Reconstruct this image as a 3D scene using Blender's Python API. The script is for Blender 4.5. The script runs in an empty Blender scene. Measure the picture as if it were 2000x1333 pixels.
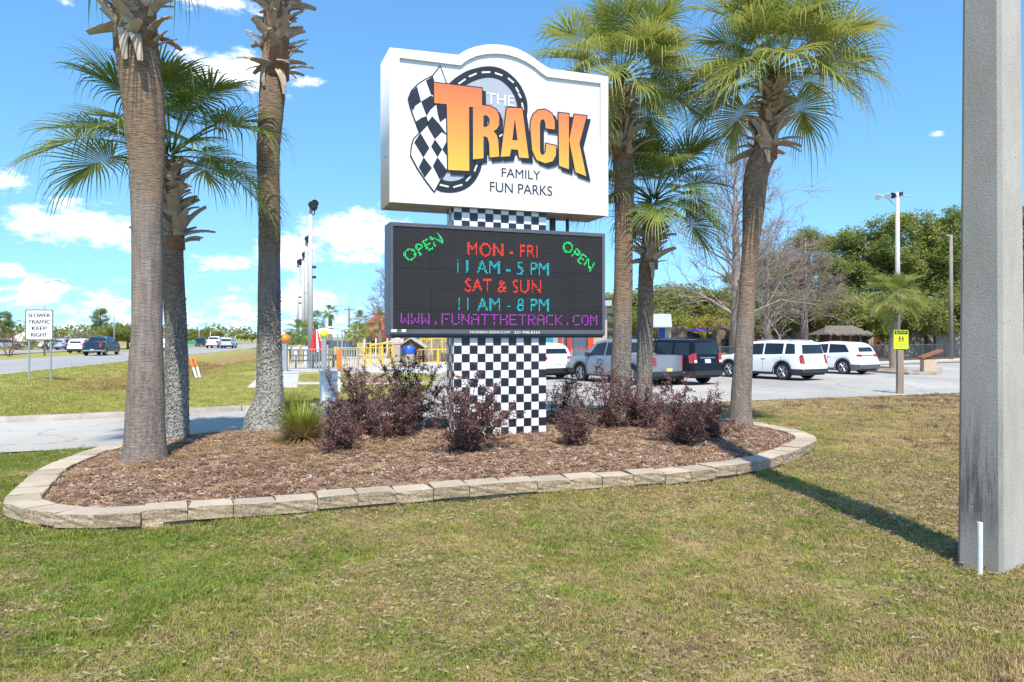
import bpy, bmesh, math, random
import numpy as np
from mathutils import Vector, Matrix, noise as mnoise

R = math.radians
scene = bpy.context.scene
COL = scene.collection

# ------------------------------------------------------------------ camera
HC, FPX, YH = 1.9, 2000 * 26.0 / 36.0, 658.0       # eye height, focal length and horizon row in photo pixels
cam_data = bpy.data.cameras.new('camera')
cam_data.sensor_width = 36.0
cam_data.lens = 26.0
cam_data.shift_y = -(666.5 - YH) / 2000.0
cam_data.clip_start = 0.1
cam_data.clip_end = 6000.0
cam = bpy.data.objects.new('camera', cam_data)
COL.objects.link(cam)
cam.location = (0, 0, HC)
cam.rotation_euler = (R(90), 0, 0)
scene.camera = cam

# ------------------------------------------------------------------ sun, sky, exposure
SUN_EL, SUN_AZ = R(57), math.atan2(0.13, -1.0)      # the sun stands behind the camera, a little to the right
sun_dir = Vector((math.sin(SUN_AZ) * math.cos(SUN_EL), math.cos(SUN_AZ) * math.cos(SUN_EL), math.sin(SUN_EL)))
sl = bpy.data.lights.new('sun', 'SUN')
sl.energy = 4.8
sl.angle = R(0.53)
sl.color = (1.0, 0.93, 0.81)
sun = bpy.data.objects.new('sun', sl)
COL.objects.link(sun)
sun.rotation_euler = (-sun_dir).to_track_quat('-Z', 'Y').to_euler()
sun.location = (0, -20, 30)

world = bpy.data.worlds.new('World')
scene.world = world
world.use_nodes = True
wt = world.node_tree
wt.nodes.clear()


def wn(kind, **kw):
    n = wt.nodes.new(kind)
    for k, v in kw.items():
        setattr(n, k, v)
    return n


def wmath(op, a, b=None, clamp=False):
    n = wn('ShaderNodeMath', operation=op, use_clamp=clamp)
    for i, v in enumerate((a, b)):
        if v is None:
            continue
        if isinstance(v, (int, float)):
            n.inputs[i].default_value = v
        else:
            wt.links.new(v, n.inputs[i])
    return n.outputs[0]


def wsmooth(v, lo, hi):
    n = wn('ShaderNodeMapRange', interpolation_type='SMOOTHSTEP')
    wt.links.new(v, n.inputs[0])
    n.inputs[1].default_value = lo
    n.inputs[2].default_value = hi
    return n.outputs[0]


SKY_STRENGTH = 0.15
w_out = wn('ShaderNodeOutputWorld')
w_bg = wn('ShaderNodeBackground')
w_bg.inputs[1].default_value = SKY_STRENGTH
wt.links.new(w_bg.outputs[0], w_out.inputs[0])
w_sky = wn('ShaderNodeTexSky', sky_type='NISHITA', sun_disc=False)
w_sky.sun_elevation = SUN_EL
w_sky.sun_rotation = SUN_AZ
w_sky.altitude = 0
w_sky.air_density = 1.0
w_sky.dust_density = 0.25
w_sky.ozone_density = 2.6
w_hs = wn('ShaderNodeHueSaturation')
w_hs.inputs['Saturation'].default_value = 1.2
w_hs.inputs['Hue'].default_value = 0.492
w_hs.inputs['Value'].default_value = 1.38
w_lift = wn('ShaderNodeVectorMath', operation='MULTIPLY_ADD')      # keeps the glare of the last few degrees off the horizon
w_tc0 = wn('ShaderNodeTexCoord')
wt.links.new(w_tc0.outputs['Generated'], w_lift.inputs[0])
w_lift.inputs[1].default_value = (1, 1, 0.86)
w_lift.inputs[2].default_value = (0, 0, 0.15)
w_nrm = wn('ShaderNodeVectorMath', operation='NORMALIZE')
wt.links.new(w_lift.outputs[0], w_nrm.inputs[0])
wt.links.new(w_nrm.outputs[0], w_sky.inputs[0])
wt.links.new(w_sky.outputs[0], w_hs.inputs['Color'])
# cumulus clouds, drawn by azimuth and elevation
w_tc = wn('ShaderNodeTexCoord')
w_sep = wn('ShaderNodeSeparateXYZ')
wt.links.new(w_tc.outputs['Generated'], w_sep.inputs[0])
w_az = wmath('ARCTAN2', w_sep.outputs[0], w_sep.outputs[1])
w_el = wmath('ARCSINE', w_sep.outputs[2])


def w_noise(sx, sy, off, detail, rough=0.55):
    c = wn('ShaderNodeCombineXYZ')
    wt.links.new(wmath('MULTIPLY', w_az, sx), c.inputs[0])
    wt.links.new(wmath('MULTIPLY', wmath('ADD', w_el, off), sy), c.inputs[1])
    n = wn('ShaderNodeTexNoise')
    n.inputs['Scale'].default_value = 1.0
    n.inputs['Detail'].default_value = detail
    n.inputs['Roughness'].default_value = rough
    wt.links.new(c.outputs[0], n.inputs['Vector'])
    return n.outputs[0]


w_vec = wn('ShaderNodeCombineXYZ')
wt.links.new(w_az, w_vec.inputs[0])
wt.links.new(w_el, w_vec.inputs[1])
CLOUDS = [(150, 440, 135, 36, 1.0), (15, 352, 45, 26, .9), (150, 392, 75, 17, .7), (60, 338, 30, 12, .5),
          (460, 140, 105, 34, 1.0), (590, 158, 50, 14, .6), (400, 0, 110, 16, .9), (135, 6, 35, 9, .7),
          (705, 452, 110, 38, 1.1), (560, 492, 70, 34, 1.0), (440, 515, 75, 18, .8), (690, 505, 60, 18, .8),
          (15, 532, 40, 17, .9), (75, 568, 60, 30, 1.0), (250, 488, 40, 15, .6), (590, 590, 85, 34, .95),
          (450, 592, 60, 20, .75), (210, 590, 80, 26, .8), (1824, 262, 20, 8, .62), (1340, 640, 80, 40, .8),
          (395, 545, 30, 9, .5), (560, 130, 30, 9, .4)]
w_cov = None
for (cx, cy, rx, ry, amp) in CLOUDS:
    az0 = math.atan2((cx - 1000) / FPX, 1.0)
    cs = math.cos(az0)
    el0 = math.atan((YH - cy) / FPX * cs)
    sub = wn('ShaderNodeVectorMath', operation='SUBTRACT')
    wt.links.new(w_vec.outputs[0], sub.inputs[0])
    sub.inputs[1].default_value = (az0, el0, 0)
    mul = wn('ShaderNodeVectorMath', operation='MULTIPLY')
    wt.links.new(sub.outputs[0], mul.inputs[0])
    mul.inputs[1].default_value = (FPX / rx / cs / cs, FPX / ry / cs, 0)
    dot = wn('ShaderNodeVectorMath', operation='DOT_PRODUCT')
    wt.links.new(mul.outputs[0], dot.inputs[0])
    wt.links.new(mul.outputs[0], dot.inputs[1])
    g = wmath('MULTIPLY', wmath('EXPONENT', wmath('MULTIPLY', dot.outputs['Value'], -0.75)), amp)
    w_cov = g if w_cov is None else wmath('MAXIMUM', w_cov, g)
# a band of small far cumulus all round the horizon
w_band = wmath('MULTIPLY', wsmooth(w_el, 0.13, 0.01), 0.52)
w_cov = wmath('MAXIMUM', w_cov, w_band)
n_a = w_noise(30, 58, 0.0, 10, 0.66)
n_b = w_noise(30, 58, 0.006, 10, 0.66)
n_big = w_noise(9, 16, 0.3, 3, 0.5)
dens = wmath('ADD', wmath('MULTIPLY', n_a, 1.15), wmath('MULTIPLY', n_big, 0.35))
dens = wmath('ADD', dens, wmath('MULTIPLY', w_cov, 0.66))
w_mask = wsmooth(dens, 0.97, 1.33)
w_mask = wmath('MULTIPLY', w_mask, wsmooth(w_el, -0.01, 0.012))
w_mask = wmath('MULTIPLY', w_mask, wsmooth(w_cov, 0.03, 0.25))
w_shade = wmath('ADD', wmath('MULTIPLY', wmath('SUBTRACT', n_a, n_b), 2.2), wmath('MULTIPLY', wsmooth(dens, 1.05, 1.5), 0.35))
w_shade = wmath('ADD', w_shade, 0.55, clamp=True)
w_cc = wn('ShaderNodeMix', data_type='RGBA')
wt.links.new(w_shade, w_cc.inputs[0])
w_cc.inputs[6].default_value = (4.6, 5.2, 6.2, 1)
w_cc.inputs[7].default_value = (8.2, 8.2, 8.3, 1)
w_mix = wn('ShaderNodeMix', data_type='RGBA')
wt.links.new(wmath('MULTIPLY', w_mask, 0.93), w_mix.inputs[0])
wt.links.new(w_hs.outputs[0], w_mix.inputs[6])
wt.links.new(w_cc.outputs[2], w_mix.inputs[7])
wt.links.new(w_mix.outputs[2], w_bg.inputs[0])

vs = scene.view_settings
vs.view_transform = 'Standard'
vs.look = 'None'
vs.exposure = 0.47
vs.gamma = 1.0
vs.use_curve_mapping = False
try:
    scene.cycles.max_bounces = 5
    scene.cycles.diffuse_bounces = 3
    scene.cycles.glossy_bounces = 3
    scene.cycles.transparent_max_bounces = 8
    scene.cycles.use_denoising = True
except Exception:
    pass

# ------------------------------------------------------------------ materials
def new_mat(name):
    m = bpy.data.materials.new(name)
    m.use_nodes = True
    nt = m.node_tree
    return m, nt, nt.nodes['Principled BSDF']


def link_noise(nt, coord, scale, detail=6, rough=0.6, stretch=(1, 1, 1)):
    mp = nt.nodes.new('ShaderNodeMapping')
    mp.inputs['Scale'].default_value = stretch
    if coord == 'pos':
        g = nt.nodes.new('ShaderNodeNewGeometry')
        nt.links.new(g.outputs['Position'], mp.inputs[0])
    else:
        g = nt.nodes.new('ShaderNodeTexCoord')
        nt.links.new(g.outputs['Object' if coord == 'obj' else 'Generated'], mp.inputs[0])
    n = nt.nodes.new('ShaderNodeTexNoise')
    n.inputs['Scale'].default_value = scale
    n.inputs['Detail'].default_value = detail
    n.inputs['Roughness'].default_value = rough
    nt.links.new(mp.outputs[0], n.inputs['Vector'])
    return n.outputs[0]


def ramp(nt, fac, stops, interp='LINEAR'):
    r = nt.nodes.new('ShaderNodeValToRGB')
    r.color_ramp.interpolation = interp
    el = r.color_ramp.elements
    while len(el) < len(stops):
        el.new(0.5)
    for e, (p, c) in zip(el, stops):
        e.position = p
        e.color = (c[0], c[1], c[2], 1) if len(c) == 3 else c
    nt.links.new(fac, r.inputs[0])
    return r.outputs[0]


def mixc(nt, fac, a, b, mode='MIX'):
    m = nt.nodes.new('ShaderNodeMix')
    m.data_type = 'RGBA'
    m.blend_type = mode
    for idx, v in ((0, fac), (6, a), (7, b)):
        if isinstance(v, (int, float)):
            m.inputs[idx].default_value = v
        elif isinstance(v, tuple):
            m.inputs[idx].default_value = (v[0], v[1], v[2], 1)
        else:
            nt.links.new(v, m.inputs[idx])
    return m.outputs[2]


def add_bump(nt, bsdf, height, strength=0.4, dist=0.02):
    b = nt.nodes.new('ShaderNodeBump')
    b.inputs['Strength'].default_value = strength
    b.inputs['Distance'].default_value = dist
    nt.links.new(height, b.inputs['Height'])
    nt.links.new(b.outputs[0], bsdf.inputs['Normal'])


def nmath(nt, op, a, b=None, clamp=False):
    n = nt.nodes.new('ShaderNodeMath')
    n.operation = op
    n.use_clamp = clamp
    for i, v in enumerate((a, b)):
        if v is None:
            continue
        if isinstance(v, (int, float)):
            n.inputs[i].default_value = v
        else:
            nt.links.new(v, n.inputs[i])
    return n.outputs[0]


def nsmooth(nt, v, lo, hi):
    n = nt.nodes.new('ShaderNodeMapRange')
    n.interpolation_type = 'SMOOTHSTEP'
    nt.links.new(v, n.inputs[0])
    n.inputs[1].default_value = lo
    n.inputs[2].default_value = hi
    return n.outputs[0]


def sep_pos(nt, coord='pos'):
    s = nt.nodes.new('ShaderNodeSeparateXYZ')
    if coord == 'pos':
        g = nt.nodes.new('ShaderNodeNewGeometry')
        nt.links.new(g.outputs['Position'], s.inputs[0])
    else:
        g = nt.nodes.new('ShaderNodeTexCoord')
        nt.links.new(g.outputs['Object' if coord == 'obj' else 'Generated'], s.inputs[0])
    return s.outputs


def mat(name, c1, c2=None, rough=0.7, metal=0.0, scale=6.0, bump=0.0, bscale=None, coord='obj',
        stretch=(1, 1, 1), spec=None, coat=0.0, lo=0.35, hi=0.65):
    """noise-mottled principled material"""
    m, nt, b = new_mat(name)
    if c2 is None:
        c2 = tuple(min(1, v * 0.82) for v in c1)
    n = link_noise(nt, coord, scale, stretch=stretch)
    nt.links.new(ramp(nt, n, [(lo, c2), (hi, c1)]), b.inputs['Base Color'])
    b.inputs['Roughness'].default_value = rough
    b.inputs['Metallic'].default_value = metal
    if spec is not None:
        b.inputs['Specular IOR Level'].default_value = spec
    if coat:
        b.inputs['Coat Weight'].default_value = coat
        b.inputs['Coat Roughness'].default_value = 0.05
    if bump:
        add_bump(nt, b, link_noise(nt, coord, bscale or scale * 4, stretch=stretch), bump)
    return m


def leaf_mat(name, stops, scale=3.0, trans=0.35, rough=0.55, fine=None, spec=0.3, coord='pos', rnd=0.0):
    m, nt, b = new_mat(name)
    n = link_noise(nt, coord, scale, detail=4)
    if rnd:
        oi = nt.nodes.new('ShaderNodeObjectInfo')
        n = nmath(nt, 'ADD', n, nmath(nt, 'MULTIPLY', nmath(nt, 'SUBTRACT', oi.outputs['Random'], 0.5), rnd))
    if fine:
        n2 = link_noise(nt, coord, fine, detail=2)
        n = nmath(nt, 'ADD', nmath(nt, 'MULTIPLY', n, 0.5), nmath(nt, 'MULTIPLY', n2, 0.5))
    col = ramp(nt, n, stops)
    nt.links.new(col, b.inputs['Base Color'])
    b.inputs['Roughness'].default_value = rough
    b.inputs['Specular IOR Level'].default_value = spec
    tr = nt.nodes.new('ShaderNodeBsdfTranslucent')
    nt.links.new(col, tr.inputs[0])
    mx = nt.nodes.new('ShaderNodeMixShader')
    mx.inputs[0].default_value = trans
    out = nt.nodes['Material Output']
    nt.links.new(b.outputs[0], mx.inputs[1])
    nt.links.new(tr.outputs[0], mx.inputs[2])
    nt.links.new(mx.outputs[0], out.inputs[0])
    return m


def emit_mat(name, c, strength):
    m, nt, b = new_mat(name)
    n = link_noise(nt, 'obj', 38.0, detail=1)
    nt.links.new(ramp(nt, n, [(0.3, tuple(v * 0.45 for v in c)), (0.62, c)]), b.inputs['Emission Color'])
    b.inputs['Base Color'].default_value = (c[0] * .5, c[1] * .5, c[2] * .5, 1)
    b.inputs['Emission Strength'].default_value = strength
    b.inputs['Roughness'].default_value = 0.5
    return m


def glass_mat(name, c=(0.012, 0.016, 0.02), rough=0.04):
    m, nt, b = new_mat(name)
    n = link_noise(nt, 'obj', 1.3, detail=2)
    nt.links.new(ramp(nt, n, [(0.3, c), (0.7, tuple(v * 1.8 for v in c))]), b.inputs['Base Color'])
    b.inputs['Roughness'].default_value = rough
    b.inputs['Specular IOR Level'].default_value = 0.5
    b.inputs['Coat Weight'].default_value = 0.0
    return m


# ------------------------------------------------------------------ mesh and object helpers
class MB:
    """collects geometry, then links it as ONE mesh object"""

    def __init__(self):
        self.v, self.f = [], []

    def add(self, verts, faces):
        o = len(self.v)
        self.v.extend([tuple(p) for p in verts])
        self.f.extend([tuple(i + o for i in f) for f in faces])
        return self

    def box(self, lo, hi, bev=0.0):
        (x0, y0, z0), (x1, y1, z1) = lo, hi
        if not bev:
            v = [(x0, y0, z0), (x1, y0, z0), (x1, y1, z0), (x0, y1, z0), (x0, y0, z1), (x1, y0, z1), (x1, y1, z1), (x0, y1, z1)]
            f = [(0, 3, 2, 1), (4, 5, 6, 7), (0, 1, 5, 4), (1, 2, 6, 5), (2, 3, 7, 6), (3, 0, 4, 7)]
            return self.add(v, f)
        b = bmesh.new()
        bmesh.ops.create_cube(b, size=1.0)
        for q in b.verts:
            q.co = Vector(((x0 + x1) / 2 + q.co.x * (x1 - x0), (y0 + y1) / 2 + q.co.y * (y1 - y0), (z0 + z1) / 2 + q.co.z * (z1 - z0)))
        bmesh.ops.bevel(b, geom=list(b.edges), offset=bev, segments=2, affect='EDGES', profile=0.6)
        b.verts.index_update()
        self.add([q.co[:] for q in b.verts], [[q.index for q in fc.verts] for fc in b.faces])
        b.free()
        return self

    def tube(self, pts, rad, n=8, cap=True, flat=1.0, wob=None):
        pts = [Vector(p) for p in pts]
        if not isinstance(rad, (list, tuple)):
            rad = [rad] * len(pts)
        o = len(self.v)
        ref = None
        for i, p in enumerate(pts):
            d = (pts[min(i + 1, len(pts) - 1)] - pts[max(i - 1, 0)])
            if d.length < 1e-9:
                d = Vector((0, 0, 1))
            d.normalize()
            if ref is None:
                ref = Vector((1, 0, 0)) if abs(d.x) < 0.9 else Vector((0, 1, 0))
            a = (ref - d * ref.dot(d)).normalized()
            ref = a
            b = d.cross(a)
            for k in range(n):
                t = 2 * math.pi * k / n
                r = rad[i] * (wob(i, k) if wob else 1.0)
                q = p + a * (r * math.cos(t)) + b * (r * flat * math.sin(t))
                self.v.append(q[:])
        for i in range(len(pts) - 1):
            for k in range(n):
                k2 = (k + 1) % n
                self.f.append((o + i * n + k, o + i * n + k2, o + (i + 1) * n + k2, o + (i + 1) * n + k))
        if cap:
            self.f.append(tuple(o + k for k in range(n - 1, -1, -1)))
            self.f.append(tuple(o + (len(pts) - 1) * n + k for k in range(n)))
        return self

    def lathe(self, prof, n=20, origin=(0, 0, 0), axis='z', cap=True):
        o = len(self.v)
        ox, oy, oz = origin
        for (r, h) in prof:
            for k in range(n):
                t = 2 * math.pi * k / n
                c, s = r * math.cos(t), r * math.sin(t)
                self.v.append((ox + c, oy + s, oz + h) if axis == 'z' else (ox + c, oy + h, oz + s))
        m = len(prof)
        for i in range(m - 1):
            for k in range(n):
                k2 = (k + 1) % n
                q = (o + i * n + k, o + i * n + k2, o + (i + 1) * n + k2, o + (i + 1) * n + k)
                self.f.append(q if axis == 'z' else q[::-1])
        if cap:
            self.f.append(tuple(o + k for k in range(n - 1, -1, -1)))
            self.f.append(tuple(o + (m - 1) * n + k for k in range(n)))
        return self

    def prism(self, poly, z0, z1):
        n = len(poly)
        v = [(x, y, z0) for x, y in poly] + [(x, y, z1) for x, y in poly]
        f = [tuple(range(n - 1, -1, -1)), tuple(range(n, 2 * n))]
        f += [(i, (i + 1) % n, n + (i + 1) % n, n + i) for i in range(n)]
        return self.add(v, f)

    def xform(self, M):
        self.v = [(M @ Vector(p))[:] for p in self.v]
        return self

    def mesh(self, name, material=None, smooth=False, angle=None):
        me = bpy.data.meshes.new(name)
        me.from_pydata(self.v, [], self.f)
        me.validate(verbose=False)
        if material is not None:
            me.materials.append(material)
        if smooth or angle:
            me.shade_smooth()
            if angle:
                me.set_sharp_from_angle(angle=R(angle))
        me.update()
        return me

    def build(self, name, material, parent=None, smooth=False, angle=None, loc=(0, 0, 0), rz=0.0):
        o = bpy.data.objects.new(name, self.mesh(name, material, smooth, angle))
        COL.objects.link(o)
        o.location = loc
        o.rotation_euler = (0, 0, rz)
        o.parent = parent
        return o


def tag(o, label, cat, group=None):
    o['label'] = label
    o['category'] = cat
    if group:
        o['group'] = group
    return o


def thing(name, label, cat, loc=(0, 0, 0), rz=0.0, group=None):
    o = bpy.data.objects.new(name, None)
    COL.objects.link(o)
    o.empty_display_size = 0.2
    o.location = loc
    o.rotation_euler = (0, 0, rz)
    return tag(o, label, cat, group)


def put(name, me, parent=None, loc=(0, 0, 0), rot=(0, 0, 0), scale=(1, 1, 1)):
    o = bpy.data.objects.new(name, me)
    COL.objects.link(o)
    o.location = loc
    o.rotation_euler = rot
    o.scale = scale
    o.parent = parent
    return o


def copy_tree(o, parent=None):
    c = o.copy()
    COL.objects.link(c)
    c.parent = parent
    for ch in o.children:
        copy_tree(ch, c)
    return c


def kind(o, k):
    o['kind'] = k
    return o


def G(px, py, z=0.0):
    """the point at height z that the photograph shows at pixel px, py"""
    y = (HC - z) * FPX / (py - YH)
    return ((px - 1000.0) / FPX * y, y, z)


def AX(px, y):
    return (px - 1000.0) / FPX * y


def AZ(py, y):
    return HC - (py - YH) * y / FPX


def smooth01(t):
    t = max(0.0, min(1.0, t))
    return t * t * (3 - 2 * t)


def catmull(pts, closed=True, sub=8):
    out = []
    n = len(pts)
    rng = range(n) if closed else range(n - 1)
    for i in rng:
        def P(k):
            return pts[k % n] if closed else pts[max(0, min(n - 1, k))]
        p0, p1, p2, p3 = (np.array(P(i + k), float) for k in (-1, 0, 1, 2))
        for s in range(sub):
            t = s / sub
            out.append(tuple(0.5 * ((2 * p1) + (-p0 + p2) * t + (2 * p0 - 5 * p1 + 4 * p2 - p3) * t * t + (-p0 + 3 * p1 - 3 * p2 + p3) * t ** 3)))
    if not closed:
        out.append(tuple(pts[-1]))
    return out


def inside_np(x, y, poly):
    x = np.asarray(x, float)
    y = np.asarray(y, float)
    r = np.zeros(x.shape, bool)
    n = len(poly)
    for i in range(n):
        x1, y1 = poly[i][:2]
        x2, y2 = poly[(i + 1) % n][:2]
        if y1 == y2:
            continue
        c = ((y1 > y) != (y2 > y)) & (x < (x2 - x1) * (y - y1) / (y2 - y1) + x1)
        r ^= c
    return r


def dist_np(x, y, poly, closed=True):
    x = np.asarray(x, float)
    y = np.asarray(y, float)
    d = np.full(x.shape, 1e9)
    n = len(poly)
    for i in range(n if closed else n - 1):
        ax, ay = poly[i][:2]
        bx, by = poly[(i + 1) % n][:2]
        L = (bx - ax) ** 2 + (by - ay) ** 2 + 1e-12
        t = np.clip(((x - ax) * (bx - ax) + (y - ay) * (by - ay)) / L, 0, 1)
        d = np.minimum(d, np.hypot(x - ax - t * (bx - ax), y - ay - t * (by - ay)))
    return d


def sstep(t):
    t = np.clip(t, 0, 1)
    return t * t * (3 - 2 * t)

# ------------------------------------------------------------------ the ground plan (metres, camera at the origin looking along +Y)
def road_x(y):
    return -25.3 - 0.2 * (y - 36.6)


def ditch_x(y):
    return -16.0 - 0.25 * (y - 30.0)


BED = catmull([(-5.63, 8.4), (-5.38, 7.85), (-4.92, 7.42), (-3.98, 7.2), (-3.31, 7.44), (-2.26, 7.86), (-1.07, 8.36), (-.26, 8.65),
               (.57, 8.94), (1.35, 9.18), (2.12, 9.43), (3.05, 10.0), (3.76, 10.6), (4.5, 11.5), (5.02, 12.25), (5.3, 13.0),
               (5.25, 13.9), (4.95, 14.9), (4.2, 16.0), (2.2, 16.7), (-1, 16.0), (-3.5, 15.0), (-5.2, 14.1), (-6.05, 13.1),
               (-6.4, 12.1), (-6.45, 11.2), (-6.3, 10.2), (-6.0, 9.2)], True, 6)
NEAR_EDGE = [(-19.8, 8.0), (-17.5, 9.3), (-14, 10.5), (-8.4, 12.1), (-7.09, 12.6), (-6.2, 14.0), (-4.5, 15.7), (-2, 17.4), (2, 19.5), (6, 21.5), (15.2, 24.9), (30, 30.5), (70, 46)]
CURB = [(-21.0, 19.5), (-18.4, 16.6), (-15.0, 15.5), (-11.3, 16.3), (-9.4, 17.2), (-8.0, 18.2), (-6.6, 19.0), (-5.3, 19.35), (-4.0, 19.7), (-3.0, 20.6), (-2.6, 22.3), (-2.7, 26), (-3.0, 31), (-3.2, 37)]
CURB_S = catmull(CURB, False, 6)
FAR_EDGE = [(70, 86), (34, 55.5), (20, 46), (12.5, 40.3), (8.6, 37.6), (6, 41.5), (-3.2, 41.5)]
LOT = NEAR_EDGE + FAR_EDGE + CURB_S[::-1] + [(-21.8, 19.0)]
VERGE = CURB_S + [(-3.2, 300), (road_x(300), 300), (road_x(19), 19)]
BX = np.array([p[0] for p in BED])
BY = np.array([p[1] for p in BED])


def bed_height(x, y):
    d = dist_np(x, y, BED)
    return 0.115 + 0.20 * (1 - np.exp(-np.maximum(d - .3, 0) / 1.1))


def ground_height(x, y):
    x = np.asarray(x, float)
    y = np.asarray(y, float)
    h = 0.012 * np.sin(x * 1.7 + y * .6) * np.cos(y * 1.3 - x * .4) + .01 * np.sin(x * 4.1) * np.sin(y * 3.7 + 1)
    near = np.clip((40 - np.hypot(x, y)) / 10, 0, 1)
    h = h * near - 0.012
    inv = inside_np(x, y, VERGE)
    rd = x - road_x(y)
    dv = (x - ditch_x(y)) / 1.02
    ditch = 0.62 * np.exp(-(dv / 1.9) ** 2) * sstep((y - 22) / 8) * (1 - 0.6 * sstep((y - 70) / 60))
    hv = 0.12 * sstep(rd / 1.5) - ditch
    dc = dist_np(x, y, CURB_S, False)
    hv = np.where((dc < 0.30), np.minimum(hv, -0.1 + dc * 0.7), hv)
    h = np.where(inv, hv, h)
    inl = inside_np(x, y, LOT) & (dist_np(x, y, LOT) > 0.35)
    h = np.where(inl, -0.12, h)
    onroad = (rd < 0.3) & (rd > -11.8)
    h = np.where(onroad, -0.1, h)
    onroad2 = (rd < -20.2) & (rd > -30.5)
    h = np.where(onroad2, -0.1, h)
    inb = inside_np(x, y, BED) & (dist_np(x, y, BED) > 0.2)
    h = np.where(inb, -0.1, h)
    h = np.where((y > 36.5) & (x > -16) & ~inl & ~inv & (x > road_x(y)), 0.03, h)
    return h


def grass_color(nt, shift=None):
    """patchy winter lawn: live green, olive, straw and bare soil, laid out over the ground"""
    big = link_noise(nt, 'pos', 0.42, 5, 0.62)
    mid = link_noise(nt, 'pos', 2.1, 5, 0.65)
    fine = link_noise(nt, 'pos', 16.0, 4, 0.7)
    s = sep_pos(nt)
    x, y = s[0], s[1]
    lean = nmath(nt, 'MULTIPLY', nmath(nt, 'MAXIMUM', x, -6.0), -0.017)
    v = nmath(nt, 'ADD', nmath(nt, 'MULTIPLY', big, .62), nmath(nt, 'MULTIPLY', mid, .62))
    v = nmath(nt, 'ADD', v, nmath(nt, 'MULTIPLY', fine, .75))
    v = nmath(nt, 'ADD', v, lean)
    v = nmath(nt, 'SUBTRACT', v, .475)
    if shift is not None:
        v = nmath(nt, 'ADD', v, shift)
    col = ramp(nt, v, [(.22, (0.198, 0.132, 0.081)), (.30, (0.360, 0.255, 0.149)), (.38, (0.486, 0.378, 0.207)), (.46, (0.387, 0.326, 0.135)), (.54, (0.279, 0.282, 0.077)), (.64, (0.207, 0.255, 0.050)), (.78, (0.140, 0.224, 0.032))])
    # the rank dry grass of the ditch and the even mown grass of the verge
    dl = nmath(nt, 'ADD', nmath(nt, 'ADD', x, 16.0), nmath(nt, 'MULTIPLY', nmath(nt, 'SUBTRACT', y, 30.0), 0.25))
    g = nmath(nt, 'EXPONENT', nmath(nt, 'MULTIPLY', nmath(nt, 'MULTIPLY', dl, dl), -0.2))
    g = nmath(nt, 'MULTIPLY', g, nsmooth(nt, y, 24, 32))
    g = nmath(nt, 'MULTIPLY', g, nsmooth(nt, mid, .30, .55))
    vcol = ramp(nt, nmath(nt, 'ADD', nmath(nt, 'MULTIPLY', mid, .6), nmath(nt, 'MULTIPLY', fine, .4)), [(.3, (.45, .37, .16)), (.5, (.37, .365, .105)), (.7, (.26, .31, .065))])
    vcol = mixc(nt, g, vcol, (.34, .215, .11))
    far = nmath(nt, 'MULTIPLY', nsmooth(nt, y, 15.0, 17.5), nsmooth(nt, x, -2.0, -3.6))
    return mixc(nt, far, col, vcol), fine, mid


m_ground, nt_, b_ = new_mat('lawn_ground')
c_, f_, m_ = grass_color(nt_)
soil_ = ramp(nt_, link_noise(nt_, 'pos', 60, 5, .7), [(.3, (.55, .5, .45)), (.7, (1.1, 1.08, 1.05))])
nt_.links.new(mixc(nt_, 1.0, c_, soil_, 'MULTIPLY'), b_.inputs['Base Color'])
b_.inputs['Roughness'].default_value = 0.95
b_.inputs['Specular IOR Level'].default_value = 0.1
add_bump(nt_, b_, link_noise(nt_, 'pos', 45, 6, .75), 0.7, 0.03)

m_blade, nt_, b_ = new_mat('grass_blade')
oi_ = nt_.nodes.new('ShaderNodeObjectInfo')
c_, f_, m_ = grass_color(nt_, nmath(nt_, 'MULTIPLY', nmath(nt_, 'SUBTRACT', oi_.outputs['Random'], .5), .20))
var_ = ramp(nt_, oi_.outputs['Random'], [(0, (.8, .76, .7)), (.5, (1.08, 1.06, 1.02)), (.9, (1.3, 1.25, 1.12)), (1, (1.6, 1.5, 1.35))])
c_ = mixc(nt_, 1.0, c_, var_, 'MULTIPLY')
nt_.links.new(c_, b_.inputs['Base Color'])
b_.inputs['Roughness'].default_value = 0.6
b_.inputs['Specular IOR Level'].default_value = 0.25
tr_ = nt_.nodes.new('ShaderNodeBsdfTranslucent')
nt_.links.new(c_, tr_.inputs[0])
mx_ = nt_.nodes.new('ShaderNodeMixShader')
mx_.inputs[0].default_value = 0.3
nt_.links.new(b_.outputs[0], mx_.inputs[1])
nt_.links.new(tr_.outputs[0], mx_.inputs[2])
nt_.links.new(mx_.outputs[0], nt_.nodes['Material Output'].inputs[0])


def axis_grid(lo, hi, fine_lo, fine_hi, step):
    a = list(np.arange(fine_lo, fine_hi + 1e-6, step))
    s, v = step, fine_hi
    while v < hi:
        s *= 1.25
        v += s
        a.append(min(v, hi))
    s, v = step, fine_lo
    pre = []
    while v > lo:
        s *= 1.25
        v -= s
        pre.append(max(v, lo))
    return np.array(pre[::-1] + a)


gx = axis_grid(-2500, 2500, -34, 22, .30)
gy = axis_grid(-80, 3500, 3, 48, .30)
XX, YY = np.meshgrid(gx, gy)
ZZ = ground_height(XX, YY)
nx, ny = len(gx), len(gy)
verts = np.column_stack([XX.ravel(), YY.ravel(), ZZ.ravel()])
ii, jj = np.meshgrid(np.arange(nx - 1), np.arange(ny - 1))
q = (jj * nx + ii).ravel()
faces = np.column_stack([q, q + 1, q + nx + 1, q + nx])
me = bpy.data.meshes.new('ground')
me.from_pydata(verts.tolist(), [], faces.tolist())
me.materials.append(m_ground)
me.shade_smooth()
ground = bpy.data.objects.new('ground', me)
COL.objects.link(ground)
kind(ground, 'structure')


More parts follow.
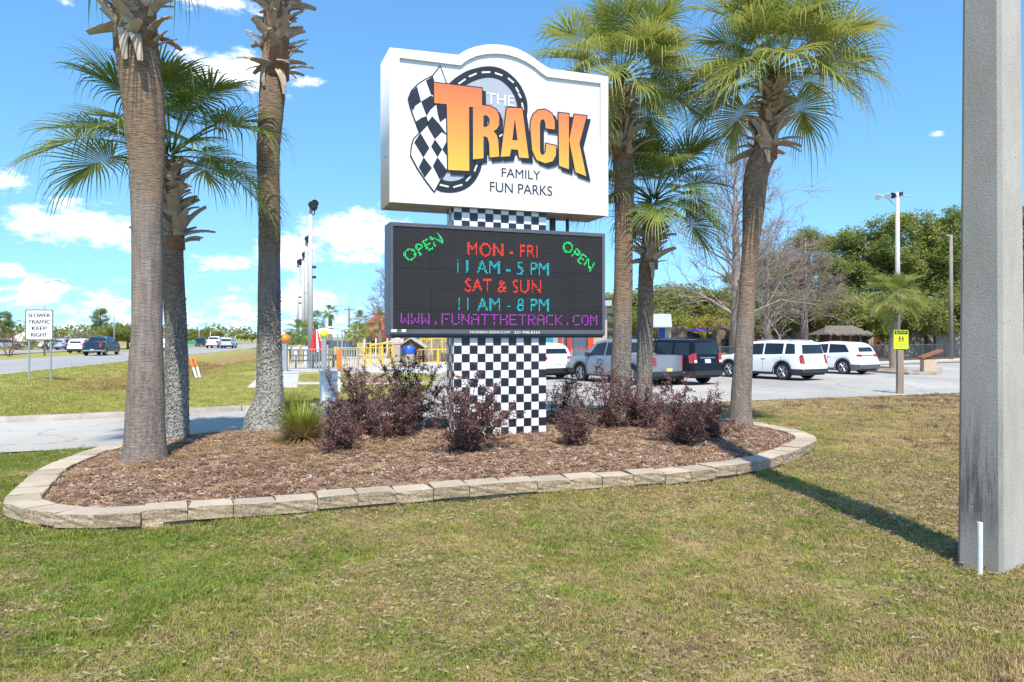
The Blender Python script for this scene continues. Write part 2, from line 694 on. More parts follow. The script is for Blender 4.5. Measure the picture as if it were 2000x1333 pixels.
# ------------------------------------------------------------------ pavements
def asphalt(name, c1, c2, streak=0.0):
    m, nt, b = new_mat(name)
    big = link_noise(nt, 'pos', 0.22, 5, .6, (1, .5, 1))
    grain = link_noise(nt, 'pos', 70, 3, .8)
    crack = nt.nodes.new('ShaderNodeTexVoronoi')
    crack.feature = 'DISTANCE_TO_EDGE'
    crack.inputs['Scale'].default_value = 0.28
    g = nt.nodes.new('ShaderNodeNewGeometry')
    wob = nt.nodes.new('ShaderNodeTexNoise')
    wob.inputs['Scale'].default_value = 1.2
    wob.inputs['Detail'].default_value = 6
    nt.links.new(g.outputs['Position'], wob.inputs['Vector'])
    va = nt.nodes.new('ShaderNodeVectorMath')
    va.operation = 'ADD'
    nt.links.new(g.outputs['Position'], va.inputs[0])
    nt.links.new(wob.outputs['Color'], va.inputs[1])
    nt.links.new(va.outputs[0], crack.inputs['Vector'])
    col = ramp(nt, big, [(.35, c2), (.65, c1)])
    gr = ramp(nt, grain, [(.3, (.72, .72, .72)), (.7, (1.18, 1.17, 1.15))])
    col = mixc(nt, 1.0, col, gr, 'MULTIPLY')
    cr = nsmooth(nt, crack.outputs['Distance'], 0.012, 0.002)
    col = mixc(nt, nmath(nt, 'MULTIPLY', cr, .45), col, tuple(v * .35 for v in c2))
    nt.links.new(col, b.inputs['Base Color'])
    b.inputs['Roughness'].default_value = 0.85
    add_bump(nt, b, grain, .35, .01)
    return m


m_lot = asphalt('old_asphalt', (.46, .43, .385), (.32, .30, .27))
m_road = asphalt('highway_asphalt', (.36, .34, .325), (.30, .285, .275))
m_conc = mat('pale_concrete', (.52, .49, .44), (.42, .39, .35), .85, scale=3, bump=.2, bscale=50, coord='pos')
m_curb = mat('curb_concrete', (.40, .36, .31), (.24, .21, .18), .9, scale=2.5, bump=.3, bscale=40, coord='pos')
m_white_paint = mat('road_paint', (.72, .71, .68), (.45, .44, .42), .7, scale=9, coord='pos')
m_yellow_paint = mat('yellow_road_paint', (.62, .42, .06), (.45, .32, .1), .7, scale=9, coord='pos')
m_peach_paint = mat('faded_lot_paint', (.55, .47, .36), (.36, .32, .27), .8, scale=6, coord='pos')


def sheet(name, poly, z, material, parent=None):
    b = bmesh.new()
    vs_ = [b.verts.new((p[0], p[1], z)) for p in poly]
    f = b.faces.new(vs_)
    if f.normal.z < 0:
        f.normal_flip()
    bmesh.ops.triangulate(b, faces=[f])
    me = bpy.data.meshes.new(name)
    b.to_mesh(me)
    b.free()
    me.materials.append(material)
    o = bpy.data.objects.new(name, me)
    COL.objects.link(o)
    o.parent = parent
    return o


lot = kind(sheet('parking_lot', LOT, 0.004, m_lot), 'structure')
RD = [(road_x(y), y) for y in (-60, 900)]


def strip(x0, x1, y0=-60.0, y1=900.0):
    return [(road_x(y0) + x0, y0), (road_x(y0) + x1, y0), (road_x(y1) + x1, y1), (road_x(y1) + x0, y1)]


road = kind(sheet('highway', strip(-11.6, 0.0), 0.012, m_road), 'structure')
road2 = kind(sheet('highway', strip(-30.2, -20.4), 0.012, m_road), 'structure')
for nm, x0, x1, mm in (('edge_line', -.45, -.30, m_white_paint), ('median_line', -11.25, -11.1, m_yellow_paint), ('edge_line', -20.95, -20.8, m_yellow_paint), ('edge_line', -29.9, -29.75, m_white_paint)):
    sheet(nm, strip(x0, x1), 0.018, mm, road if x0 > -15 else road2)
for base, rd in ((-3.95, road), (-7.5, road), (-24.0, road2), (-27.2, road2)):
    b = MB()
    y = -20.0
    while y < 260:
        b.add([(road_x(y) + base, y, .018), (road_x(y) + base + .14, y, .018), (road_x(y + 3) + base + .14, y + 3, .018), (road_x(y + 3) + base, y + 3, .018)], [(0, 1, 2, 3)])
        y += 12
    kind(b.build('lane_dash', m_white_paint, rd), 'stuff')
# faded stall lines in the lot
HD = Vector((-0.555, 0.832, 0))        # the parked cars' heading
SD = Vector((0.832, 0.555, 0))
for k in range(-1, 9):
    c = Vector((5.25, 28.55, 0)) + SD * (2.78 * k)
    b = MB()
    pts = [c - HD * .6 - SD * .05, c - HD * .6 + SD * .05, c + HD * 4.6 + SD * .05, c + HD * 4.6 - SD * .05]
    b.add([(p.x, p.y, .009) for p in pts], [(0, 1, 2, 3)])
    b.build('stall_line', m_peach_paint, lot)
for (px, py) in ((1727, 746), (1803, 749)):
    x, y, _ = G(px, py)
    b = MB()
    b.add([(x - .06, y - 1.2, .0092), (x + .10, y - 1.2, .0092), (x + .10, y + 1.2, .0092), (x - .06, y + 1.2, .0092)], [(0, 1, 2, 3)])
    b.build('arrow_stub', m_peach_paint, lot)

# curb along the far side of the driveway, cast in lengths
curb = thing('curb', 'low weathered concrete curb between the driveway and the grass verge', 'curb')
seg, acc, last = [], 0.0, None
dense = catmull(CURB, False, 14)
runs, cur = [], [dense[0]]
for p in dense[1:]:
    acc += math.dist(p, cur[-1])
    cur.append(p)
    if acc > 2.6:
        runs.append(cur)
        cur, acc = [p], 0.0
runs.append(cur)
for run in runs:
    if len(run) < 2:
        continue
    b = MB()
    prof = [(-.02, -.05), (.0, .10), (.03, .13), (.16, .135), (.19, .12), (.20, -.05)]
    ring = []
    L = 0
    for i, p in enumerate(run):
        d = Vector((run[min(i + 1, len(run) - 1)][0] - run[max(i - 1, 0)][0], run[min(i + 1, len(run) - 1)][1] - run[max(i - 1, 0)][1], 0)).normalized()
        nrm = Vector((-d.y, d.x, 0))
        e = 0.012 if i == 0 else (-0.012 if i == len(run) - 1 else 0)
        for (o_, z_) in prof:
            ring.append((p[0] + nrm.x * o_ + d.x * e, p[1] + nrm.y * o_ + d.y * e, z_))
    n = len(prof)
    fs = []
    for i in range(len(run) - 1):
        for k in range(n - 1):
            fs.append((i * n + k, i * n + k + 1, (i + 1) * n + k + 1, (i + 1) * n + k))
    fs += [tuple(range(n)), tuple(range((len(run) - 1) * n, len(run) * n))[::-1]]
    b.add(ring, fs)
    b.build('curb_length', m_curb, curb, angle=40)


def side_x(y):
    return -9.2 - .28 * (y - 25.6)


walk = kind(sheet('sidewalk', [(side_x(25.6), 25.6), (side_x(25.6) + 1.75, 25.6), (side_x(80) + 1.75, 80), (side_x(80), 80)], 0.128, m_conc), 'structure')
walk2 = kind(sheet('sidewalk', [(side_x(27.4) + 1.745, 27.4), (-3.4, 27.7), (-3.4, 29.0), (side_x(28.8) + 1.745, 28.8)], 0.128, m_conc), 'structure')
plaza = kind(MB().prism([(-13.0, 37.6), (-3.4, 36.2), (-3.3, 41.4), (6, 41.6), (9, 60), (9, 78), (-18, 78)], -.1, .134).build('plaza', m_conc), 'structure')
edge_ = kind(sheet('path_edging', [(-12.6, 35.9), (-3.4, 34.7), (-3.4, 35.0), (-12.6, 36.2)], 0.128, m_conc), 'structure')
# kerbed walk in front of the fence on the far side of the lot
b = MB()
fe = [(8.75, 37.9), (12.6, 40.6), (20.1, 46.3), (34, 55.8), (70, 86.2)]
fo = [(p[0] - 1.2 * .6, p[1] + 2.3 * .8) for p in fe]
for i in range(len(fe) - 1):
    a, c, d, e = fe[i], fe[i + 1], fo[i + 1], fo[i]
    b.add([(a[0], a[1], 0), (c[0], c[1], 0), (c[0], c[1], .14), (a[0], a[1], .14), (d[0], d[1], .14), (e[0], e[1], .14)], [(0, 1, 2, 3), (3, 2, 4, 5)])
kind(b.build('sidewalk', m_conc), 'structure')

# ------------------------------------------------------------------ the planting bed
m_mulch, nt_, b_ = new_mat('bark_mulch')
n1 = link_noise(nt_, 'pos', 1.1, 5, .6)
n2 = link_noise(nt_, 'pos', 34, 5, .75, (1, 2.2, 1))
n3 = link_noise(nt_, 'pos', 7, 4, .65)
c1 = ramp(nt_, n2, [(.28, (.12, .068, .046)), (.45, (.25, .15, .10)), (.6, (.35, .235, .165)), (.75, (.46, .345, .25))])
c2 = ramp(nt_, n3, [(.35, (.85, .74, .68)), (.7, (1.2, 1.1, 1.0))])
c3 = mixc(nt_, 1.0, c1, c2, 'MULTIPLY')
c3 = mixc(nt_, nsmooth(nt_, n1, .48, .66), c3, ramp(nt_, n2, [(.3, (.22, .15, .10)), (.7, (.42, .33, .24))]))
nt_.links.new(c3, b_.inputs['Base Color'])
b_.inputs['Roughness'].default_value = .95
add_bump(nt_, b_, n2, .9, .03)
bx_ = np.arange(-6.8, 5.8, .16)
by_ = np.arange(7.0, 17.2, .16)
XX, YY = np.meshgrid(bx_, by_)
rng = np.random.default_rng(5)
ZZ = bed_height(XX, YY) + rng.normal(0, .006, XX.shape)
ok = inside_np(XX, YY, BED) & (dist_np(XX, YY, BED) > .10)
idx = -np.ones(XX.shape, int)
idx[ok] = np.arange(ok.sum())
vv = np.column_stack([XX[ok], YY[ok], ZZ[ok]]).tolist()
ff = []
for j in range(XX.shape[0] - 1):
    for i in range(XX.shape[1] - 1):
        a = (idx[j, i], idx[j, i + 1], idx[j + 1, i + 1], idx[j + 1, i])
        if min(a) >= 0:
            ff.append(a)
b = MB()
b.v, b.f = vv, ff
bed = kind(b.build('mulch_bed', m_mulch, smooth=True), 'structure')

# block border: a row of split-faced wall blocks on a low, slightly set back footing course
m_block, nt_, b_ = new_mat('wall_block')
n1 = link_noise(nt_, 'pos', 2.2, 5, .6)
n2 = link_noise(nt_, 'pos', 38, 5, .75)
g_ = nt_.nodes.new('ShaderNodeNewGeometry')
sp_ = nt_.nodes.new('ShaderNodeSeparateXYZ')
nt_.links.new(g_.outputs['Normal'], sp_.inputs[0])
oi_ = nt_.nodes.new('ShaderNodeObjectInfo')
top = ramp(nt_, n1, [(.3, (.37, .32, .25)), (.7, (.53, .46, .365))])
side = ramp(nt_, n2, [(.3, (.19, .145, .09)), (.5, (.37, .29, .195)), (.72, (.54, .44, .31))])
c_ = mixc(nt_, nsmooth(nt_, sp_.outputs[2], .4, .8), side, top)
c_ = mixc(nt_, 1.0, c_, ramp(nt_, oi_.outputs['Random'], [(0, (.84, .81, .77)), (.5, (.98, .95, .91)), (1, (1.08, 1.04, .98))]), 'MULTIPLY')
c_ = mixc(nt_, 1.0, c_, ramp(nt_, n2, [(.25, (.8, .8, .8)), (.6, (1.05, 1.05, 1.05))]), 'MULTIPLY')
nt_.links.new(c_, b_.inputs['Base Color'])
b_.inputs['Roughness'].default_value = .92
add_bump(nt_, b_, n2, .6, .02)


def block_mesh(seed, L, D, H, rough):
    rnd = random.Random(seed)
    b = bmesh.new()
    bmesh.ops.create_cube(b, size=1.0)
    for v_ in b.verts:
        tap = 0.90 if v_.co.y > 0 else 1.0
        v_.co = Vector((v_.co.x * L * tap, v_.co.y * D, (v_.co.z + .5) * H))
    fr = [e for e in b.edges if all(v_.co.y < 0 for v_ in e.verts)]
    bmesh.ops.subdivide_edges(b, edges=fr, cuts=3, use_grid_fill=True)
    for v_ in b.verts:
        if v_.co.y < -D / 2 + 1e-4:
            v_.co.y += rnd.uniform(-rough, rough * .6)
            v_.co.z += rnd.uniform(-.35, .35) * rough if v_.co.z > .01 else 0
            v_.co.x += rnd.uniform(-.3, .3) * rough
    bmesh.ops.bevel(b, geom=[e for e in b.edges if all(v_.co.z > H * .9 for v_ in e.verts) and all(v_.co.y > -D / 2 + .01 for v_ in e.verts)], offset=.006, segments=1, affect='EDGES')
    me = bpy.data.meshes.new('wall_block')
    b.to_mesh(me)
    b.free()
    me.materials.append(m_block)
    return me


wall = thing('retaining_wall', 'low curving border of tan split-faced concrete blocks round the mulch bed', 'retaining wall')
blocks = [block_mesh(k, .425, .33, .13, .010) for k in range(5)]
feet = [block_mesh(k + 20, .42, .30, .12, .012) for k in range(3)]
bl = BED + [BED[0]]
cum = np.concatenate([[0], np.cumsum([math.dist(bl[i], bl[i + 1]) for i in range(len(bl) - 1)])])
nb = int(cum[-1] / .425)
rnd = random.Random(11)
for k in range(nb):
    s = (k + .5) / nb * cum[-1]
    i = int(np.searchsorted(cum, s)) - 1
    t = (s - cum[i]) / (cum[i + 1] - cum[i])
    x = bl[i][0] + t * (bl[i + 1][0] - bl[i][0])
    y = bl[i][1] + t * (bl[i + 1][1] - bl[i][1])
    i0, i1 = max(i - 2, 0), min(i + 3, len(bl) - 1)
    d = Vector((bl[i1][0] - bl[i0][0], bl[i1][1] - bl[i0][1], 0)).normalized()
    nrm = Vector((-d.y, d.x, 0))                   # points into the bed
    a = math.atan2(d.y, d.x)
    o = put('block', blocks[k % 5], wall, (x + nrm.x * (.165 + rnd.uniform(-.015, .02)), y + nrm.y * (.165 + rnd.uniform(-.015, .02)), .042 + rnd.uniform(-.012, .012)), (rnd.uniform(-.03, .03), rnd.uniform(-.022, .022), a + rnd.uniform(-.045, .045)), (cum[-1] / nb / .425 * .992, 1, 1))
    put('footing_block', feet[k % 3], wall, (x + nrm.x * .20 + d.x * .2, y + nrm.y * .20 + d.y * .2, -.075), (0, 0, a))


# ------------------------------------------------------------------ scattered ground cover
def scatter(name, pts, rot, scl, pick, protos):
    cl = bpy.data.collections.new(name + '_kinds')
    for i, me in enumerate(protos):
        cl.objects.link(bpy.data.objects.new('%s_kind_%02d' % (name, i), me))
    me = bpy.data.meshes.new(name)
    me.from_pydata([tuple(p) for p in pts], [], [])
    n = len(pts)
    a = me.attributes.new('rot', 'FLOAT_VECTOR', 'POINT')
    a.data.foreach_set('vector', np.asarray(rot, np.float32).ravel())
    a = me.attributes.new('scl', 'FLOAT', 'POINT')
    a.data.foreach_set('value', np.asarray(scl, np.float32))
    a = me.attributes.new('pick', 'INT', 'POINT')
    a.data.foreach_set('value', np.asarray(pick, np.int32))
    me.materials.append(protos[0].materials[0])
    o = bpy.data.objects.new(name, me)
    COL.objects.link(o)
    ng = bpy.data.node_groups.new(name, 'GeometryNodeTree')
    ng.interface.new_socket('Geometry', in_out='INPUT', socket_type='NodeSocketGeometry')
    ng.interface.new_socket('Geometry', in_out='OUTPUT', socket_type='NodeSocketGeometry')
    N, L = ng.nodes, ng.links
    gi, go = N.new('NodeGroupInput'), N.new('NodeGroupOutput')
    ci = N.new('GeometryNodeCollectionInfo')
    ci.inputs['Collection'].default_value = cl
    ci.inputs['Separate Children'].default_value = True
    ci.inputs['Reset Children'].default_value = True
    ip = N.new('GeometryNodeInstanceOnPoints')
    ip.inputs['Pick Instance'].default_value = True

    def attr(nm, ty):
        q_ = N.new('GeometryNodeInputNamedAttribute')
        q_.data_type = ty
        q_.inputs['Name'].default_value = nm
        return [s_ for s_ in q_.outputs if s_.enabled and s_.name == 'Attribute'][0]
    L.new(gi.outputs[0], ip.inputs['Points'])
    L.new(ci.outputs[0], ip.inputs['Instance'])
    L.new(attr('pick', 'INT'), ip.inputs['Instance Index'])
    e2r = N.new('FunctionNodeEulerToRotation')
    L.new(attr('rot', 'FLOAT_VECTOR'), e2r.inputs[0])
    L.new(e2r.outputs[0], ip.inputs['Rotation'])
    L.new(attr('scl', 'FLOAT'), ip.inputs['Scale'])
    L.new(ip.outputs[0], go.inputs[0])
    md = o.modifiers.new('scatter', 'NODES')
    md.node_group = ng
    return kind(o, 'stuff')


def tuft(seed, n, rad, h, w, m, lean=.6):
    rnd = random.Random(seed)
    b = MB()
    for k in range(n):
        a = rnd.uniform(0, 6.283)
        r = rad * math.sqrt(rnd.random())
        x, y = r * math.cos(a), r * math.sin(a)
        L = h * rnd.uniform(.45, 1.1)
        da = rnd.uniform(0, 6.283)
        tilt = rnd.uniform(.1, lean)
        dx, dy = math.cos(da) * tilt, math.sin(da) * tilt
        wx, wy = -math.sin(da) * w * .5, math.cos(da) * w * .5
        if rnd.random() < .3:
            wx, wy = wy, -wx
        p1 = (x + dx * L * .45, y + dy * L * .45, L * .55)
        p2 = (x + dx * L * 1.15, y + dy * L * 1.15, L * (1.0 - tilt * .35))
        b.add([(x - wx, y - wy, -.008), (x + wx, y + wy, -.008), (p1[0] + wx * .8, p1[1] + wy * .8, p1[2]), (p1[0] - wx * .8, p1[1] - wy * .8, p1[2]), p2], [(0, 1, 2, 3), (3, 2, 4)])
    return b.mesh('grass_tuft', m)


tufts = [tuft(k, 30, .085, .034, .0052, m_blade, 1.5) for k in range(4)] + [tuft(k + 9, 24, .05, .055, .006, m_blade, 1.0) for k in range(2)]
rng = np.random.default_rng(3)


def lawn_points(y0, y1, dens, x_lo, x_hi, test):
    n = int(dens * (y1 - y0) * (x_hi - x_lo))
    x = rng.uniform(x_lo, x_hi, n)
    y = rng.uniform(y0, y1, n)
    vis = (np.abs(x) < 0.72 * y + 1.6)
    x, y = x[vis], y[vis]
    k = test(x, y)
    return x[k], y[k]


def on_lawn(x, y):
    ok_ = ~(inside_np(x, y, LOT)) & ~(inside_np(x, y, VERGE)) & (x > road_x(y) + .5)
    ib = inside_np(x, y, BED) & (dist_np(x, y, BED) > .02)
    return ok_ & ~ib


px_, py_, sc_ = [], [], []
for (y0, y1, dens, s) in ((2.6, 5.5, 560, 1.0), (5.5, 8, 420, 1.0), (8, 12, 250, 1.15), (12, 18, 130, 1.35), (18, 31, 60, 1.6)):
    x, y = lawn_points(y0, y1, dens, -.75 * y1 - 1.7, .75 * y1 + 1.7, on_lawn)
    px_.append(x)
    py_.append(y)
    sc_.append(np.full(len(x), s) * rng.uniform(.6, 1.25, len(x)))
# a thicker fringe against the blocks
bi = rng.integers(0, len(BED), 2600)
fx = BX[bi] + rng.normal(0, .09, 2600)
fy = BY[bi] + rng.normal(0, .09, 2600)
k = ~inside_np(fx, fy, BED)
px_.append(fx[k])
py_.append(fy[k])
sc_.append(rng.uniform(.9, 1.9, k.sum()))
x, y, s = np.concatenate(px_), np.concatenate(py_), np.concatenate(sc_)
# sparse on bare patches
z = ground_height(x, y)
rot = np.column_stack([rng.normal(0, .08, len(x)), rng.normal(0, .08, len(x)), rng.uniform(0, 6.283, len(x))])
cl_ = np.sin(x * 2.3 + 1.7 * np.sin(y * 1.9)) + np.sin(y * 2.9 + 1.3 * np.sin(x * 3.1)) + rng.normal(0, .5, len(x))
pick = np.where(cl_ > .9, rng.integers(4, 6, len(x)), rng.integers(0, 4, len(x)))
thin = (cl_ < -1.3) & (rng.random(len(x)) < .75)
s = np.where(thin, s * .35, s)
lawn = scatter('lawn_grass', np.column_stack([x, y, z]), rot, s, pick, tufts)
tag(lawn, 'patchy winter lawn of green and straw-coloured grass in front of the mulch bed', 'grass')

tufts2 = [tuft(k + 30, 34, .22, .10, .014, m_blade, .8) for k in range(4)]


def on_verge(x, y):
    a = inside_np(x, y, VERGE) & (dist_np(x, y, CURB_S, False) > .28) & (x > road_x(y) + .4)
    a &= ~((x > side_x(y) - .1) & (x < side_x(y) + 1.85) & (y > 25.5))
    a &= ~((y > 27.2) & (y < 29.2) & (x > side_x(y)))
    a &= ~((y > 34.4) & (x > -13.2))
    return a


px_, py_, sc_ = [], [], []
for (y0, y1, dens, s) in ((15, 24, 46, .5), (24, 36, 26, .62), (36, 60, 9, .9)):
    x, y = lawn_points(y0, y1, dens, -.75 * y1 - 2, -2.4, on_verge)
    px_.append(x)
    py_.append(y)
    sc_.append(np.full(len(x), s) * rng.uniform(.6, 1.2, len(x)))
x, y, s = np.concatenate(px_), np.concatenate(py_), np.concatenate(sc_)
z = ground_height(x, y)
dd = np.exp(-((x - ditch_x(y)) / 2.2) ** 2)
s = s * (1 + .9 * dd)
rot = np.column_stack([rng.normal(0, .1, len(x)), rng.normal(0, .1, len(x)), rng.uniform(0, 6.283, len(x))])
vg = scatter('verge_grass', np.column_stack([x, y, z]), rot, s, rng.integers(0, 4, len(x)), tufts2)
tag(vg, 'mown grass verge with a dry ditch between the driveway and the highway', 'grass')

# fallen twigs and dry leaves lying on the lawn
m_litter = leaf_mat('leaf_litter', [(.3, (.16, .09, .045)), (.55, (.28, .18, .10)), (.75, (.42, .32, .21))], 9, .1, .8, rnd=.6)


def litter_mesh(seed):
    rnd = random.Random(seed)
    L, W = rnd.uniform(.012, .026), rnd.uniform(.005, .010)
    return MB().add([(-L, 0, .012), (0, W, .02), (L, 0, .010), (0, -W, .022)], [(0, 1, 2, 3)]).mesh('leaf_litter', m_litter)


xx_, yy_ = lawn_points(3, 14, 4, -11, 12, on_lawn)
lt = scatter('leaf_litter', np.column_stack([xx_, yy_, ground_height(xx_, yy_) + .018]), np.column_stack([rng.normal(0, .3, len(xx_)), rng.normal(0, .3, len(xx_)), rng.uniform(0, 6.28, len(xx_))]), rng.uniform(.6, 1.3, len(xx_)), rng.integers(0, 3, len(xx_)), [litter_mesh(k) for k in range(3)])
tag(lt, 'sparse dry leaves lying on the lawn', 'leaf litter')
# dead thatch and coarser weed clumps in the lawn
m_thatchg = leaf_mat('dead_grass_thatch', [(.3, (.24, .17, .09)), (.55, (.38, .29, .15)), (.75, (.50, .40, .22))], 12, .15, .8, rnd=.5)


def thatch_mesh(seed):
    rnd = random.Random(seed)
    b = MB()
    for k in range(12):
        a = rnd.uniform(0, 6.28)
        L = rnd.uniform(.010, .026)
        x, y, zz = rnd.uniform(-.09, .09), rnd.uniform(-.09, .09), rnd.uniform(.010, .030)
        dx, dy = math.cos(a) * L, math.sin(a) * L
        wx, wy = -math.sin(a) * .0010, math.cos(a) * .0010
        b.add([(x - dx - wx, y - dy - wy, zz), (x - dx + wx, y - dy + wy, zz), (x + dx + wx, y + dy + wy, zz + rnd.uniform(-.01, .02)), (x + dx - wx, y + dy - wy, zz + rnd.uniform(-.01, .02))], [(0, 1, 2, 3)])
    return b.mesh('dead_thatch', m_thatchg)


xx_, yy_ = lawn_points(2.8, 12, 190, -10, 11, on_lawn)
cl_ = np.sin(xx_ * 1.3 + 1.1 * np.sin(yy_ * 1.1) + 2) + np.sin(yy_ * 1.7 + 1.3 * np.sin(xx_ * 1.9)) + rng.normal(0, 1.3, len(xx_)) + xx_ * .06
k = cl_ > .6
xx_, yy_ = xx_[k], yy_[k]
dt = scatter('dead_thatch', np.column_stack([xx_, yy_, ground_height(xx_, yy_)]), np.column_stack([rng.normal(0, .1, len(xx_)), rng.normal(0, .1, len(xx_)), rng.uniform(0, 6.28, len(xx_))]), rng.uniform(.7, 1.3, len(xx_)), rng.integers(0, 4, len(xx_)), [thatch_mesh(k) for k in range(4)])
tag(dt, 'dead straw-coloured thatch lying in patches of the lawn', 'dead grass')
m_weed = leaf_mat('weed_leaf', [(.3, (.10, .20, .025)), (.55, (.19, .33, .035)), (.8, (.32, .45, .07))], 5, .35, .5, rnd=.4)
xx_, yy_ = lawn_points(2.8, 12, 42, -10, 11, on_lawn)
k = (np.sin(xx_ * 1.9 + 1.4 * np.sin(yy_ * 1.6)) + np.sin(yy_ * 2.6 + 1.5 * np.sin(xx_ * 1.2)) - xx_ * .10 + rng.normal(0, .35, len(xx_))) > 1.25
xx_, yy_ = xx_[k], yy_[k]
wd = scatter('lawn_weeds', np.column_stack([xx_, yy_, ground_height(xx_, yy_)]), np.column_stack([np.zeros(len(xx_)), np.zeros(len(xx_)), rng.uniform(0, 6.28, len(xx_))]), rng.uniform(.6, 1.4, len(xx_)), rng.integers(0, 3, len(xx_)), [tuft(k + 60, 34, .09, .042, .0065, m_weed, 1.5) for k in range(3)])
tag(wd, 'scattered low weed clumps, greener than the lawn around them', 'weeds')
# bark chips and pine straw on the bed
m_chip, nt_, b_ = new_mat('bark_chip')
oi_ = nt_.nodes.new('ShaderNodeObjectInfo')
nt_.links.new(ramp(nt_, oi_.outputs['Random'], [(0, (.11, .06, .04)), (.35, (.22, .125, .082)), (.7, (.35, .22, .15)), (.93, (.48, .35, .25)), (1, (.64, .54, .44))]), b_.inputs['Base Color'])
b_.inputs['Roughness'].default_value = .9


def chip_mesh(seed):
    rnd = random.Random(seed)
    b = MB()
    for k in range(8):
        L, W, T = rnd.uniform(.012, .032), rnd.uniform(.0035, .008), rnd.uniform(.003, .007)
        q_ = MB().box((-L, -W, 0), (L, W, T))
        q_.v = [(p[0] * (1 + rnd.uniform(-.2, .2)), p[1] * (1 + rnd.uniform(-.4, .3)), p[2]) for p in q_.v]
        q_.xform(Matrix.Translation((rnd.uniform(-.05, .05), rnd.uniform(-.05, .05), rnd.uniform(0, .02))) @ Matrix.Rotation(rnd.uniform(0, 6.28), 4, 'Z') @ Matrix.Rotation(rnd.uniform(-.6, .6), 4, 'Y') @ Matrix.Rotation(rnd.uniform(-.4, .4), 4, 'X'))
        b.add(q_.v, q_.f)
    return b.mesh('bark_chip', m_chip)


def straw_mesh(seed):
    rnd = random.Random(seed)
    b = MB()
    for k in range(9):
        a = rnd.uniform(0, 6.28)
        L = rnd.uniform(.06, .13)
        x, y, zz = rnd.uniform(-.07, .07), rnd.uniform(-.07, .07), rnd.uniform(.004, .03)
        dx, dy = math.cos(a) * L, math.sin(a) * L
        wx, wy = -math.sin(a) * .0022, math.cos(a) * .0022
        c = rnd.uniform(-.02, .02)
        b.add([(x - dx - wx, y - dy - wy, zz), (x - dx + wx, y - dy + wy, zz), (x + c + wx, y + c + wy, zz + .012), (x + c - wx, y + c - wy, zz + .012), (x + dx, y + dy, zz - .003)], [(0, 1, 2, 3), (3, 2, 4)])
    return b.mesh('pine_straw', m_straw)


m_straw = leaf_mat('pine_straw', [(.3, (.22, .12, .06)), (.55, (.40, .25, .12)), (.75, (.52, .38, .2))], 9, .15, .8, rnd=.5)
n = 62000
x = rng.uniform(-6.6, 5.5, n)
y = rng.uniform(7.2, 16.6, n)
k = inside_np(x, y, BED) & (dist_np(x, y, BED) > .31) & (rng.random(n) < np.clip(1.25 - (y - 8) * .10, .3, 1))
x, y = x[k], y[k]
z = bed_height(x, y) + .002
rot = np.column_stack([rng.normal(0, .25, len(x)), rng.normal(0, .25, len(x)), rng.uniform(0, 6.283, len(x))])
ch = scatter('bark_chips', np.column_stack([x, y, z]), rot, rng.uniform(.35, .9, len(x)), rng.integers(0, 6, len(x)), [chip_mesh(k) for k in range(6)])
tag(ch, 'loose reddish bark chips covering the planting bed', 'mulch')
n = 9000
x = rng.uniform(-6.4, 5.2, n)
y = rng.uniform(7.4, 15.5, n)
dens = .25 + .75 * np.exp(-((x + 3.2) / 1.7) ** 2 - ((y - 10.2) / 1.4) ** 2)
k = inside_np(x, y, BED) & (dist_np(x, y, BED) > .36) & (rng.random(n) < dens)
x, y = x[k], y[k]
z = bed_height(x, y) + .012
rot = np.column_stack([rng.normal(0, .12, len(x)), rng.normal(0, .12, len(x)), rng.uniform(0, 6.283, len(x))])
ps = scatter('pine_straw', np.column_stack([x, y, z]), rot, rng.uniform(.7, 1.3, len(x)), rng.integers(0, 4, len(x)), [straw_mesh(k) for k in range(4)])
tag(ps, 'thin scatter of dry pine straw lying over the bark', 'pine straw')

# ------------------------------------------------------------------ the marquee sign
SU = Vector((.936, .352, 0)).normalized()          # along the sign's face, left to right
SN = Vector((SU.y, -SU.x, 0))                      # out of its face
SF = Vector((-.1648 * 11.3, 11.3, 0))              # foot of the message board's left front edge
SROT = math.atan2(SU.y, SU.x)


def on_face(px, py, back=0.0):
    """photo pixel -> (distance along the face, height) on the plane of the sign's face"""
    d = Vector(((px - 1000) / FPX, 1.0, (YH - py) / FPX))
    o = SF - SN * back
    t = o.dot(SN) / d.dot(SN)
    p = d * t
    return ((p - o).dot(SU), HC + p.z)


def c3(cx, cy):                                    # measured on an enlargement of the upper sign
    return on_face(740 + cx / 3.702, 80 + cy / 3.702)


def c4(cx, cy):                                    # measured on an enlargement of the message board
    return on_face(740 + cx / 3.0304, 420 + cy / 3.0304)


sign = thing('marquee_sign', 'tall checkered roadside sign with white logo cabinet above a dark LED message board', 'sign', tuple(SF), SROT)
# local axes of the sign: x along the face, -y out of the face, z up
m_white = mat('sign_white', (.80, .80, .80), (.765, .765, .76), .38, scale=3.0, bump=.05, bscale=3, stretch=(3, 3, .35), lo=.2, hi=.5)
m_panel = mat('sign_panel_white', (.69, .69, .70), (.655, .655, .67), .3, scale=.8)
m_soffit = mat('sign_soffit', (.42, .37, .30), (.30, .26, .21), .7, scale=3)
m_ledcase = mat('led_case_grey', (.105, .115, .14), (.08, .088, .105), .45, scale=2, bump=.03)
m_ink = mat('logo_black', (.018, .02, .03), (.013, .014, .02), .4, scale=4)
m_greyink = mat('logo_grey', (.40, .42, .47), (.37, .39, .44), .4, scale=4)
m_cream = mat('logo_cream', (.78, .74, .62), (.72, .68, .56), .4, scale=4)
m_white_ink = mat('logo_white', (.80, .80, .82), (.76, .76, .78), .4, scale=4)
m_tile_w = mat('white_tile', (.80, .80, .80), (.74, .74, .74), .3, scale=5)
m_tile_b = mat('black_tile', (.022, .024, .038), (.014, .015, .024), .25, scale=5)
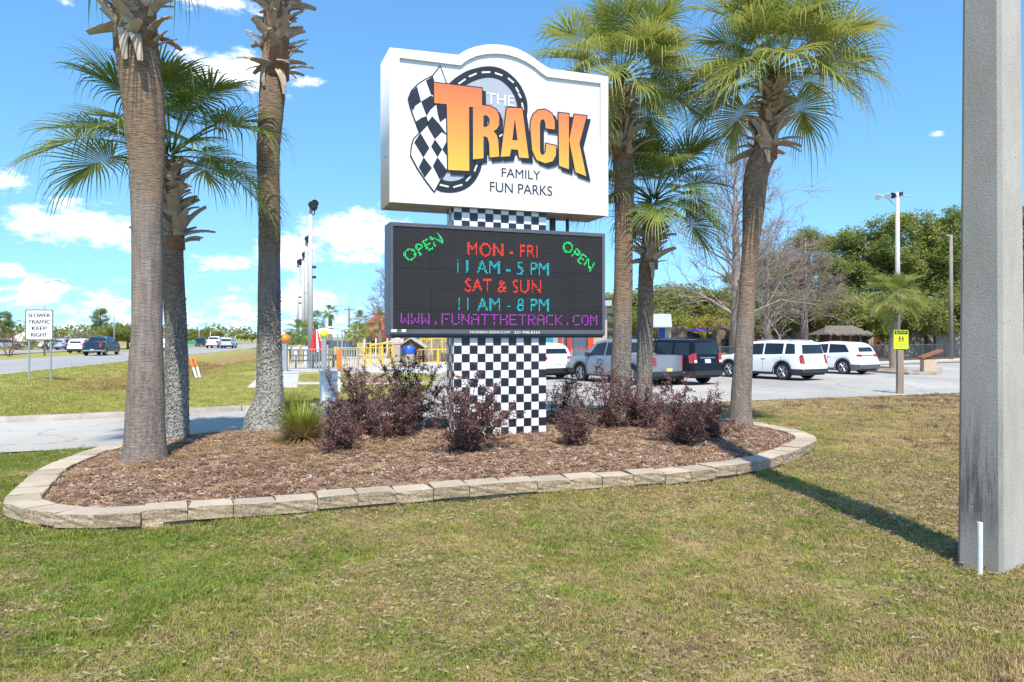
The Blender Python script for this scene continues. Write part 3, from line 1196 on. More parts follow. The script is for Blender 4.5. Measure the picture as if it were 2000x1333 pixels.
m_grout = mat('grout', (.55, .56, .58), (.48, .49, .5), .8, scale=10)

m_fire, nt_, b_ = new_mat('logo_gradient')
s_ = sep_pos(nt_, 'gen')
nt_.links.new(ramp(nt_, s_[1], [(0.0, (.84, .66, .04)), (.22, (.83, .55, .05)), (.48, (.80, .31, .06)), (.72, (.78, .145, .06)), (.95, (.76, .08, .055))]), b_.inputs['Base Color'])
b_.inputs['Roughness'].default_value = .4


def plate(name, polys, y_front, thick, material, parent, grow=0.0):
    """flat cut-out: closed outlines in face coordinates, holes by even-odd, front at y = y_front"""
    cu = bpy.data.curves.new(name, 'CURVE')
    cu.dimensions = '2D'
    cu.fill_mode = 'BOTH'
    cu.extrude = thick / 2
    cu.offset = grow
    for n_, poly in enumerate(polys):
        area = sum(poly[i - 1][0] * poly[i][1] - poly[i][0] * poly[i - 1][1] for i in range(len(poly)))
        hole = n_ > 0 and inside_np([poly[0][0]], [poly[0][1]], polys[0])[0]
        if (area > 0) == bool(hole):
            poly = poly[::-1]
        sp = cu.splines.new('POLY')
        sp.points.add(len(poly) - 1)
        for q_, p in zip(sp.points, poly):
            q_.co = (p[0], p[1], 0, 1)
        sp.use_cyclic_u = True
    tmp = bpy.data.objects.new(name, cu)
    me = bpy.data.meshes.new_from_object(tmp)
    bpy.data.objects.remove(tmp)
    bpy.data.curves.remove(cu)
    me.name = name
    me.materials.clear()
    me.materials.append(material)
    o = bpy.data.objects.new(name, me)
    COL.objects.link(o)
    o.rotation_euler = (R(90), 0, 0)               # mesh x -> x, mesh y -> z, mesh +z -> -y
    o.location = (0, y_front + thick / 2, 0)
    o.parent = parent
    return o


def text_mesh(txt, space=1.0):
    cu = bpy.data.curves.new('lettering', 'FONT')
    cu.body = txt
    cu.space_character = space
    cu.size = 1.0
    tmp = bpy.data.objects.new('lettering', cu)
    me = bpy.data.meshes.new_from_object(tmp)
    bpy.data.objects.remove(tmp)
    bpy.data.curves.remove(cu)
    return me


def text_fit(txt, x0, x1, z0, z1, y, material, parent, space=1.0, name='lettering', depth=.003, bold=0.0):
    """text fitted into a box on a face that looks along -y"""
    cu = bpy.data.curves.new(name, 'FONT')
    cu.body = txt
    cu.space_character = space
    cu.extrude = .002
    cu.offset = bold
    tmp = bpy.data.objects.new(name, cu)
    me = bpy.data.meshes.new_from_object(tmp)
    bpy.data.objects.remove(tmp)
    bpy.data.curves.remove(cu)
    co = np.array([v.co[:] for v in me.vertices])
    lo, hi = co.min(0), co.max(0)
    sx, sz = (x1 - x0) / (hi[0] - lo[0]), (z1 - z0) / (hi[1] - lo[1])
    for v in me.vertices:
        c = v.co.copy()
        v.co = Vector((x0 + (c.x - lo[0]) * sx, y - (depth if c.z > 0 else 0), z0 + (c.y - lo[1]) * sz))
    me.materials.clear()
    me.materials.append(material)
    o = bpy.data.objects.new(name, me)
    COL.objects.link(o)
    o.parent = parent
    return o


# --- column of checkered tiles
CB = .09                                            # the column's face lies this far behind the board's face


def col_x(px, py):
    return on_face(px, py, CB)


cx0 = col_x(886.0, 700)[0]
cx1 = col_x(1066.5, 760)[0]
NT = 12
TS = (cx1 - cx0) / NT
z_top_board = c4(700, 30)[1]
z_base = col_x(1030, 847)[1] - .012
CD = .38
colb = MB()
colb.box((cx0 + .006, CB + .006, z_base - .25), (cx1 - .006, CB + CD - .006, c3(900, 1100)[1]))
column = colb.build('column', m_grout, sign)


def tile(face, axis):
    q_ = MB()
    g = .0035
    if axis == 'f':
        q_.box((g, -.006, g), (TS - g, .006, TS - g))
    else:
        q_.box((-.006, g, g), (.006, CD / 3 - g, TS - g))
    return q_.mesh('tile', face)


t_mesh = {(a, c): tile(m_tile_b if c else m_tile_w, a) for a in 'fs' for c in (0, 1)}
n_low = int(math.ceil((c4(700, 715)[1] - z_base) / TS)) + 1
z_grid = z_base
rows = list(range(0, n_low))
up0 = int((c4(700, 40)[1] - z_base) / TS) - 1
up1 = int(math.ceil((c3(900, 1240)[1] - z_base) / TS)) + 1
rows += list(range(up0, up1))
for r_ in rows:
    for k in range(NT):
        put('tile', t_mesh['f', (r_ + k) % 2 == 0], column, (cx0 + k * TS, CB, z_grid + r_ * TS))
    for k in range(3):
        put('tile', t_mesh['s', (r_ + k) % 2 == 1], column, (cx0, CB + k * CD / 3, z_grid + r_ * TS))

# --- LED cabinet
bx0, bz1 = on_face(761.5, 433)
bx1 = on_face(1182, 560)[0]
bz0 = on_face(970, 656.5)[1]
BD = .46
led = MB().box((0.0, .02, bz0), (bx1, BD, bz1), .012).build('led_cabinet', m_ledcase, sign)
sx0, sz1 = c4(84, 66)
sx1 = c4(1322, 300)[0]
sz0 = c4(700, 676)[1]
fr = MB()
fr.box((0.004, -.008, sz1), (bx1 - .004, .03, bz1 - .004), .006)
fr.box((0.004, -.008, bz0 + .03), (bx1 - .004, .03, sz0 - .012), .006)
fr.box((0.004, -.006, sz0 - .012), (sx0, .03, sz1), .004)
fr.box((sx1, -.006, sz0 - .012), (bx1 - .004, .03, sz1), .004)
fr.build('bezel', m_ledcase, led)
MB().box((.03, .03, bz0 - .03), (bx1 - .03, BD - .05, bz0 + .002)).build('sill', m_ink, led)

m_screen, nt_, b_ = new_mat('led_screen')
s_ = sep_pos(nt_, 'obj')
PITCH = .0205
gxn = nmath(nt_, 'FRACT', nmath(nt_, 'DIVIDE', s_[0], PITCH))
gzn = nmath(nt_, 'FRACT', nmath(nt_, 'DIVIDE', s_[2], PITCH))
ga = nmath(nt_, 'ABSOLUTE', nmath(nt_, 'SUBTRACT', gxn, .5))
gb = nmath(nt_, 'ABSOLUTE', nmath(nt_, 'SUBTRACT', gzn, .5))
line = nsmooth(nt_, nmath(nt_, 'MAXIMUM', ga, gb), .36, .48)
nz = link_noise(nt_, 'obj', 2.2, 4)
col = mixc(nt_, line, (.012, .0117, .012), (.004, .004, .0042))
col = mixc(nt_, 1.0, col, ramp(nt_, nz, [(.3, (.8, .8, .8)), (.7, (1.25, 1.22, 1.2))]), 'MULTIPLY')
nt_.links.new(col, b_.inputs['Base Color'])
b_.inputs['Roughness'].default_value = .6
add_bump(nt_, b_, line, .5, .01)
ncol, nrow = 6, 5
pw, ph = (sx1 - sx0) / ncol, (sz1 - sz0 + .012) / nrow
for i in range(ncol):
    for j in range(nrow):
        MB().box((sx0 + i * pw + .0012, .004, sz0 - .012 + j * ph + .0025), (sx0 + (i + 1) * pw - .0012, .022, sz0 - .012 + (j + 1) * ph - .0025)).build('led_module', m_screen, led)

led_cols = {'red': emit_mat('led_red', (1.0, .06, .035), 1.25), 'cyan': emit_mat('led_cyan', (.02, .62, .72), .95),
            'green': emit_mat('led_green', (.03, .95, .22), 1.05), 'purple': emit_mat('led_purple', (.55, .06, .68), .95)}


def dots(name, pts, colour, size):
    b = MB()
    for (x, z) in pts:
        s = size / 2
        b.add([(x - s, -.003, z - s), (x + s, -.003, z - s), (x + s, -.003, z + s), (x - s, -.003, z + s),
               (x - s, .005, z - s), (x + s, .005, z - s), (x + s, .005, z + s), (x - s, .005, z + s)],
              [(0, 1, 2, 3), (0, 4, 5, 1), (1, 5, 6, 2), (2, 6, 7, 3), (3, 7, 4, 0)])
    return b.build(name, led_cols[colour], led)


def led_text(txt, x0, x1, z0, z1, colour, rot=0.0, pivot=None, drop=.025, seed=1):
    me = text_mesh(txt, 1.04)
    co = np.array([v.co[:2] for v in me.vertices])
    me.calc_loop_triangles()
    tri = np.array([t.vertices[:] for t in me.loop_triangles])
    bpy.data.meshes.remove(me)
    lo, hi = co.min(0), co.max(0)
    p = np.column_stack([x0 + (co[:, 0] - lo[0]) / (hi[0] - lo[0]) * (x1 - x0), z0 + (co[:, 1] - lo[1]) / (hi[1] - lo[1]) * (z1 - z0)])
    if rot:
        c = np.array([(x0 + x1) / 2, (z0 + z1) / 2])
        cr, sr = math.cos(rot), math.sin(rot)
        q_ = p - c
        p = c + np.column_stack([q_[:, 0] * cr - q_[:, 1] * sr, q_[:, 0] * sr + q_[:, 1] * cr])
    glo, ghi = p.min(0), p.max(0)
    gx_ = (np.arange(math.floor(glo[0] / PITCH), math.ceil(ghi[0] / PITCH) + 1) + .5) * PITCH
    gz_ = (np.arange(math.floor(glo[1] / PITCH), math.ceil(ghi[1] / PITCH) + 1) + .5) * PITCH
    A, B = np.meshgrid(gx_, gz_)
    A, B = A.ravel(), B.ravel()
    cover = np.zeros(len(A))
    for ux in (-.4, 0, .4):
        for uz in (-.4, 0, .4):
            A2, B2 = A + ux * PITCH, B + uz * PITCH
            one = np.zeros(len(A), bool)
            for t in tri:
                (ax, ay), (bx, by), (cx, cy) = p[t]
                if abs((bx - ax) * (cy - ay) - (cx - ax) * (by - ay)) < 1e-9:
                    continue
                d1 = (A2 - bx) * (ay - by) - (ax - bx) * (B2 - by)
                d2 = (A2 - cx) * (by - cy) - (bx - cx) * (B2 - cy)
                d3 = (A2 - ax) * (cy - ay) - (cx - ax) * (B2 - ay)
                one |= ~(((d1 < 0) | (d2 < 0) | (d3 < 0)) & ((d1 > 0) | (d2 > 0) | (d3 > 0)))
            cover += one
    hit = cover >= 4
    r_ = np.random.default_rng(seed)
    hit &= r_.random(len(A)) > drop
    return dots('led_lettering', list(zip(A[hit], B[hit])), colour, .0115)


def fit4(cx0_, cx1_, cyt, cyb):
    x0, _ = c4(cx0_, (cyt + cyb) / 2)
    x1, _ = c4(cx1_, (cyt + cyb) / 2)
    m = (cx0_ + cx1_) / 2
    return x0, x1, c4(m, cyb)[1], c4(m, cyt)[1]


led_text('MON - FRI', *fit4(525, 942, 172, 250), 'red', seed=1)
led_text('11 AM - 5 PM', *fit4(465, 1005, 272, 354), 'cyan', seed=2)
led_text('SAT & SUN', *fit4(510, 958, 383, 460), 'red', seed=3)
led_text('11 AM - 8 PM', *fit4(470, 1005, 493, 569), 'cyan', seed=4)
xa, za = c4(262, 192)
led_text('OPEN', xa - .335, xa + .335, za - .092, za + .092, 'green', rot=R(30), seed=5)
xa, za = c4(1180, 243)
led_text('OPEN', xa - .325, xa + .325, za - .09, za + .09, 'green', rot=R(-35), seed=6)
F57 = {'W': '10001 10001 10001 10101 10101 11011 10001', 'F': '11111 10000 10000 11110 10000 10000 10000', 'U': '10001 10001 10001 10001 10001 10001 01110',
       'N': '10001 11001 11001 10101 10011 10011 10001', 'A': '01110 10001 10001 11111 10001 10001 10001', 'T': '11111 00100 00100 00100 00100 00100 00100',
       'H': '10001 10001 10001 11111 10001 10001 10001', 'E': '11111 10000 10000 11110 10000 10000 11111', 'R': '11110 10001 10001 11110 10100 10010 10001',
       'C': '01111 10000 10000 10000 10000 10000 01111', 'K': '10001 10010 10100 11000 10100 10010 10001', 'O': '01110 10001 10001 10001 10001 10001 01110',
       'M': '10001 11011 10101 10101 10001 10001 10001', '.': '00000 00000 00000 00000 00000 00100 00100'}
x0_, x1_, z0_, z1_ = fit4(133, 1292, 592, 648)
msg = 'WWW.FUNATTHETRACK.COM'
adv = (x1_ - x0_) / (len(msg) - .25)
pts = []
rl = random.Random(8)
for k, ch_ in enumerate(msg):
    w_ = adv * .68
    for rr, row in enumerate(F57[ch_].split()):
        for cc, bit in enumerate(row):
            if bit == '1' and rl.random() > .07:
                pts.append((x0_ + k * adv + cc / 4 * w_, z1_ - rr / 6 * (z1_ - z0_)))
dots('led_lettering', pts, 'purple', .014)
# maker's lettering and two stickers on the lower bezel
yb = -.0085
text_fit('MODERN SIGNS.COM', *fit4(540, 773, 688, 702), yb, m_white_ink, led, bold=.0)
text_fit('251-948-8334', *fit4(800, 951, 688, 704), yb, m_white_ink, led, bold=.0)
for (a_, b2) in ((72, 106), (134, 160)):
    x0, x1, z0, z1 = fit4(a_, b2, 678, 693)
    MB().box((x0, yb - .002, z0), (x1, yb, z1)).build('sticker', m_white_ink, led)

# --- white logo cabinet
outer = [c3(*p) for p in [(75, 52), (572, 105), (605, 84), (645, 63), (700, 44), (760, 33), (820, 29), (880, 32), (940, 42), (1000, 60), (1060, 90), (1115, 126), (1160, 160), (1200, 186), (1238, 205), (1654, 262)]]
ox0 = on_face(760.5, 250)[0]
ox1 = on_face(1186.8, 290)[0]
wz0 = on_face(970, 408.5)[1]
outer[0] = (ox0, outer[0][1])
outer[-1] = (ox1, outer[-1][1])
zl = outer[0][1]
outer = outer + [(ox1, wz0), (ox0, wz0)]
inner = [c3(*p) for p in [(147, 125), (590, 180), (620, 155), (650, 136), (700, 114), (750, 102), (800, 96), (850, 95), (900, 99), (950, 109), (1000, 125), (1060, 152), (1120, 190), (1165, 228), (1212, 262), (1600, 310)]]
iz0 = c3(860, 1148)[1]
inner = inner + [(inner[-1][0], iz0), (inner[0][0], iz0)]
YW = -.02
cab = plate('logo_cabinet', [outer], YW + .05, .70, m_white, sign)
plate('frame', [outer, inner], YW, .048, m_white, cab).location = (0, 0, 0)
frame = cab.children[0]
frame.rotation_euler = (0, 0, 0)
frame.location = (0, 0, .35 + .026)
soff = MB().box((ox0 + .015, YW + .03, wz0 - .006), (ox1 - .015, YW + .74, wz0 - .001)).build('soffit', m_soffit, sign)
# printed face and logo (each layer a thin sheet on the one below)
YP = YW + .038
face = plate('face_panel', [inner], YP, .010, m_panel, sign)
lay = [YP]


def logo(name, polys, level, material, grow=0.0):
    return plate(name, polys, YP - .003 * (level + 1), .0022, material, sign, grow)


def cc3(pts):
    return [c3(*p) for p in pts]


ring_o = catmull([(450, 380), (500, 315), (570, 256), (660, 208), (790, 182), (900, 205), (1000, 285), (1058, 385), (1078, 480), (1060, 590), (1000, 690), (900, 760), (800, 815), (752, 880), (735, 940), (690, 1020), (620, 1075), (530, 1098), (430, 1082), (380, 1000), (400, 700)], True, 4)
ring_i = catmull([(560, 400), (620, 330), (700, 285), (790, 265), (870, 280), (940, 335), (985, 410), (1002, 490), (985, 580), (930, 640), (800, 690), (690, 780), (655, 880), (640, 950), (600, 995), (520, 1015), (450, 990), (430, 900), (470, 700)], True, 4)
logo('logo_infill', [cc3(ring_i)], 0, m_greyink, .004)
logo('logo_road', [cc3(ring_o), cc3(ring_i)], 1, m_ink)
dash = [((578, 310), (628, 275)), ((652, 258), (708, 235)), ((745, 227), (808, 225)), ((840, 231), (895, 250)), ((935, 268), (977, 302)), ((992, 335), (1012, 372)), ((1012, 380), (1030, 412)), ((1036, 447), (1046, 500)), ((872, 690), (896, 676)), ((692, 944), (712, 892)), ((632, 1015), (672, 970)), ((540, 1058), (605, 1040)), ((442, 1040), (506, 1055))]
for (p, q_) in dash:
    d = Vector((q_[0] - p[0], q_[1] - p[1])).normalized()
    nn = Vector((-d.y, d.x)) * 6
    logo('logo_dash', [cc3([(p[0] + nn.x, p[1] + nn.y), (q_[0] + nn.x, q_[1] + nn.y), (q_[0] - nn.x, q_[1] - nn.y), (p[0] - nn.x, p[1] - nn.y)])], 2, m_cream)
text_fit('THE', *[f for f in (lambda a, b2, c, d: (c3(a, c)[0], c3(b2, c)[0], c3((a + b2) / 2, d)[1], c3((a + b2) / 2, c)[1]))(782, 980, 385, 462)], YP - .007, m_white_ink, sign)
flag = [(443, 192), (392, 256), (330, 288), (285, 318), (240, 365), (218, 420), (232, 480), (255, 545), (300, 665), (255, 715), (240, 765), (235, 830), (280, 915), (340, 1005), (400, 1085), (440, 1010), (490, 935), (520, 700), (520, 500), (500, 330), (485, 308)]
logo('logo_flag', [cc3(flag)], 3, m_ink, .02)
logo('logo_flag', [cc3(flag)], 4, m_white_ink)
cells = [[(218, 420), (240, 365), (276, 330), (305, 440), (262, 472), (246, 510), (232, 480)],
         [(340, 288), (392, 256), (408, 320), (408, 400), (376, 388)],
         [(305, 440), (376, 395), (412, 420), (415, 460), (372, 500), (345, 545)],
         [(268, 585), (310, 555), (345, 545), (362, 600), (300, 668)],
         [(415, 462), (500, 470), (500, 545), (442, 590), (425, 530)],
         [(345, 600), (385, 545), (440, 605), (500, 690), (455, 660), (405, 712), (362, 640)],
         [(255, 735), (300, 665), (366, 775), (322, 845)],
         [(378, 765), (405, 712), (458, 786), (424, 842)],
         [(288, 915), (324, 842), (384, 920), (332, 990)],
         [(390, 905), (424, 842), (492, 935), (440, 1005)],
         [(458, 786), (492, 722), (520, 760), (520, 830), (495, 840)]]
for c in cells:
    logo('flag_check', [cc3(c)], 5, m_ink)
LET = {'T': [[(398, 305), (742, 345), (745, 490), (650, 478), (652, 942), (500, 935), (490, 460), (400, 452)]],
       'R': [[(680, 480), (715, 472), (750, 468), (800, 475), (848, 500), (868, 548), (868, 610), (850, 640), (826, 655), (850, 682), (862, 725), (868, 838), (800, 845), (797, 745), (785, 700), (755, 690), (755, 850), (680, 858)],
             [(755, 540), (780, 541), (797, 560), (800, 585), (793, 612), (775, 625), (755, 625)]],
       'A': [[(925, 485), (1035, 490), (1082, 850), (1012, 845), (1005, 790), (955, 785), (945, 835), (880, 840)], [(982, 560), (1002, 722), (963, 720)]],
       'C': [[(1270, 642), (1203, 634), (1203, 600), (1195, 575), (1183, 568), (1170, 576), (1163, 600), (1163, 795), (1170, 820), (1182, 828), (1196, 820), (1205, 795), (1208, 745), (1280, 762), (1278, 830), (1255, 872), (1200, 886), (1140, 862), (1108, 795), (1095, 640), (1098, 580), (1115, 535), (1150, 504), (1200, 498), (1248, 525), (1270, 580)]],
       'K': [[(1298, 522), (1372, 530), (1372, 930), (1302, 905)], [(1412, 535), (1500, 545), (1448, 745), (1498, 980), (1420, 950), (1375, 720)]]}
SHD = {'T': (24, 26), 'R': (22, 26), 'A': (26, 26), 'C': (24, 26), 'K': (24, 28)}
for i, (ch_, polys) in enumerate(LET.items()):
    dx, dy = SHD[ch_]
    logo('letter_shadow', [cc3([(x + dx, y + dy) for x, y in p]) for p in polys], 6, m_ink, .016)
    logo('letter_outline', [cc3(p) for p in polys], 7 + (i % 2) * .3, m_ink, .019)
# the T stands over the R, the K's leg over its stem
for i, (ch_, polys) in enumerate(LET.items()):
    if ch_ == 'K':
        for p in polys:
            logo('letter', [cc3(p)], 8, m_fire)
    else:
        logo('letter', [cc3(p) for p in polys], 9 if ch_ == 'T' else 8, m_fire)


def fit3(a, b2, yt, ybm):
    m = (a + b2) / 2
    return c3(a, (yt + ybm) / 2)[0], c3(b2, (yt + ybm) / 2)[0], c3(m, ybm)[1], c3(m, yt)[1]


text_fit('FAMILY', *fit3(890, 1170, 930, 994), YP, m_ink, sign, depth=.004, bold=0.0)
text_fit('FUN PARKS', *fit3(806, 1255, 1034, 1106), YP, m_ink, sign, depth=.004, bold=0.0)
for k in range(9):                                   # rivets and a panel seam along the frame
    f = (k + .5) / 9
    for zz in (wz0 + .05, ):
        q_ = MB().lathe([(.012, 0), (.010, .005), (.002, .007)], 8)
        q_.xform(Matrix.Translation((ox0 + .06 + (ox1 - ox0 - .12) * f, YW - .001, zz)) @ Matrix.Rotation(R(90), 4, 'X'))
        q_.build('rivet', m_grout, sign)
MB().box(((ox0 + ox1) / 2 - .002, YW - .0015, wz0 + .002), ((ox0 + ox1) / 2 + .002, YW + .002, iz0 - .002)).build('seam', m_grout, sign)
# steel posts behind the column, between the two cabinets
for px in (1105, 1135):
    x = on_face(px, 445)[0]
    MB().tube([(x, .55, bz1 - .3), (x, .55, wz0 + .1)], .055 if px == 1105 else .03, 12).build('post', m_ledcase, sign, smooth=True)
hb = MB().box((ox0 - .004, .31, c3(60, 800)[1] - .03), (ox0 + .01, .35, c3(60, 800)[1] + .01)).build('latch', m_ledcase, sign)

# ------------------------------------------------------------------ palms
m_trunk, nt_, b_ = new_mat('palm_bark')
s_ = sep_pos(nt_, 'obj')
fib = link_noise(nt_, 'obj', 9, 5, .65, (1, 1, 7))
vert = link_noise(nt_, 'obj', 16, 5, .7, (1, 1, .12))
blot = link_noise(nt_, 'obj', 2.4, 4, .6)
lich = link_noise(nt_, 'obj', 26, 4, .7)
hn = nmath(nt_, 'ADD', s_[2], nmath(nt_, 'MULTIPLY', blot, 1.5))
upper = ramp(nt_, fib, [(.25, (0.096, 0.060, 0.038)), (.42, (0.232, 0.152, 0.100)), (.6, (0.352, 0.256, 0.180)), (.8, (0.480, 0.380, 0.284))])
lower = ramp(nt_, nmath(nt_, 'ADD', nmath(nt_, 'MULTIPLY', vert, .62), nmath(nt_, 'MULTIPLY', fib, .38)), [(.25, (0.112, 0.084, 0.068)), (.46, (0.240, 0.192, 0.160)), (.62, (0.336, 0.280, 0.236)), (.78, (0.440, 0.384, 0.336))])
rg_ = nt_.nodes.new('ShaderNodeAttribute')
rg_.attribute_name = 'ringed'
rmask = nsmooth(nt_, nmath(nt_, 'ADD', rg_.outputs['Fac'], nmath(nt_, 'MULTIPLY', nmath(nt_, 'SUBTRACT', blot, .5), 1.1)), .15, .85)
bark = mixc(nt_, rmask, lower, upper)
bark = mixc(nt_, nmath(nt_, 'MULTIPLY', nsmooth(nt_, blot, .54, .70), .45), bark, (.40, .27, .18))
scar = link_noise(nt_, 'obj', 5.5, 5, .7, (1, 1, .4))
bark = mixc(nt_, nmath(nt_, 'MULTIPLY', nsmooth(nt_, scar, .56, .68), .45), bark, (.13, .095, .075))
bark = mixc(nt_, nmath(nt_, 'MULTIPLY', nsmooth(nt_, scar, .38, .28), .5), bark, (.44, .39, .33))
oi_ = nt_.nodes.new('ShaderNodeAttribute')
oi_.attribute_name = 'lichen'
lm = nsmooth(nt_, nmath(nt_, 'ADD', lich, nmath(nt_, 'MULTIPLY', oi_.outputs['Fac'], .22)), .58, .70)
lm = nmath(nt_, 'MULTIPLY', lm, nsmooth(nt_, oi_.outputs['Fac'], .05, .35))
lc = ramp(nt_, link_noise(nt_, 'obj', 60, 3), [(.35, (.25, .24, .20)), (.65, (.52, .51, .45))])
bark = mixc(nt_, lm, bark, lc)
nt_.links.new(bark, b_.inputs['Base Color'])
b_.inputs['Roughness'].default_value = .95
b_.inputs['Specular IOR Level'].default_value = .1
hmix = nt_.nodes.new('ShaderNodeMix')
nt_.links.new(rmask, hmix.inputs[0])
nt_.links.new(nmath(nt_, 'ADD', nmath(nt_, 'MULTIPLY', vert, .7), nmath(nt_, 'MULTIPLY', fib, .35)), hmix.inputs[2])
nt_.links.new(fib, hmix.inputs[3])
hgt = nmath(nt_, 'ADD', hmix.outputs[0], nmath(nt_, 'MULTIPLY', lm, .5))
add_bump(nt_, b_, hgt, 1.0, .05)

m_boot = mat('old_leaf_base', (.56, .46, .355), (.26, .18, .125), .9, scale=7, bump=.5, bscale=24, stretch=(.3, 1, 1), lo=.3, hi=.7)
m_fiber = mat('boot_fibre', (.30, .17, .095), (.15, .085, .05), .95, scale=14, bump=.6, bscale=40)
m_lichen = mat('lichen_flake', (.42, .41, .36), (.16, .14, .115), .95, scale=20, bump=.4)
m_frond = leaf_mat('palm_leaf', [(.3, (.12, .17, .03)), (.45, (.25, .29, .06)), (.58, (.40, .41, .11)), (.75, (.58, .54, .22))], 2.6, .38, .42, fine=22, spec=.35, coord='obj', rnd=.22)
m_frond_d = leaf_mat('palm_leaf_green', [(.3, (.085, .14, .028)), (.46, (.165, .23, .045)), (.6, (.27, .33, .075)), (.8, (.42, .43, .14))], 2.6, .36, .42, fine=22, spec=.35, coord='obj', rnd=.22)


def frond_mesh(seed, inc, mtl, pet=.80, blade=.86, nseg=50, droop=1.0):
    """costapalmate leaf: petiole leaving the crown at angle inc, then a curved costa with a fan of drooping segments"""
    rnd = random.Random(seed)
    b = MB()
    a = inc
    p = Vector((0, 0, 0))
    pts = [p.copy()]
    n = 6
    for i in range(n):
        a -= (.02 + .035 * max(0, math.cos(inc))) * droop
        p = p + Vector((math.cos(a), 0, math.sin(a))) * (pet / n)
        pts.append(p.copy())
    b.tube(pts, [.022 - .012 * i / n for i in range(n + 1)], 4, flat=.6)
    cost = [p.copy()]
    dirs = []
    m = 8
    for i in range(m):
        a -= .055 * droop
        d = Vector((math.cos(a), 0, math.sin(a)))
        dirs.append(d)
        p = p + d * (.46 * blade / m)
        cost.append(p.copy())
    dirs.append(dirs[-1])
    twist = rnd.uniform(-.25, .25)
    side = Vector((0, math.cos(twist), math.sin(twist)))
    for k in range(nseg):
        f = (k + .5) / nseg * 2 - 1
        phi = f * 2.35 + rnd.uniform(-.03, .03)
        u = 1 - abs(f) ** 1.2
        ci = u * m
        i0 = min(int(ci), m - 1)
        st = cost[i0].lerp(cost[i0 + 1], ci - i0)
        cd = dirs[i0]
        nrm = cd.cross(side).normalized()
        if nrm.z < 0 and abs(inc) < 1.3:
            nrm = -nrm
        d = (cd * math.cos(phi) + side * math.sin(phi)).normalized()
        L = blade * (.72 + .28 * math.cos(phi * .8)) * rnd.uniform(.88, 1.08)
        wv = d.cross(nrm).normalized()
        w0 = .036 * (blade / .92)
        sag = rnd.uniform(.15, 1.2) * droop
        brk = rnd.uniform(.42, .72)
        prev = None
        ns = 6
        for j in range(ns + 1):
            s = j / ns
            q_ = st + d * (L * s) + nrm * (.16 * L * abs(math.sin(phi)) * math.sin(s * 1.8))
            h = max(0.0, s - brk)
            q_ = q_ + Vector((0, 0, -1)) * (h * h * 2.1 * L * sag)
            q_ = q_ - d * (h * h * .8 * L * sag)
            w = w0 * (.35 + .65 * min(1, s / .35)) * (1 - max(0, (s - .42) / .58) ** .9 * .95)
            row = (q_ - wv * w * .5, q_ + nrm * (-.22 * w), q_ + wv * w * .5)
            o = len(b.v)
            b.v.extend([r_[:] for r_ in row])
            if prev is not None:
                b.f.append((prev, prev + 1, o + 1, o))
                b.f.append((prev + 1, prev + 2, o + 2, o + 1))
            prev = o
    return b.mesh('frond', mtl, smooth=True)


INCS = [1.45, 1.15, .85, .55, .25, -.05, -.4, -.75]
FR = {}
for mi, mm in enumerate((m_frond, m_frond_d)):
    for i, inc in enumerate(INCS):
        FR[mi, i] = [frond_mesh(100 * mi + 10 * i + v, inc, mm, droop=.85 if v else 1.15) for v in range(2)]


def boot_mesh(seed):
    rnd = random.Random(seed)
    b = MB()
    L = rnd.uniform(.30, .44)
    n = 5
    curl = rnd.uniform(.2, .9)
    a = rnd.uniform(.95, 1.15)
    p = Vector((-.03, 0, -.06))
    rows = []
    for i in range(n + 1):
        t = i / n
        w = .085 * (1 - t) + .062
        th = .026 * (1 - .5 * t)
        d = Vector((math.cos(a), 0, math.sin(a)))
        nn = Vector((-d.z, 0, d.x))
        rows.append([p + Vector((0, -w / 2, 0)) - nn * th * .3, p - nn * th, p + Vector((0, w / 2, 0)) - nn * th * .3, p + Vector((0, w * .42, 0)) + nn * th * .5, p + Vector((0, -w * .42, 0)) + nn * th * .5])
        p = p + d * (L / n)
        a -= curl / n
    for r_ in rows:
        b.v.extend([q_[:] for q_ in r_])
    for i in range(n):
        for k in range(5):
            b.f.append((i * 5 + k, i * 5 + (k + 1) % 5, (i + 1) * 5 + (k + 1) % 5, (i + 1) * 5 + k))
    b.f.append(tuple(range(n * 5, n * 5 + 5)))
    b.f.append((4, 3, 2, 1, 0))
    return b.mesh('leaf_base', m_boot, angle=50)


BOOTS = [boot_mesh(k) for k in range(6)]


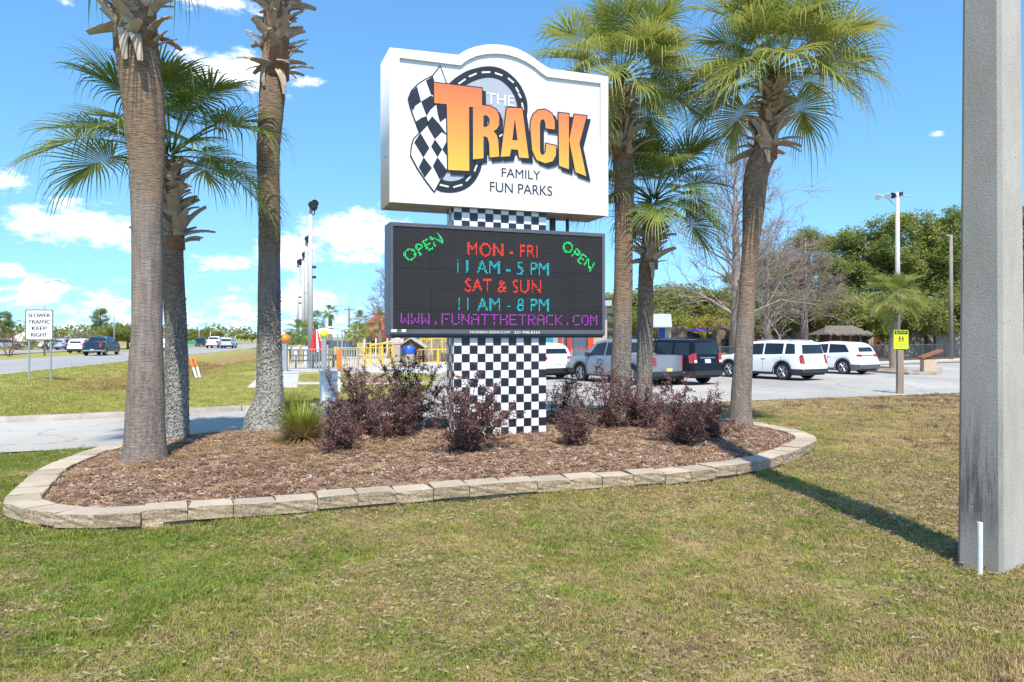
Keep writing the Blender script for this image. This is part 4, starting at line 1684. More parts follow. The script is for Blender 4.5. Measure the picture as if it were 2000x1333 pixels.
def palm(label, Y, path, base_z, boots=None, crown=None, n_boot=46, n_frond=30, green=0, seed=1, scale=1.0, lichen=0.0, flare=0.14, incs=(0, 7), boot_tilt=0.0, group=None, hang=0, dx=0.0, ring_z=1.6, bsc=1.0):
    """path: (pixel column, pixel row, width in pixels) up the trunk, in the plane at distance Y"""
    rnd = random.Random(seed)
    ppm = FPX / Y
    P = [(AX(px, Y) + dx, AZ(py, Y), w / ppm / 2) for (px, py, w) in path]
    x0 = P[0][0]
    root = thing('palm_tree', label, 'palm tree', (x0, Y, base_z), 0, group)
    pts = catmull([(p[0] - x0, p[1] - base_z, p[2]) for p in P], False, 12)
    prof = [Vector((p[0], 0, p[1])) for p in pts]
    rad = [max(.05, p[2]) for p in pts]
    if flare:
        rad = [r_ * (1 + flare * math.exp(-max(0, q_.z) / .16)) for r_, q_ in zip(rad, prof)]
    b = MB()
    # resample finely so that the ringed bark has real relief
    cum = np.concatenate([[0], np.cumsum([(prof[i + 1] - prof[i]).length for i in range(len(prof) - 1)])])
    ss = np.arange(0, cum[-1], .035)
    px_ = np.interp(ss, cum, [q_.x for q_ in prof])
    pz_ = np.interp(ss, cum, [q_.z for q_ in prof])
    pr_ = np.interp(ss, cum, rad)
    n = 26
    ring = [rnd.uniform(-.012, .014) for _ in ss]
    off = rnd.uniform(0, 50)

    def wob(i, k):
        t = 2 * math.pi * k / n
        v = mnoise.noise(Vector((math.cos(t) * 1.6 + off, math.sin(t) * 1.6, pz_[i] * 1.3)))
        v2 = mnoise.noise(Vector((math.cos(t) * 5 + off, math.sin(t) * 5, pz_[i] * 22)))
        rg = smooth01((pz_[i] - ring_z) / 1.4)
        v3 = mnoise.noise(Vector((math.cos(t) * 9 + off, math.sin(t) * 9, pz_[i] * 2.5)))
        return 1 + .05 * v + (.03 * v2 + ring[i]) * rg + .03 * v3 * (1 - rg)
    b.tube([(x, 0, z) for x, z in zip(px_, pz_)], list(pr_), n, wob=wob)
    tr = b.build('trunk', m_trunk, root, smooth=True)
    zs = np.array([v_[2] for v_ in b.v])
    an = np.array([math.atan2(v_[1], v_[0] - float(np.interp(v_[2], pz_, px_))) for v_ in b.v])
    at = tr.data.attributes.new('ringed', 'FLOAT', 'POINT')
    at.data.foreach_set('value', sstep((zs - ring_z + .6) / 2.4).astype(np.float32))
    at = tr.data.attributes.new('lichen', 'FLOAT', 'POINT')
    at.data.foreach_set('value', (lichen * sstep((2.9 - zs) / 2.2) * (.75 + .25 * np.cos(an + .6))).astype(np.float32))
    top = Vector((px_[-1], 0, pz_[-1]))
    if lichen > .75:                                     # flakes of lichen and loose bark standing off the lower trunk
        fl = []
        for v in range(3):
            q_ = MB()
            for t_ in range(5):
                aa = 6.283 * t_ / 5 + rnd.uniform(-.3, .3)
                q_.v.append((rnd.uniform(.004, .014), math.cos(aa) * rnd.uniform(.008, .02), math.sin(aa) * rnd.uniform(.008, .022)))
            q_.v.append((-.012, 0, 0))
            q_.f = [(0, 1, 2, 3, 4)] + [(5, (k + 1) % 5, k) for k in range(5)]
            fl.append(q_)
        cover = MB()
        for k in range(int(700 * lichen)):
            h = rnd.random() ** 1.5 * 2.5
            i = min(int(h / .035), len(ss) - 1)
            t = min(.6, max(-3.3, rnd.gauss(-.9, .75)))
            r_ = pr_[i] * rnd.uniform(.97, 1.03)
            M_ = Matrix.Translation((px_[i] + math.cos(t) * r_, math.sin(t) * r_, pz_[i])) @ Matrix.Rotation(t, 4, 'Z') @ Matrix.Rotation(rnd.uniform(-.5, .5), 4, 'Y') @ Matrix.Scale(rnd.uniform(.6, 1.4), 4)
            q_ = fl[k % 3]
            cover.add([(M_ @ Vector(v))[:] for v in q_.v], q_.f)
        kind(cover.build('lichen', m_lichen, tr), 'stuff')
    if boots:
        (bx0, bz0, br0), (bx1, bz1, br1) = [(AX(px, Y) + dx - x0, AZ(py, Y) - base_z, w / ppm / 2) for (px, py, w) in boots]
        core = MB()
        core.tube([(bx0, 0, bz0 - .15), (bx0 + (bx1 - bx0) * .4, 0, bz0 + (bz1 - bz0) * .4), (bx1, 0, bz1 + .1)], [br0 * .98, (br0 + br1) * .5, br1 * .8], 16, wob=lambda i, k: rnd.uniform(.93, 1.07))
        core.build('fibre_sheath', m_fiber, root, smooth=True)
        for k in range(n_boot):
            f = (k + .5) / n_boot
            az = k * 2.39996 + rnd.uniform(-.5, .5)
            f = min(1, max(0, f + rnd.uniform(-.04, .04)))
            r_ = (br0 + (br1 - br0) * f) * .96
            c = Vector((bx0 + (bx1 - bx0) * f, 0, bz0 + (bz1 - bz0) * f))
            tl = rnd.uniform(-.3, .5) + boot_tilt * (1 - f) + (.45 if f < .10 else 0)
            sc = rnd.uniform(.55, 1.3) * scale * (1 - .25 * f) * bsc
            put('leaf_base', BOOTS[rnd.randrange(6)], root, (c.x + math.cos(az) * r_, math.sin(az) * r_, c.z), Matrix.Rotation(az, 3, 'Z').to_4x4().to_3x3().to_euler() if False else (rnd.choice((-1, 1)) * rnd.uniform(.25, .85), tl, az), (sc, sc, sc))
        for k in range(hang):                           # dead bases that dangle from the lowest ring
            az = rnd.uniform(-2.6, -.5)
            sc = rnd.uniform(.9, 1.15) * scale * bsc
            put('leaf_base', BOOTS[rnd.randrange(6)], root, (bx0 + math.cos(az) * br0, math.sin(az) * br0, bz0 - rnd.uniform(0, .1)), (rnd.uniform(-.3, .3), rnd.uniform(1.6, 2.4), az), (sc, sc * .8, sc))
    if crown:
        cxp, cyp = crown
        c = Vector((AX(cxp, Y) + dx - x0, 0, AZ(cyp, Y) - base_z))
        for k in range(n_frond):
            f = (k + .5) / n_frond
            az = k * 2.39996 + rnd.uniform(-.25, .25)
            idx_ = incs[0] + (incs[1] - incs[0]) * f ** .9
            cls = max(0, min(7, int(round(idx_ + rnd.uniform(-.45, .45)))))
            sc = scale * rnd.uniform(.86, 1.08) * (.78 if cls == 0 else 1)
            put('frond', FR[green, cls][rnd.randrange(2)], root, (c.x + math.cos(az) * .05, math.sin(az) * .05, c.z + (1 - f) * .18 * scale), (rnd.uniform(-.12, .12), rnd.uniform(-.1, .1), az), (sc, sc, sc))
    return root


def bz(x, y):
    return float(bed_height(np.array([x]), np.array([y]))[0])


Y1 = 9.94
palm('stout sabal palm, ringed trunk, at the rounded end of the bed nearest the road', Y1,
     [(284, 922, 80), (284, 900, 77), (284, 800, 70), (286, 700, 61), (287, 632, 56), (287, 500, 55), (287, 390, 58), (286, 300, 66), (280, 210, 75), (273, 150, 78), (268, 99, 79), (262, 40, 76), (258, -60, 70), (255, -160, 64)],
     bz(AX(284, Y1), Y1) - .02, boots=((266, 80, 84), (254, -170, 60)), crown=(254, -190), n_boot=80, n_frond=24, incs=(0, 4), ring_z=3.1, bsc=1.15, seed=3, lichen=.22, scale=1.05, boot_tilt=.25, hang=2)
Y2 = 12.3
palm('shorter sabal palm with sparse long-stalked green fronds, close behind a stout bare trunk', Y2,
     [(344, 866, 46), (344, 850, 45), (345, 760, 44), (344, 660, 40), (341, 600, 40), (338, 520, 39), (337, 480, 38), (338, 440, 36), (336, 335, 30)],
     bz(AX(344, Y2), Y2) - .02, boots=((341, 470, 42), (335, 325, 30)), crown=(333, 312), n_boot=70, n_frond=22, green=1, seed=22, lichen=1.0, scale=1.2, incs=(0, 5.0))
Y3 = 13.2
palm('sabal palm with lichen-crusted flared foot, beside the clump of bright green grass', Y3,
     [(517, 840, 84), (517, 822, 74), (524, 790, 60), (526, 758, 52), (526, 632, 44), (526, 500, 42), (526, 390, 41), (524, 300, 43), (532, 180, 48), (537, 105, 48), (541, 40, 44), (543, -40, 40), (545, -120, 36)],
     bz(AX(517, Y3), Y3) - .02, boots=((537, 138, 52), (546, -130, 46)), crown=(546, -150), n_boot=130, n_frond=24, incs=(0, 4), ring_z=2.6, bsc=1.15, seed=7, lichen=1.2, flare=0.0, scale=1.0, boot_tilt=.2, hang=3)
Y4 = 14.4
palm('tall sabal palm with full olive crown half hidden behind the white sign cabinet', Y4,
     [(1210, 848, 46), (1211, 800, 42), (1212, 744, 40), (1216, 620, 37), (1218, 492, 35), (1219, 400, 37), (1218, 303, 40), (1217, 260, 40), (1214, 200, 36)],
     bz(AX(1210, Y4), Y4) - .02, boots=((1218, 300, 44), (1212, 178, 34)), crown=(1210, 165), n_boot=90, n_frond=42, green=0, seed=12, lichen=.7, scale=1.05, incs=(0, 5.6))
Y5 = 15.3
palm('slender short sabal palm with deep green fronds, second trunk beyond the white sign', Y5,
     [(1257, 840, 36), (1257, 790, 33), (1258, 744, 31), (1260, 640, 31), (1262, 534, 29), (1266, 500, 30), (1270, 440, 28)],
     bz(AX(1257, Y5), Y5) - .02, boots=((1268, 512, 34), (1273, 425, 27)), crown=(1276, 400), n_boot=64, n_frond=30, green=1, seed=31, lichen=.7, scale=1.0, incs=(0, 5.4), hang=1)
Y6 = 14.3
palm('leaning sabal palm with thick olive crown beside the right-hand curve of the block border', Y6,
     [(1447, 838, 44), (1447, 825, 43), (1447, 786, 39), (1452, 700, 35), (1457, 618, 32), (1465, 492, 32), (1471, 420, 40), (1474, 366, 45), (1480, 330, 46), (1492, 300, 46), (1500, 250, 40), (1508, 180, 34)],
     bz(AX(1447, Y6), Y6) - .02, boots=((1493, 295, 48), (1511, 160, 32)), crown=(1513, 150), n_boot=95, n_frond=42, seed=45, lichen=.35, scale=1.16, incs=(0, 5.2), hang=1)

# ------------------------------------------------------------------ shrubs and ornamental grass in the bed
m_burg = leaf_mat('burgundy_leaf', [(.25, (.055, .02, .022)), (.42, (.125, .052, .05)), (.56, (.22, .115, .10)), (.72, (.40, .27, .22))], 6, .22, .45, fine=45, spec=.4)  # palest tan stop puts the leaves' glossy highlights into the colour
m_burg_d = leaf_mat('dark_burgundy_leaf', [(.25, (.025, .009, .014)), (.48, (.065, .022, .03)), (.63, (.13, .055, .055)), (.8, (.26, .13, .11))], 6, .2, .4, fine=45, spec=.45)
m_twig = mat('shrub_twig', (.16, .105, .08), (.08, .05, .04), .9, scale=12)


def shrub(label, x, y, rad, h, leaves, mtl, seed, z=None):
    rnd = random.Random(seed)
    z = bz(x, y) - .01 if z is None else z
    root = thing('loropetalum_shrub', label, 'shrub', (x, y, z), 0, 'burgundy shrubs in the mulch bed')
    tw, lf = MB(), MB()
    ends = []
    rad, h, leaves = rad * 1.22, h * 1.18, int(leaves * 1.35)
    ns = int(9 + rad * 18)
    for k in range(ns):
        az = rnd.uniform(0, 6.283)
        reach = rad * min(1.35, abs(rnd.gauss(.62, .32)))
        top = h * rnd.uniform(.4, 1.12) * (1 - .28 * (reach / rad) ** 2)
        p = Vector((rnd.uniform(-.06, .06), rnd.uniform(-.06, .06), 0))
        pts = [p.copy()]
        for i in range(1, 5):
            t = i / 4
            pts.append(Vector((math.cos(az) * reach * t ** .8 + rnd.uniform(-.04, .04), math.sin(az) * reach * t ** .8 + rnd.uniform(-.04, .04), top * t ** 1.1)))
        tw.tube(pts, [.010, .008, .006, .005, .003], 4, cap=False)
        for i in range(1, 5):
            for j in range(4):
                s_ = pts[i - 1].lerp(pts[i], rnd.random())
                d = Vector((rnd.gauss(0, 1), rnd.gauss(0, 1), rnd.gauss(.45, .7))).normalized() * rnd.uniform(.10, .26) * (h / .9) ** .5
                e = s_ + d
                if e.z < .03:
                    e.z = .04
                tw.tube([s_, (s_ + e) / 2 + Vector((0, 0, .01)), e], [.0045, .003, .002], 3, cap=False)
                ends.append((s_, e))
        ends.append((pts[3], pts[4]))
        ends.append((pts[3], pts[4] + Vector((rnd.uniform(-.05, .05), rnd.uniform(-.05, .05), .08))))
    for k in range(leaves):
        a_, e_ = ends[rnd.randrange(len(ends))]
        p = a_.lerp(e_, rnd.uniform(.15, 1.05)) + Vector((rnd.gauss(0, .016), rnd.gauss(0, .016), rnd.gauss(0, .016)))
        if p.z < .01:
            continue
        L = rnd.uniform(.022, .044)
        W = L * rnd.uniform(.5, .7)
        d = Vector((rnd.gauss(0, 1), rnd.gauss(0, 1), rnd.gauss(.3, .8))).normalized()
        s_ = d.cross(Vector((rnd.gauss(0, 1), rnd.gauss(0, 1), rnd.gauss(0, 1)))).normalized()
        u = d.cross(s_) * (L * .16)
        lf.add([(p)[:], (p + d * L * .5 + s_ * W * .5 + u)[:], (p + d * L)[:], (p + d * L * .5 - s_ * W * .5 + u)[:]], [(0, 1, 2, 3)])
    tw.build('stems', m_twig, root)
    kind(lf.build('foliage', mtl, root), 'stuff')
    return root


def sh(label, px, Y, rad, h, leaves, mtl, seed):
    shrub(label, AX(px, Y), Y, rad, h, leaves, mtl, seed)


sh('large burgundy shrub with dense small leaves between the bright grass clump and the column', 700, 12.0, .52, .98, 6000, m_burg, 1)
sh('darkest, almost black-purple shrub reaching above the others beside the column', 800, 14.7, .70, 1.32, 8200, m_burg_d, 2)
sh('burgundy shrub growing right up against the face of the checkered column', 905, 10.5, .64, 1.02, 7400, m_burg, 3)
sh('low reddish shrub at the foot of the bright green grass clump', 655, 10.4, .36, .58, 2600, m_burg, 4)
sh('mid-sized burgundy shrub filling the gap between the darkest shrub and the column shrub', 778, 11.7, .5, .72, 4600, m_burg, 5)
sh('thin leggy shrub with bare lower stems beside the column, towards the grey pickup', 1098, 13.4, .36, 1.0, 2300, m_burg_d, 6)
sh('small low shrub standing alone in front of the column on open mulch', 1122, 11.1, .36, .66, 2600, m_burg, 7)
sh('burgundy shrub at the foot of the tall palm half hidden by the sign', 1185, 13.0, .52, .86, 4600, m_burg, 8)
sh('burgundy shrub at the foot of the slender short palm', 1262, 13.2, .52, .74, 4300, m_burg, 9)
sh('broad burgundy shrub with long wispy shoots near the right-hand curve of the border', 1332, 11.5, .62, .84, 6600, m_burg, 10)
sh('low sprawling shrub between the broad wispy shrub and the leaning palm', 1392, 12.1, .40, .46, 2400, m_burg, 11)

m_clump, nt_, b_ = new_mat('clump_grass')
s_ = sep_pos(nt_, 'gen')
hn = nmath(nt_, 'ADD', s_[2], nmath(nt_, 'MULTIPLY', nmath(nt_, 'SUBTRACT', link_noise(nt_, 'obj', 18, 3), .5), .5))
c_ = ramp(nt_, hn, [(.0, (.46, .33, .17)), (.28, (.34, .25, .10)), (.46, (.22, .20, .04)), (.62, (.33, .37, .04)), (.95, (.52, .55, .09))])
nt_.links.new(c_, b_.inputs['Base Color'])
b_.inputs['Roughness'].default_value = .5
tr_ = nt_.nodes.new('ShaderNodeBsdfTranslucent')
nt_.links.new(c_, tr_.inputs[0])
mx_ = nt_.nodes.new('ShaderNodeMixShader')
mx_.inputs[0].default_value = .35
nt_.links.new(b_.outputs[0], mx_.inputs[1])
nt_.links.new(tr_.outputs[0], mx_.inputs[2])
nt_.links.new(mx_.outputs[0], nt_.nodes['Material Output'].inputs[0])


def clump(label, x, y, rad, h, n, seed):
    rnd = random.Random(seed)
    b = MB()
    for k in range(n):
        az = rnd.uniform(0, 6.283)
        lean = rnd.random() ** .6
        L = h * rnd.uniform(.75, 1.15) * (1.05 if lean < .6 else .9)
        r0 = .10 * math.sqrt(rnd.random())
        p = Vector((math.cos(az) * r0, math.sin(az) * r0, 0))
        a = 1.5 - lean * 1.15
        drop = lean ** 2 * rnd.uniform(.9, 2.0)
        sx, sy = -math.sin(az), math.cos(az)
        w = rnd.uniform(.006, .010)
        prev = None
        for j in range(6):
            t = j / 5
            ww = w * (1 - t * .85)
            o = len(b.v)
            b.v.extend([(p.x - sx * ww, p.y - sy * ww, max(p.z, .004)), (p.x + sx * ww, p.y + sy * ww, max(p.z, .004))])
            if prev is not None:
                b.f.append((prev, prev + 1, o + 1, o))
            prev = o
            aa = a - drop * t
            p = p + Vector((math.cos(az) * math.cos(aa), math.sin(az) * math.cos(aa), math.sin(aa))) * (L / 5)
    o = b.build('ornamental_grass', m_clump, None, loc=(x, y, bz(x, y) - .005))
    return tag(o, label, 'grass clump', 'ornamental grass clumps')


clump('bright lime-green fountain grass clump with tan dry skirt', AX(592, 11.2), 11.2, .4, .56, 1900, 4)
clump('darker green grass clump tucked behind the bright lime-green one', AX(572, 13.9), 13.9, .4, .7, 1100, 5)

# ------------------------------------------------------------------ cars
m_glass = glass_mat('car_glass')
m_tyre = mat('tyre_rubber', (.022, .022, .023), (.014, .014, .015), .85, scale=20, bump=.2)
m_rim = mat('alloy_rim', (.55, .56, .58), (.42, .43, .45), .3, metal=.9, scale=8)
m_rim_dark = mat('dark_alloy', (.16, .165, .17), (.10, .10, .105), .35, metal=.8, scale=8)
m_clad = mat('black_cladding', (.03, .031, .034), (.022, .022, .024), .6, scale=12)
m_grey_clad = mat('grey_cladding', (.10, .105, .115), (.08, .084, .09), .55, scale=12)
m_tail = mat('tail_light_red', (.42, .012, .016), (.30, .008, .012), .15, scale=14, coat=.8)
m_lamp = mat('clear_lamp', (.62, .63, .65), (.5, .5, .52), .12, scale=14, coat=.8)
m_plate = mat('licence_plate', (.66, .70, .68), (.5, .55, .56), .5, scale=22)
m_plate_y = mat('cream_plate', (.72, .58, .22), (.6, .45, .16), .5, scale=22)
m_chrome = mat('chrome', (.7, .7, .72), (.6, .6, .62), .12, metal=1.0, scale=8)


def paint(name, c, metal=.0):
    m, nt, b = new_mat(name)
    n = link_noise(nt, 'obj', 2.0, 3)
    nt.links.new(ramp(nt, n, [(.3, tuple(v * .94 for v in c)), (.7, c)]), b.inputs['Base Color'])
    b.inputs['Roughness'].default_value = .32
    b.inputs['Metallic'].default_value = metal
    b.inputs['Coat Weight'].default_value = .45 if max(c) > .1 else .12
    b.inputs['Coat Roughness'].default_value = .05
    if max(c) < .1:
        b.inputs['Specular IOR Level'].default_value = .25
    return m


WHEELS = {}


def wheel_meshes(r, w, dark):
    key = (r, w, dark)
    if key in WHEELS:
        return WHEELS[key]
    t = MB().lathe([(r * .64, -w * .42), (r * .72, -w * .5), (r * .92, -w * .5), (r * .985, -w * .40), (r, -w * .2), (r, w * .2), (r * .985, w * .4), (r * .92, w * .5), (r * .72, w * .5), (r * .64, w * .42)], 26, axis='y', cap=False)
    d = MB().lathe([(.001, -w * .30), (r * .63, -w * .26), (r * .66, -w * .42), (r * .66, w * .4)], 26, axis='y', cap=False)
    s = MB()
    nsp = 5
    for k in range(nsp):
        for off in (-.16, .16):
            a = 2 * math.pi * k / nsp + off
            ca, sa = math.cos(a), math.sin(a)
            ca2, sa2 = math.cos(a + off * .35), math.sin(a + off * .35)
            p0 = Vector((ca * r * .10, -w * .40, sa * r * .10))
            p1 = Vector((ca2 * r * .62, -w * .44, sa2 * r * .62))
            s.tube([p0, p1], [r * .065, r * .05], 4)
    s.lathe([(.001, -w * .48), (r * .13, -w * .46), (r * .15, -w * .36)], 14, axis='y', cap=False)
    s.lathe([(r * .60, -w * .44), (r * .66, -w * .48), (r * .68, -w * .40)], 26, axis='y', cap=False)
    WHEELS[key] = (t.mesh('tyre', m_tyre, angle=40), d.mesh('rim_barrel', m_clad, angle=40), s.mesh('rim', m_rim_dark if dark else m_rim, angle=40))
    return WHEELS[key]


def interp(tab, x):
    xs = [t[0] for t in tab]
    ys = [t[1] for t in tab]
    return float(np.interp(x, xs, ys))


def car(label, cat, P, loc, rz, col, group=None, simple=False):
    """lofted body: x forward, y left, z up; P holds the side profile"""
    L, W, H = P['L'], P['W'], P['H']
    rw, wx = P['rw'], P['wheels']
    lean, flean = P['lean'], P.get('flean', .10)
    root = thing(P['name'], label, cat, loc, rz, group)

    def hw(x):
        t = abs(x) / (L / 2)
        return W / 2 * (1 - .13 * max(0, (t - .72) / .28) ** 2.2)

    def zlow(x):
        z = P['clear']
        t = abs(x) / (L / 2)
        z += .10 * max(0, (t - .86) / .14)
        for w0 in wx:
            d = abs(x - w0)
            ra = rw * 1.17
            if d < ra:
                z = max(z, rw + math.sqrt(ra * ra - d * d) * .98)
        return z

    belt = lambda x: interp(P['belt'], x)
    roof = lambda x: interp(P['roof'], x)

    def top_half(x):
        h = max(0.0, roof(x) - belt(x))
        return hw(x) * (.955 - .20 * min(1, h / .62))

    def xs_(x, z):
        """the rear and the nose lean with height"""
        f = max(0, z - P['clear'] - .35) / (H - P['clear'])
        if x < 0:
            e = max(0, (-x / (L / 2) - .70) / .30)
            return x + lean * f * e
        e = max(0, (x / (L / 2) - .80) / .20)
        return x - flean * f * e

    def section(x):
        w, zl, zb, zr, wt_ = hw(x), zlow(x), belt(x), roof(x), top_half(x)
        zc = P['clear']
        rows = [(w * .965, zl), (w * .995, zl + (zb - zl) * .18), (w * 1.0, zl + (zb - zl) * .45), (w * .995, zl + (zb - zl) * .66), (w * .99, zb - (zb - zl) * .12), (w * .957, zb)]
        h = zr - zb
        if h > .04:
            rows += [(w * .945 + (wt_ - w * .945) * .5, zb + (h - .07) * .5), (wt_ + .012, zr - .075), (wt_ - .05, zr - .022), (wt_ * .55, zr + .008), (0, zr + .016)]
        else:
            rows += [(w * .93, zb + .012), (w * .86, zb + .03), (w * .75, zb + .042), (w * .45, zb + .058), (0, zb + .064)]
        return [(xs_(x, z), y, z) for (y, z) in rows]

    xs = sorted(set([round(v, 4) for v in np.linspace(-L / 2, L / 2, 45)] + [round(w0 + d * rw * 1.17, 4) for w0 in wx for d in (-1.01, -.999, -.95, -.86, -.7, -.5, -.25, 0, .25, .5, .7, .86, .95, .999, 1.01)] + [round(v[0], 4) for v in P['roof'] + P['belt'] if abs(v[0]) <= L / 2]))
    b = MB()
    secs = [section(x) for x in xs]
    nr = len(secs[0])
    for s in secs:
        b.v.extend(s)
        b.v.extend([(p[0], -p[1], p[2]) for p in s])
    st = 2 * nr
    for i in range(len(secs) - 1):
        for k in range(nr - 1):
            a = i * st + k
            b.f.append((a, a + 1, a + st + 1, a + st))
            a += nr
            b.f.append((a, a + st, a + st + 1, a + 1))
    for i, flip in ((0, False), (len(secs) - 1, True)):
        for k in range(nr - 1):
            q_ = (i * st + k, i * st + nr + k, i * st + nr + k + 1, i * st + k + 1)
            b.f.append(q_[::-1] if flip else q_)
    body = b.build('body', col, root, angle=32)
    # dark floor and wheel wells
    MB().box((-L / 2 + .12, -W / 2 + .16, P['clear'] - .02), (L / 2 - .14, W / 2 - .16, P['clear'] + .5)).build('underbody', m_clad, root)

    def side_pt(x, f, sgn, out=.006):
        zb, zr, wt_ = belt(x), roof(x), top_half(x)
        y = hw(x) * .957 + (wt_ + .012 - hw(x) * .957) * f + out
        z = zb + (zr - .075 - zb) * f
        return (xs_(x, z), sgn * y, z)

    for (xa0, xa1, xb0, xb1) in P['side_glass']:
        for sgn in (1, -1):
            q_ = MB()
            n, m = 6, 4
            for i in range(n + 1):
                for j in range(m + 1):
                    f = .05 + .86 * j / m
                    xa, xb = xa0 + (xa1 - xa0) * f, xb0 + (xb1 - xb0) * f
                    q_.v.append(side_pt(xa + (xb - xa) * i / n, f, sgn))
            for i in range(n):
                for j in range(m):
                    a = i * (m + 1) + j
                    fc = (a, a + 1, a + m + 2, a + m + 1)
                    q_.f.append(fc if sgn > 0 else fc[::-1])
            q_.build('side_window', m_glass, root, smooth=True)
    # windscreen and rear window lie on the lofted top
    def top_patch(name, xa, xb, fy, mtl, out=.008):
        q_ = MB()
        n, m = 6, 8
        for i in range(n + 1):
            x = xa + (xb - xa) * i / n
            zr, wt_ = roof(x), top_half(x)
            for j in range(m + 1):
                y = (j / m * 2 - 1) * (wt_ - .05) * fy
                z = zr + .016 - .03 * (abs(y) / max(.1, wt_ - .05)) ** 2 + out
                q_.v.append((xs_(x, z), y, z))
        for i in range(n):
            for j in range(m):
                a = i * (m + 1) + j
                q_.f.append((a, a + m + 1, a + m + 2, a + 1) if xb > xa else (a, a + 1, a + m + 2, a + m + 1))
        return q_.build(name, mtl, root, smooth=True)
    if 'screen' in P:
        top_patch('windscreen', P['screen'][0], P['screen'][1], .98, m_glass)
    if 'rear_screen' in P:
        top_patch('rear_window', P['rear_screen'][0], P['rear_screen'][1], .94, m_glass)
    # flat tail: rear window, lamps, plate
    xr = -L / 2

    def tail(name, y0, y1, z0, z1, mtl, t=.02, par=root, inset=0.0):
        q_ = MB()
        pts = []
        for (y, z) in ((y0, z0), (y1, z0), (y1, z1), (y0, z1)):
            yy = y * (1 - inset) if z == z1 else y
            pts.append((xs_(xr, z) - t + .01 * 0, yy, z))
        bk = [(p[0] + t + .012, p[1], p[2]) for p in pts]
        q_.add(pts + bk, [(0, 3, 2, 1), (0, 1, 5, 4), (1, 2, 6, 5), (2, 3, 7, 6), (3, 0, 4, 7)])
        return q_.build(name, mtl, par)
    if 'rear_glass' in P:
        z0, z1, f0 = P['rear_glass']
        y = hw(xr) * f0
        tail('rear_window', -y, y, z0, z1, m_glass, .012, inset=.14)
    lz0, lz1, lw = P['tail_lamp']
    for sgn in (1, -1):
        y = hw(xr) * .985
        o = tail('tail_light', sgn * (y - lw), sgn * (y + .004), lz0, lz1, m_tail, .03)
        if P.get('lamp_white'):
            tail('reverse_light', sgn * (y - lw * .95), sgn * (y - .01), lz0 + .02, lz0 + (lz1 - lz0) * .32, m_lamp, .035, o)
        # the lamp wraps on to the flank
        q_ = MB()
        n = 5
        for i in range(n + 1):
            x = xr + .30 * P.get('wrap', .6) * i / n
            for z in (lz0, lz1 - (lz1 - lz0) * .25 * i / n):
                zz0, zb = zlow(x), belt(x)
                q_.v.append((xs_(x, z), sgn * (hw(x) * .992 + .008), z))
        for i in range(n):
            fc = (2 * i, 2 * i + 1, 2 * i + 3, 2 * i + 2)
            q_.f.append(fc if sgn > 0 else fc[::-1])
        q_.build('lamp_wrap', m_tail, o)
    if not simple:
        pz = P['plate_z']
        tail('licence_plate', -.155, .155, pz, pz + .155, P.get('plate', m_plate), .022)
        if P.get('trim'):
            tail('tail_trim', -.42, .42, pz + .19, pz + .225, m_chrome, .03)
        if P.get('light_bar'):
            tail('light_bar', -hw(xr) * .9, hw(xr) * .9, lz0 + .04, lz1 - .04, m_tail, .025)
    # bumper and lower cladding
    q_ = MB()
    cz0, cz1 = P['clear'] - .01, P['clear'] + P['clad']
    for sgn in (1, -1):
        spans = [(-L / 2, wx[0] - rw * 1.2), (wx[0] + rw * 1.2, wx[1] - rw * 1.2), (wx[1] + rw * 1.2, L / 2)]
        for (xa, xb) in spans:
            n = 8
            o = len(q_.v)
            for i in range(n + 1):
                x = xa + (xb - xa) * i / n
                zl = zlow(x)
                c1 = cz1 + (P['bump_h'] if xa == -L / 2 or xb == L / 2 else 0)
                q_.v.append((xs_(x, zl), sgn * (hw(x) * .965 + .012), zl - .01))
                q_.v.append((xs_(x, c1), sgn * (hw(x) * .997 + .012), max(c1, zl + .02)))
            for i in range(n):
                fc = (o + 2 * i, o + 2 * i + 1, o + 2 * i + 3, o + 2 * i + 2)
                q_.f.append(fc if sgn < 0 else fc[::-1])
    for (x, sg) in ((-L / 2, -1), (L / 2, 1)):
        zl = zlow(x)
        y = hw(x) * .98
        c1 = cz1 + P['bump_h']
        q_.box((min(x, x + sg * .035) - (.0 if sg > 0 else 0), -y, zl - .01), (max(x, x + sg * .035), y, c1))
    q_.build('cladding', P.get('clad_mat', m_clad), root, angle=30)
    for w0 in wx:
        for sgn in (1, -1):
            q_ = MB()
            n = 16
            for i in range(n + 1):
                a = math.pi * (-.04 + 1.08 * i / n)
                for rr in (rw * 1.13, rw * 1.30):
                    z = rw + math.sin(a) * rr
                    x = w0 + math.cos(a) * rr
                    q_.v.append((x, sgn * (hw(x) * .996 + .014), max(z, P['clear'] - .02)))
            for i in range(n):
                fc = (2 * i, 2 * i + 1, 2 * i + 3, 2 * i + 2)
                q_.f.append(fc if sgn < 0 else fc[::-1])
            q_.build('wheel_arch', P.get('clad_mat', m_clad), root)
    tm, dm, sm = wheel_meshes(rw, P['ww'], P.get('dark_rim', False))
    for w0 in wx:
        for sgn in (1, -1):
            wz = put('wheel', dm, root, (w0, sgn * (W / 2 - P['ww'] * .5 - .03), rw), (0, 0, 0 if sgn < 0 else math.pi))
            put('tyre', tm, wz)
            put('rim', sm, wz)
    if simple:
        return root
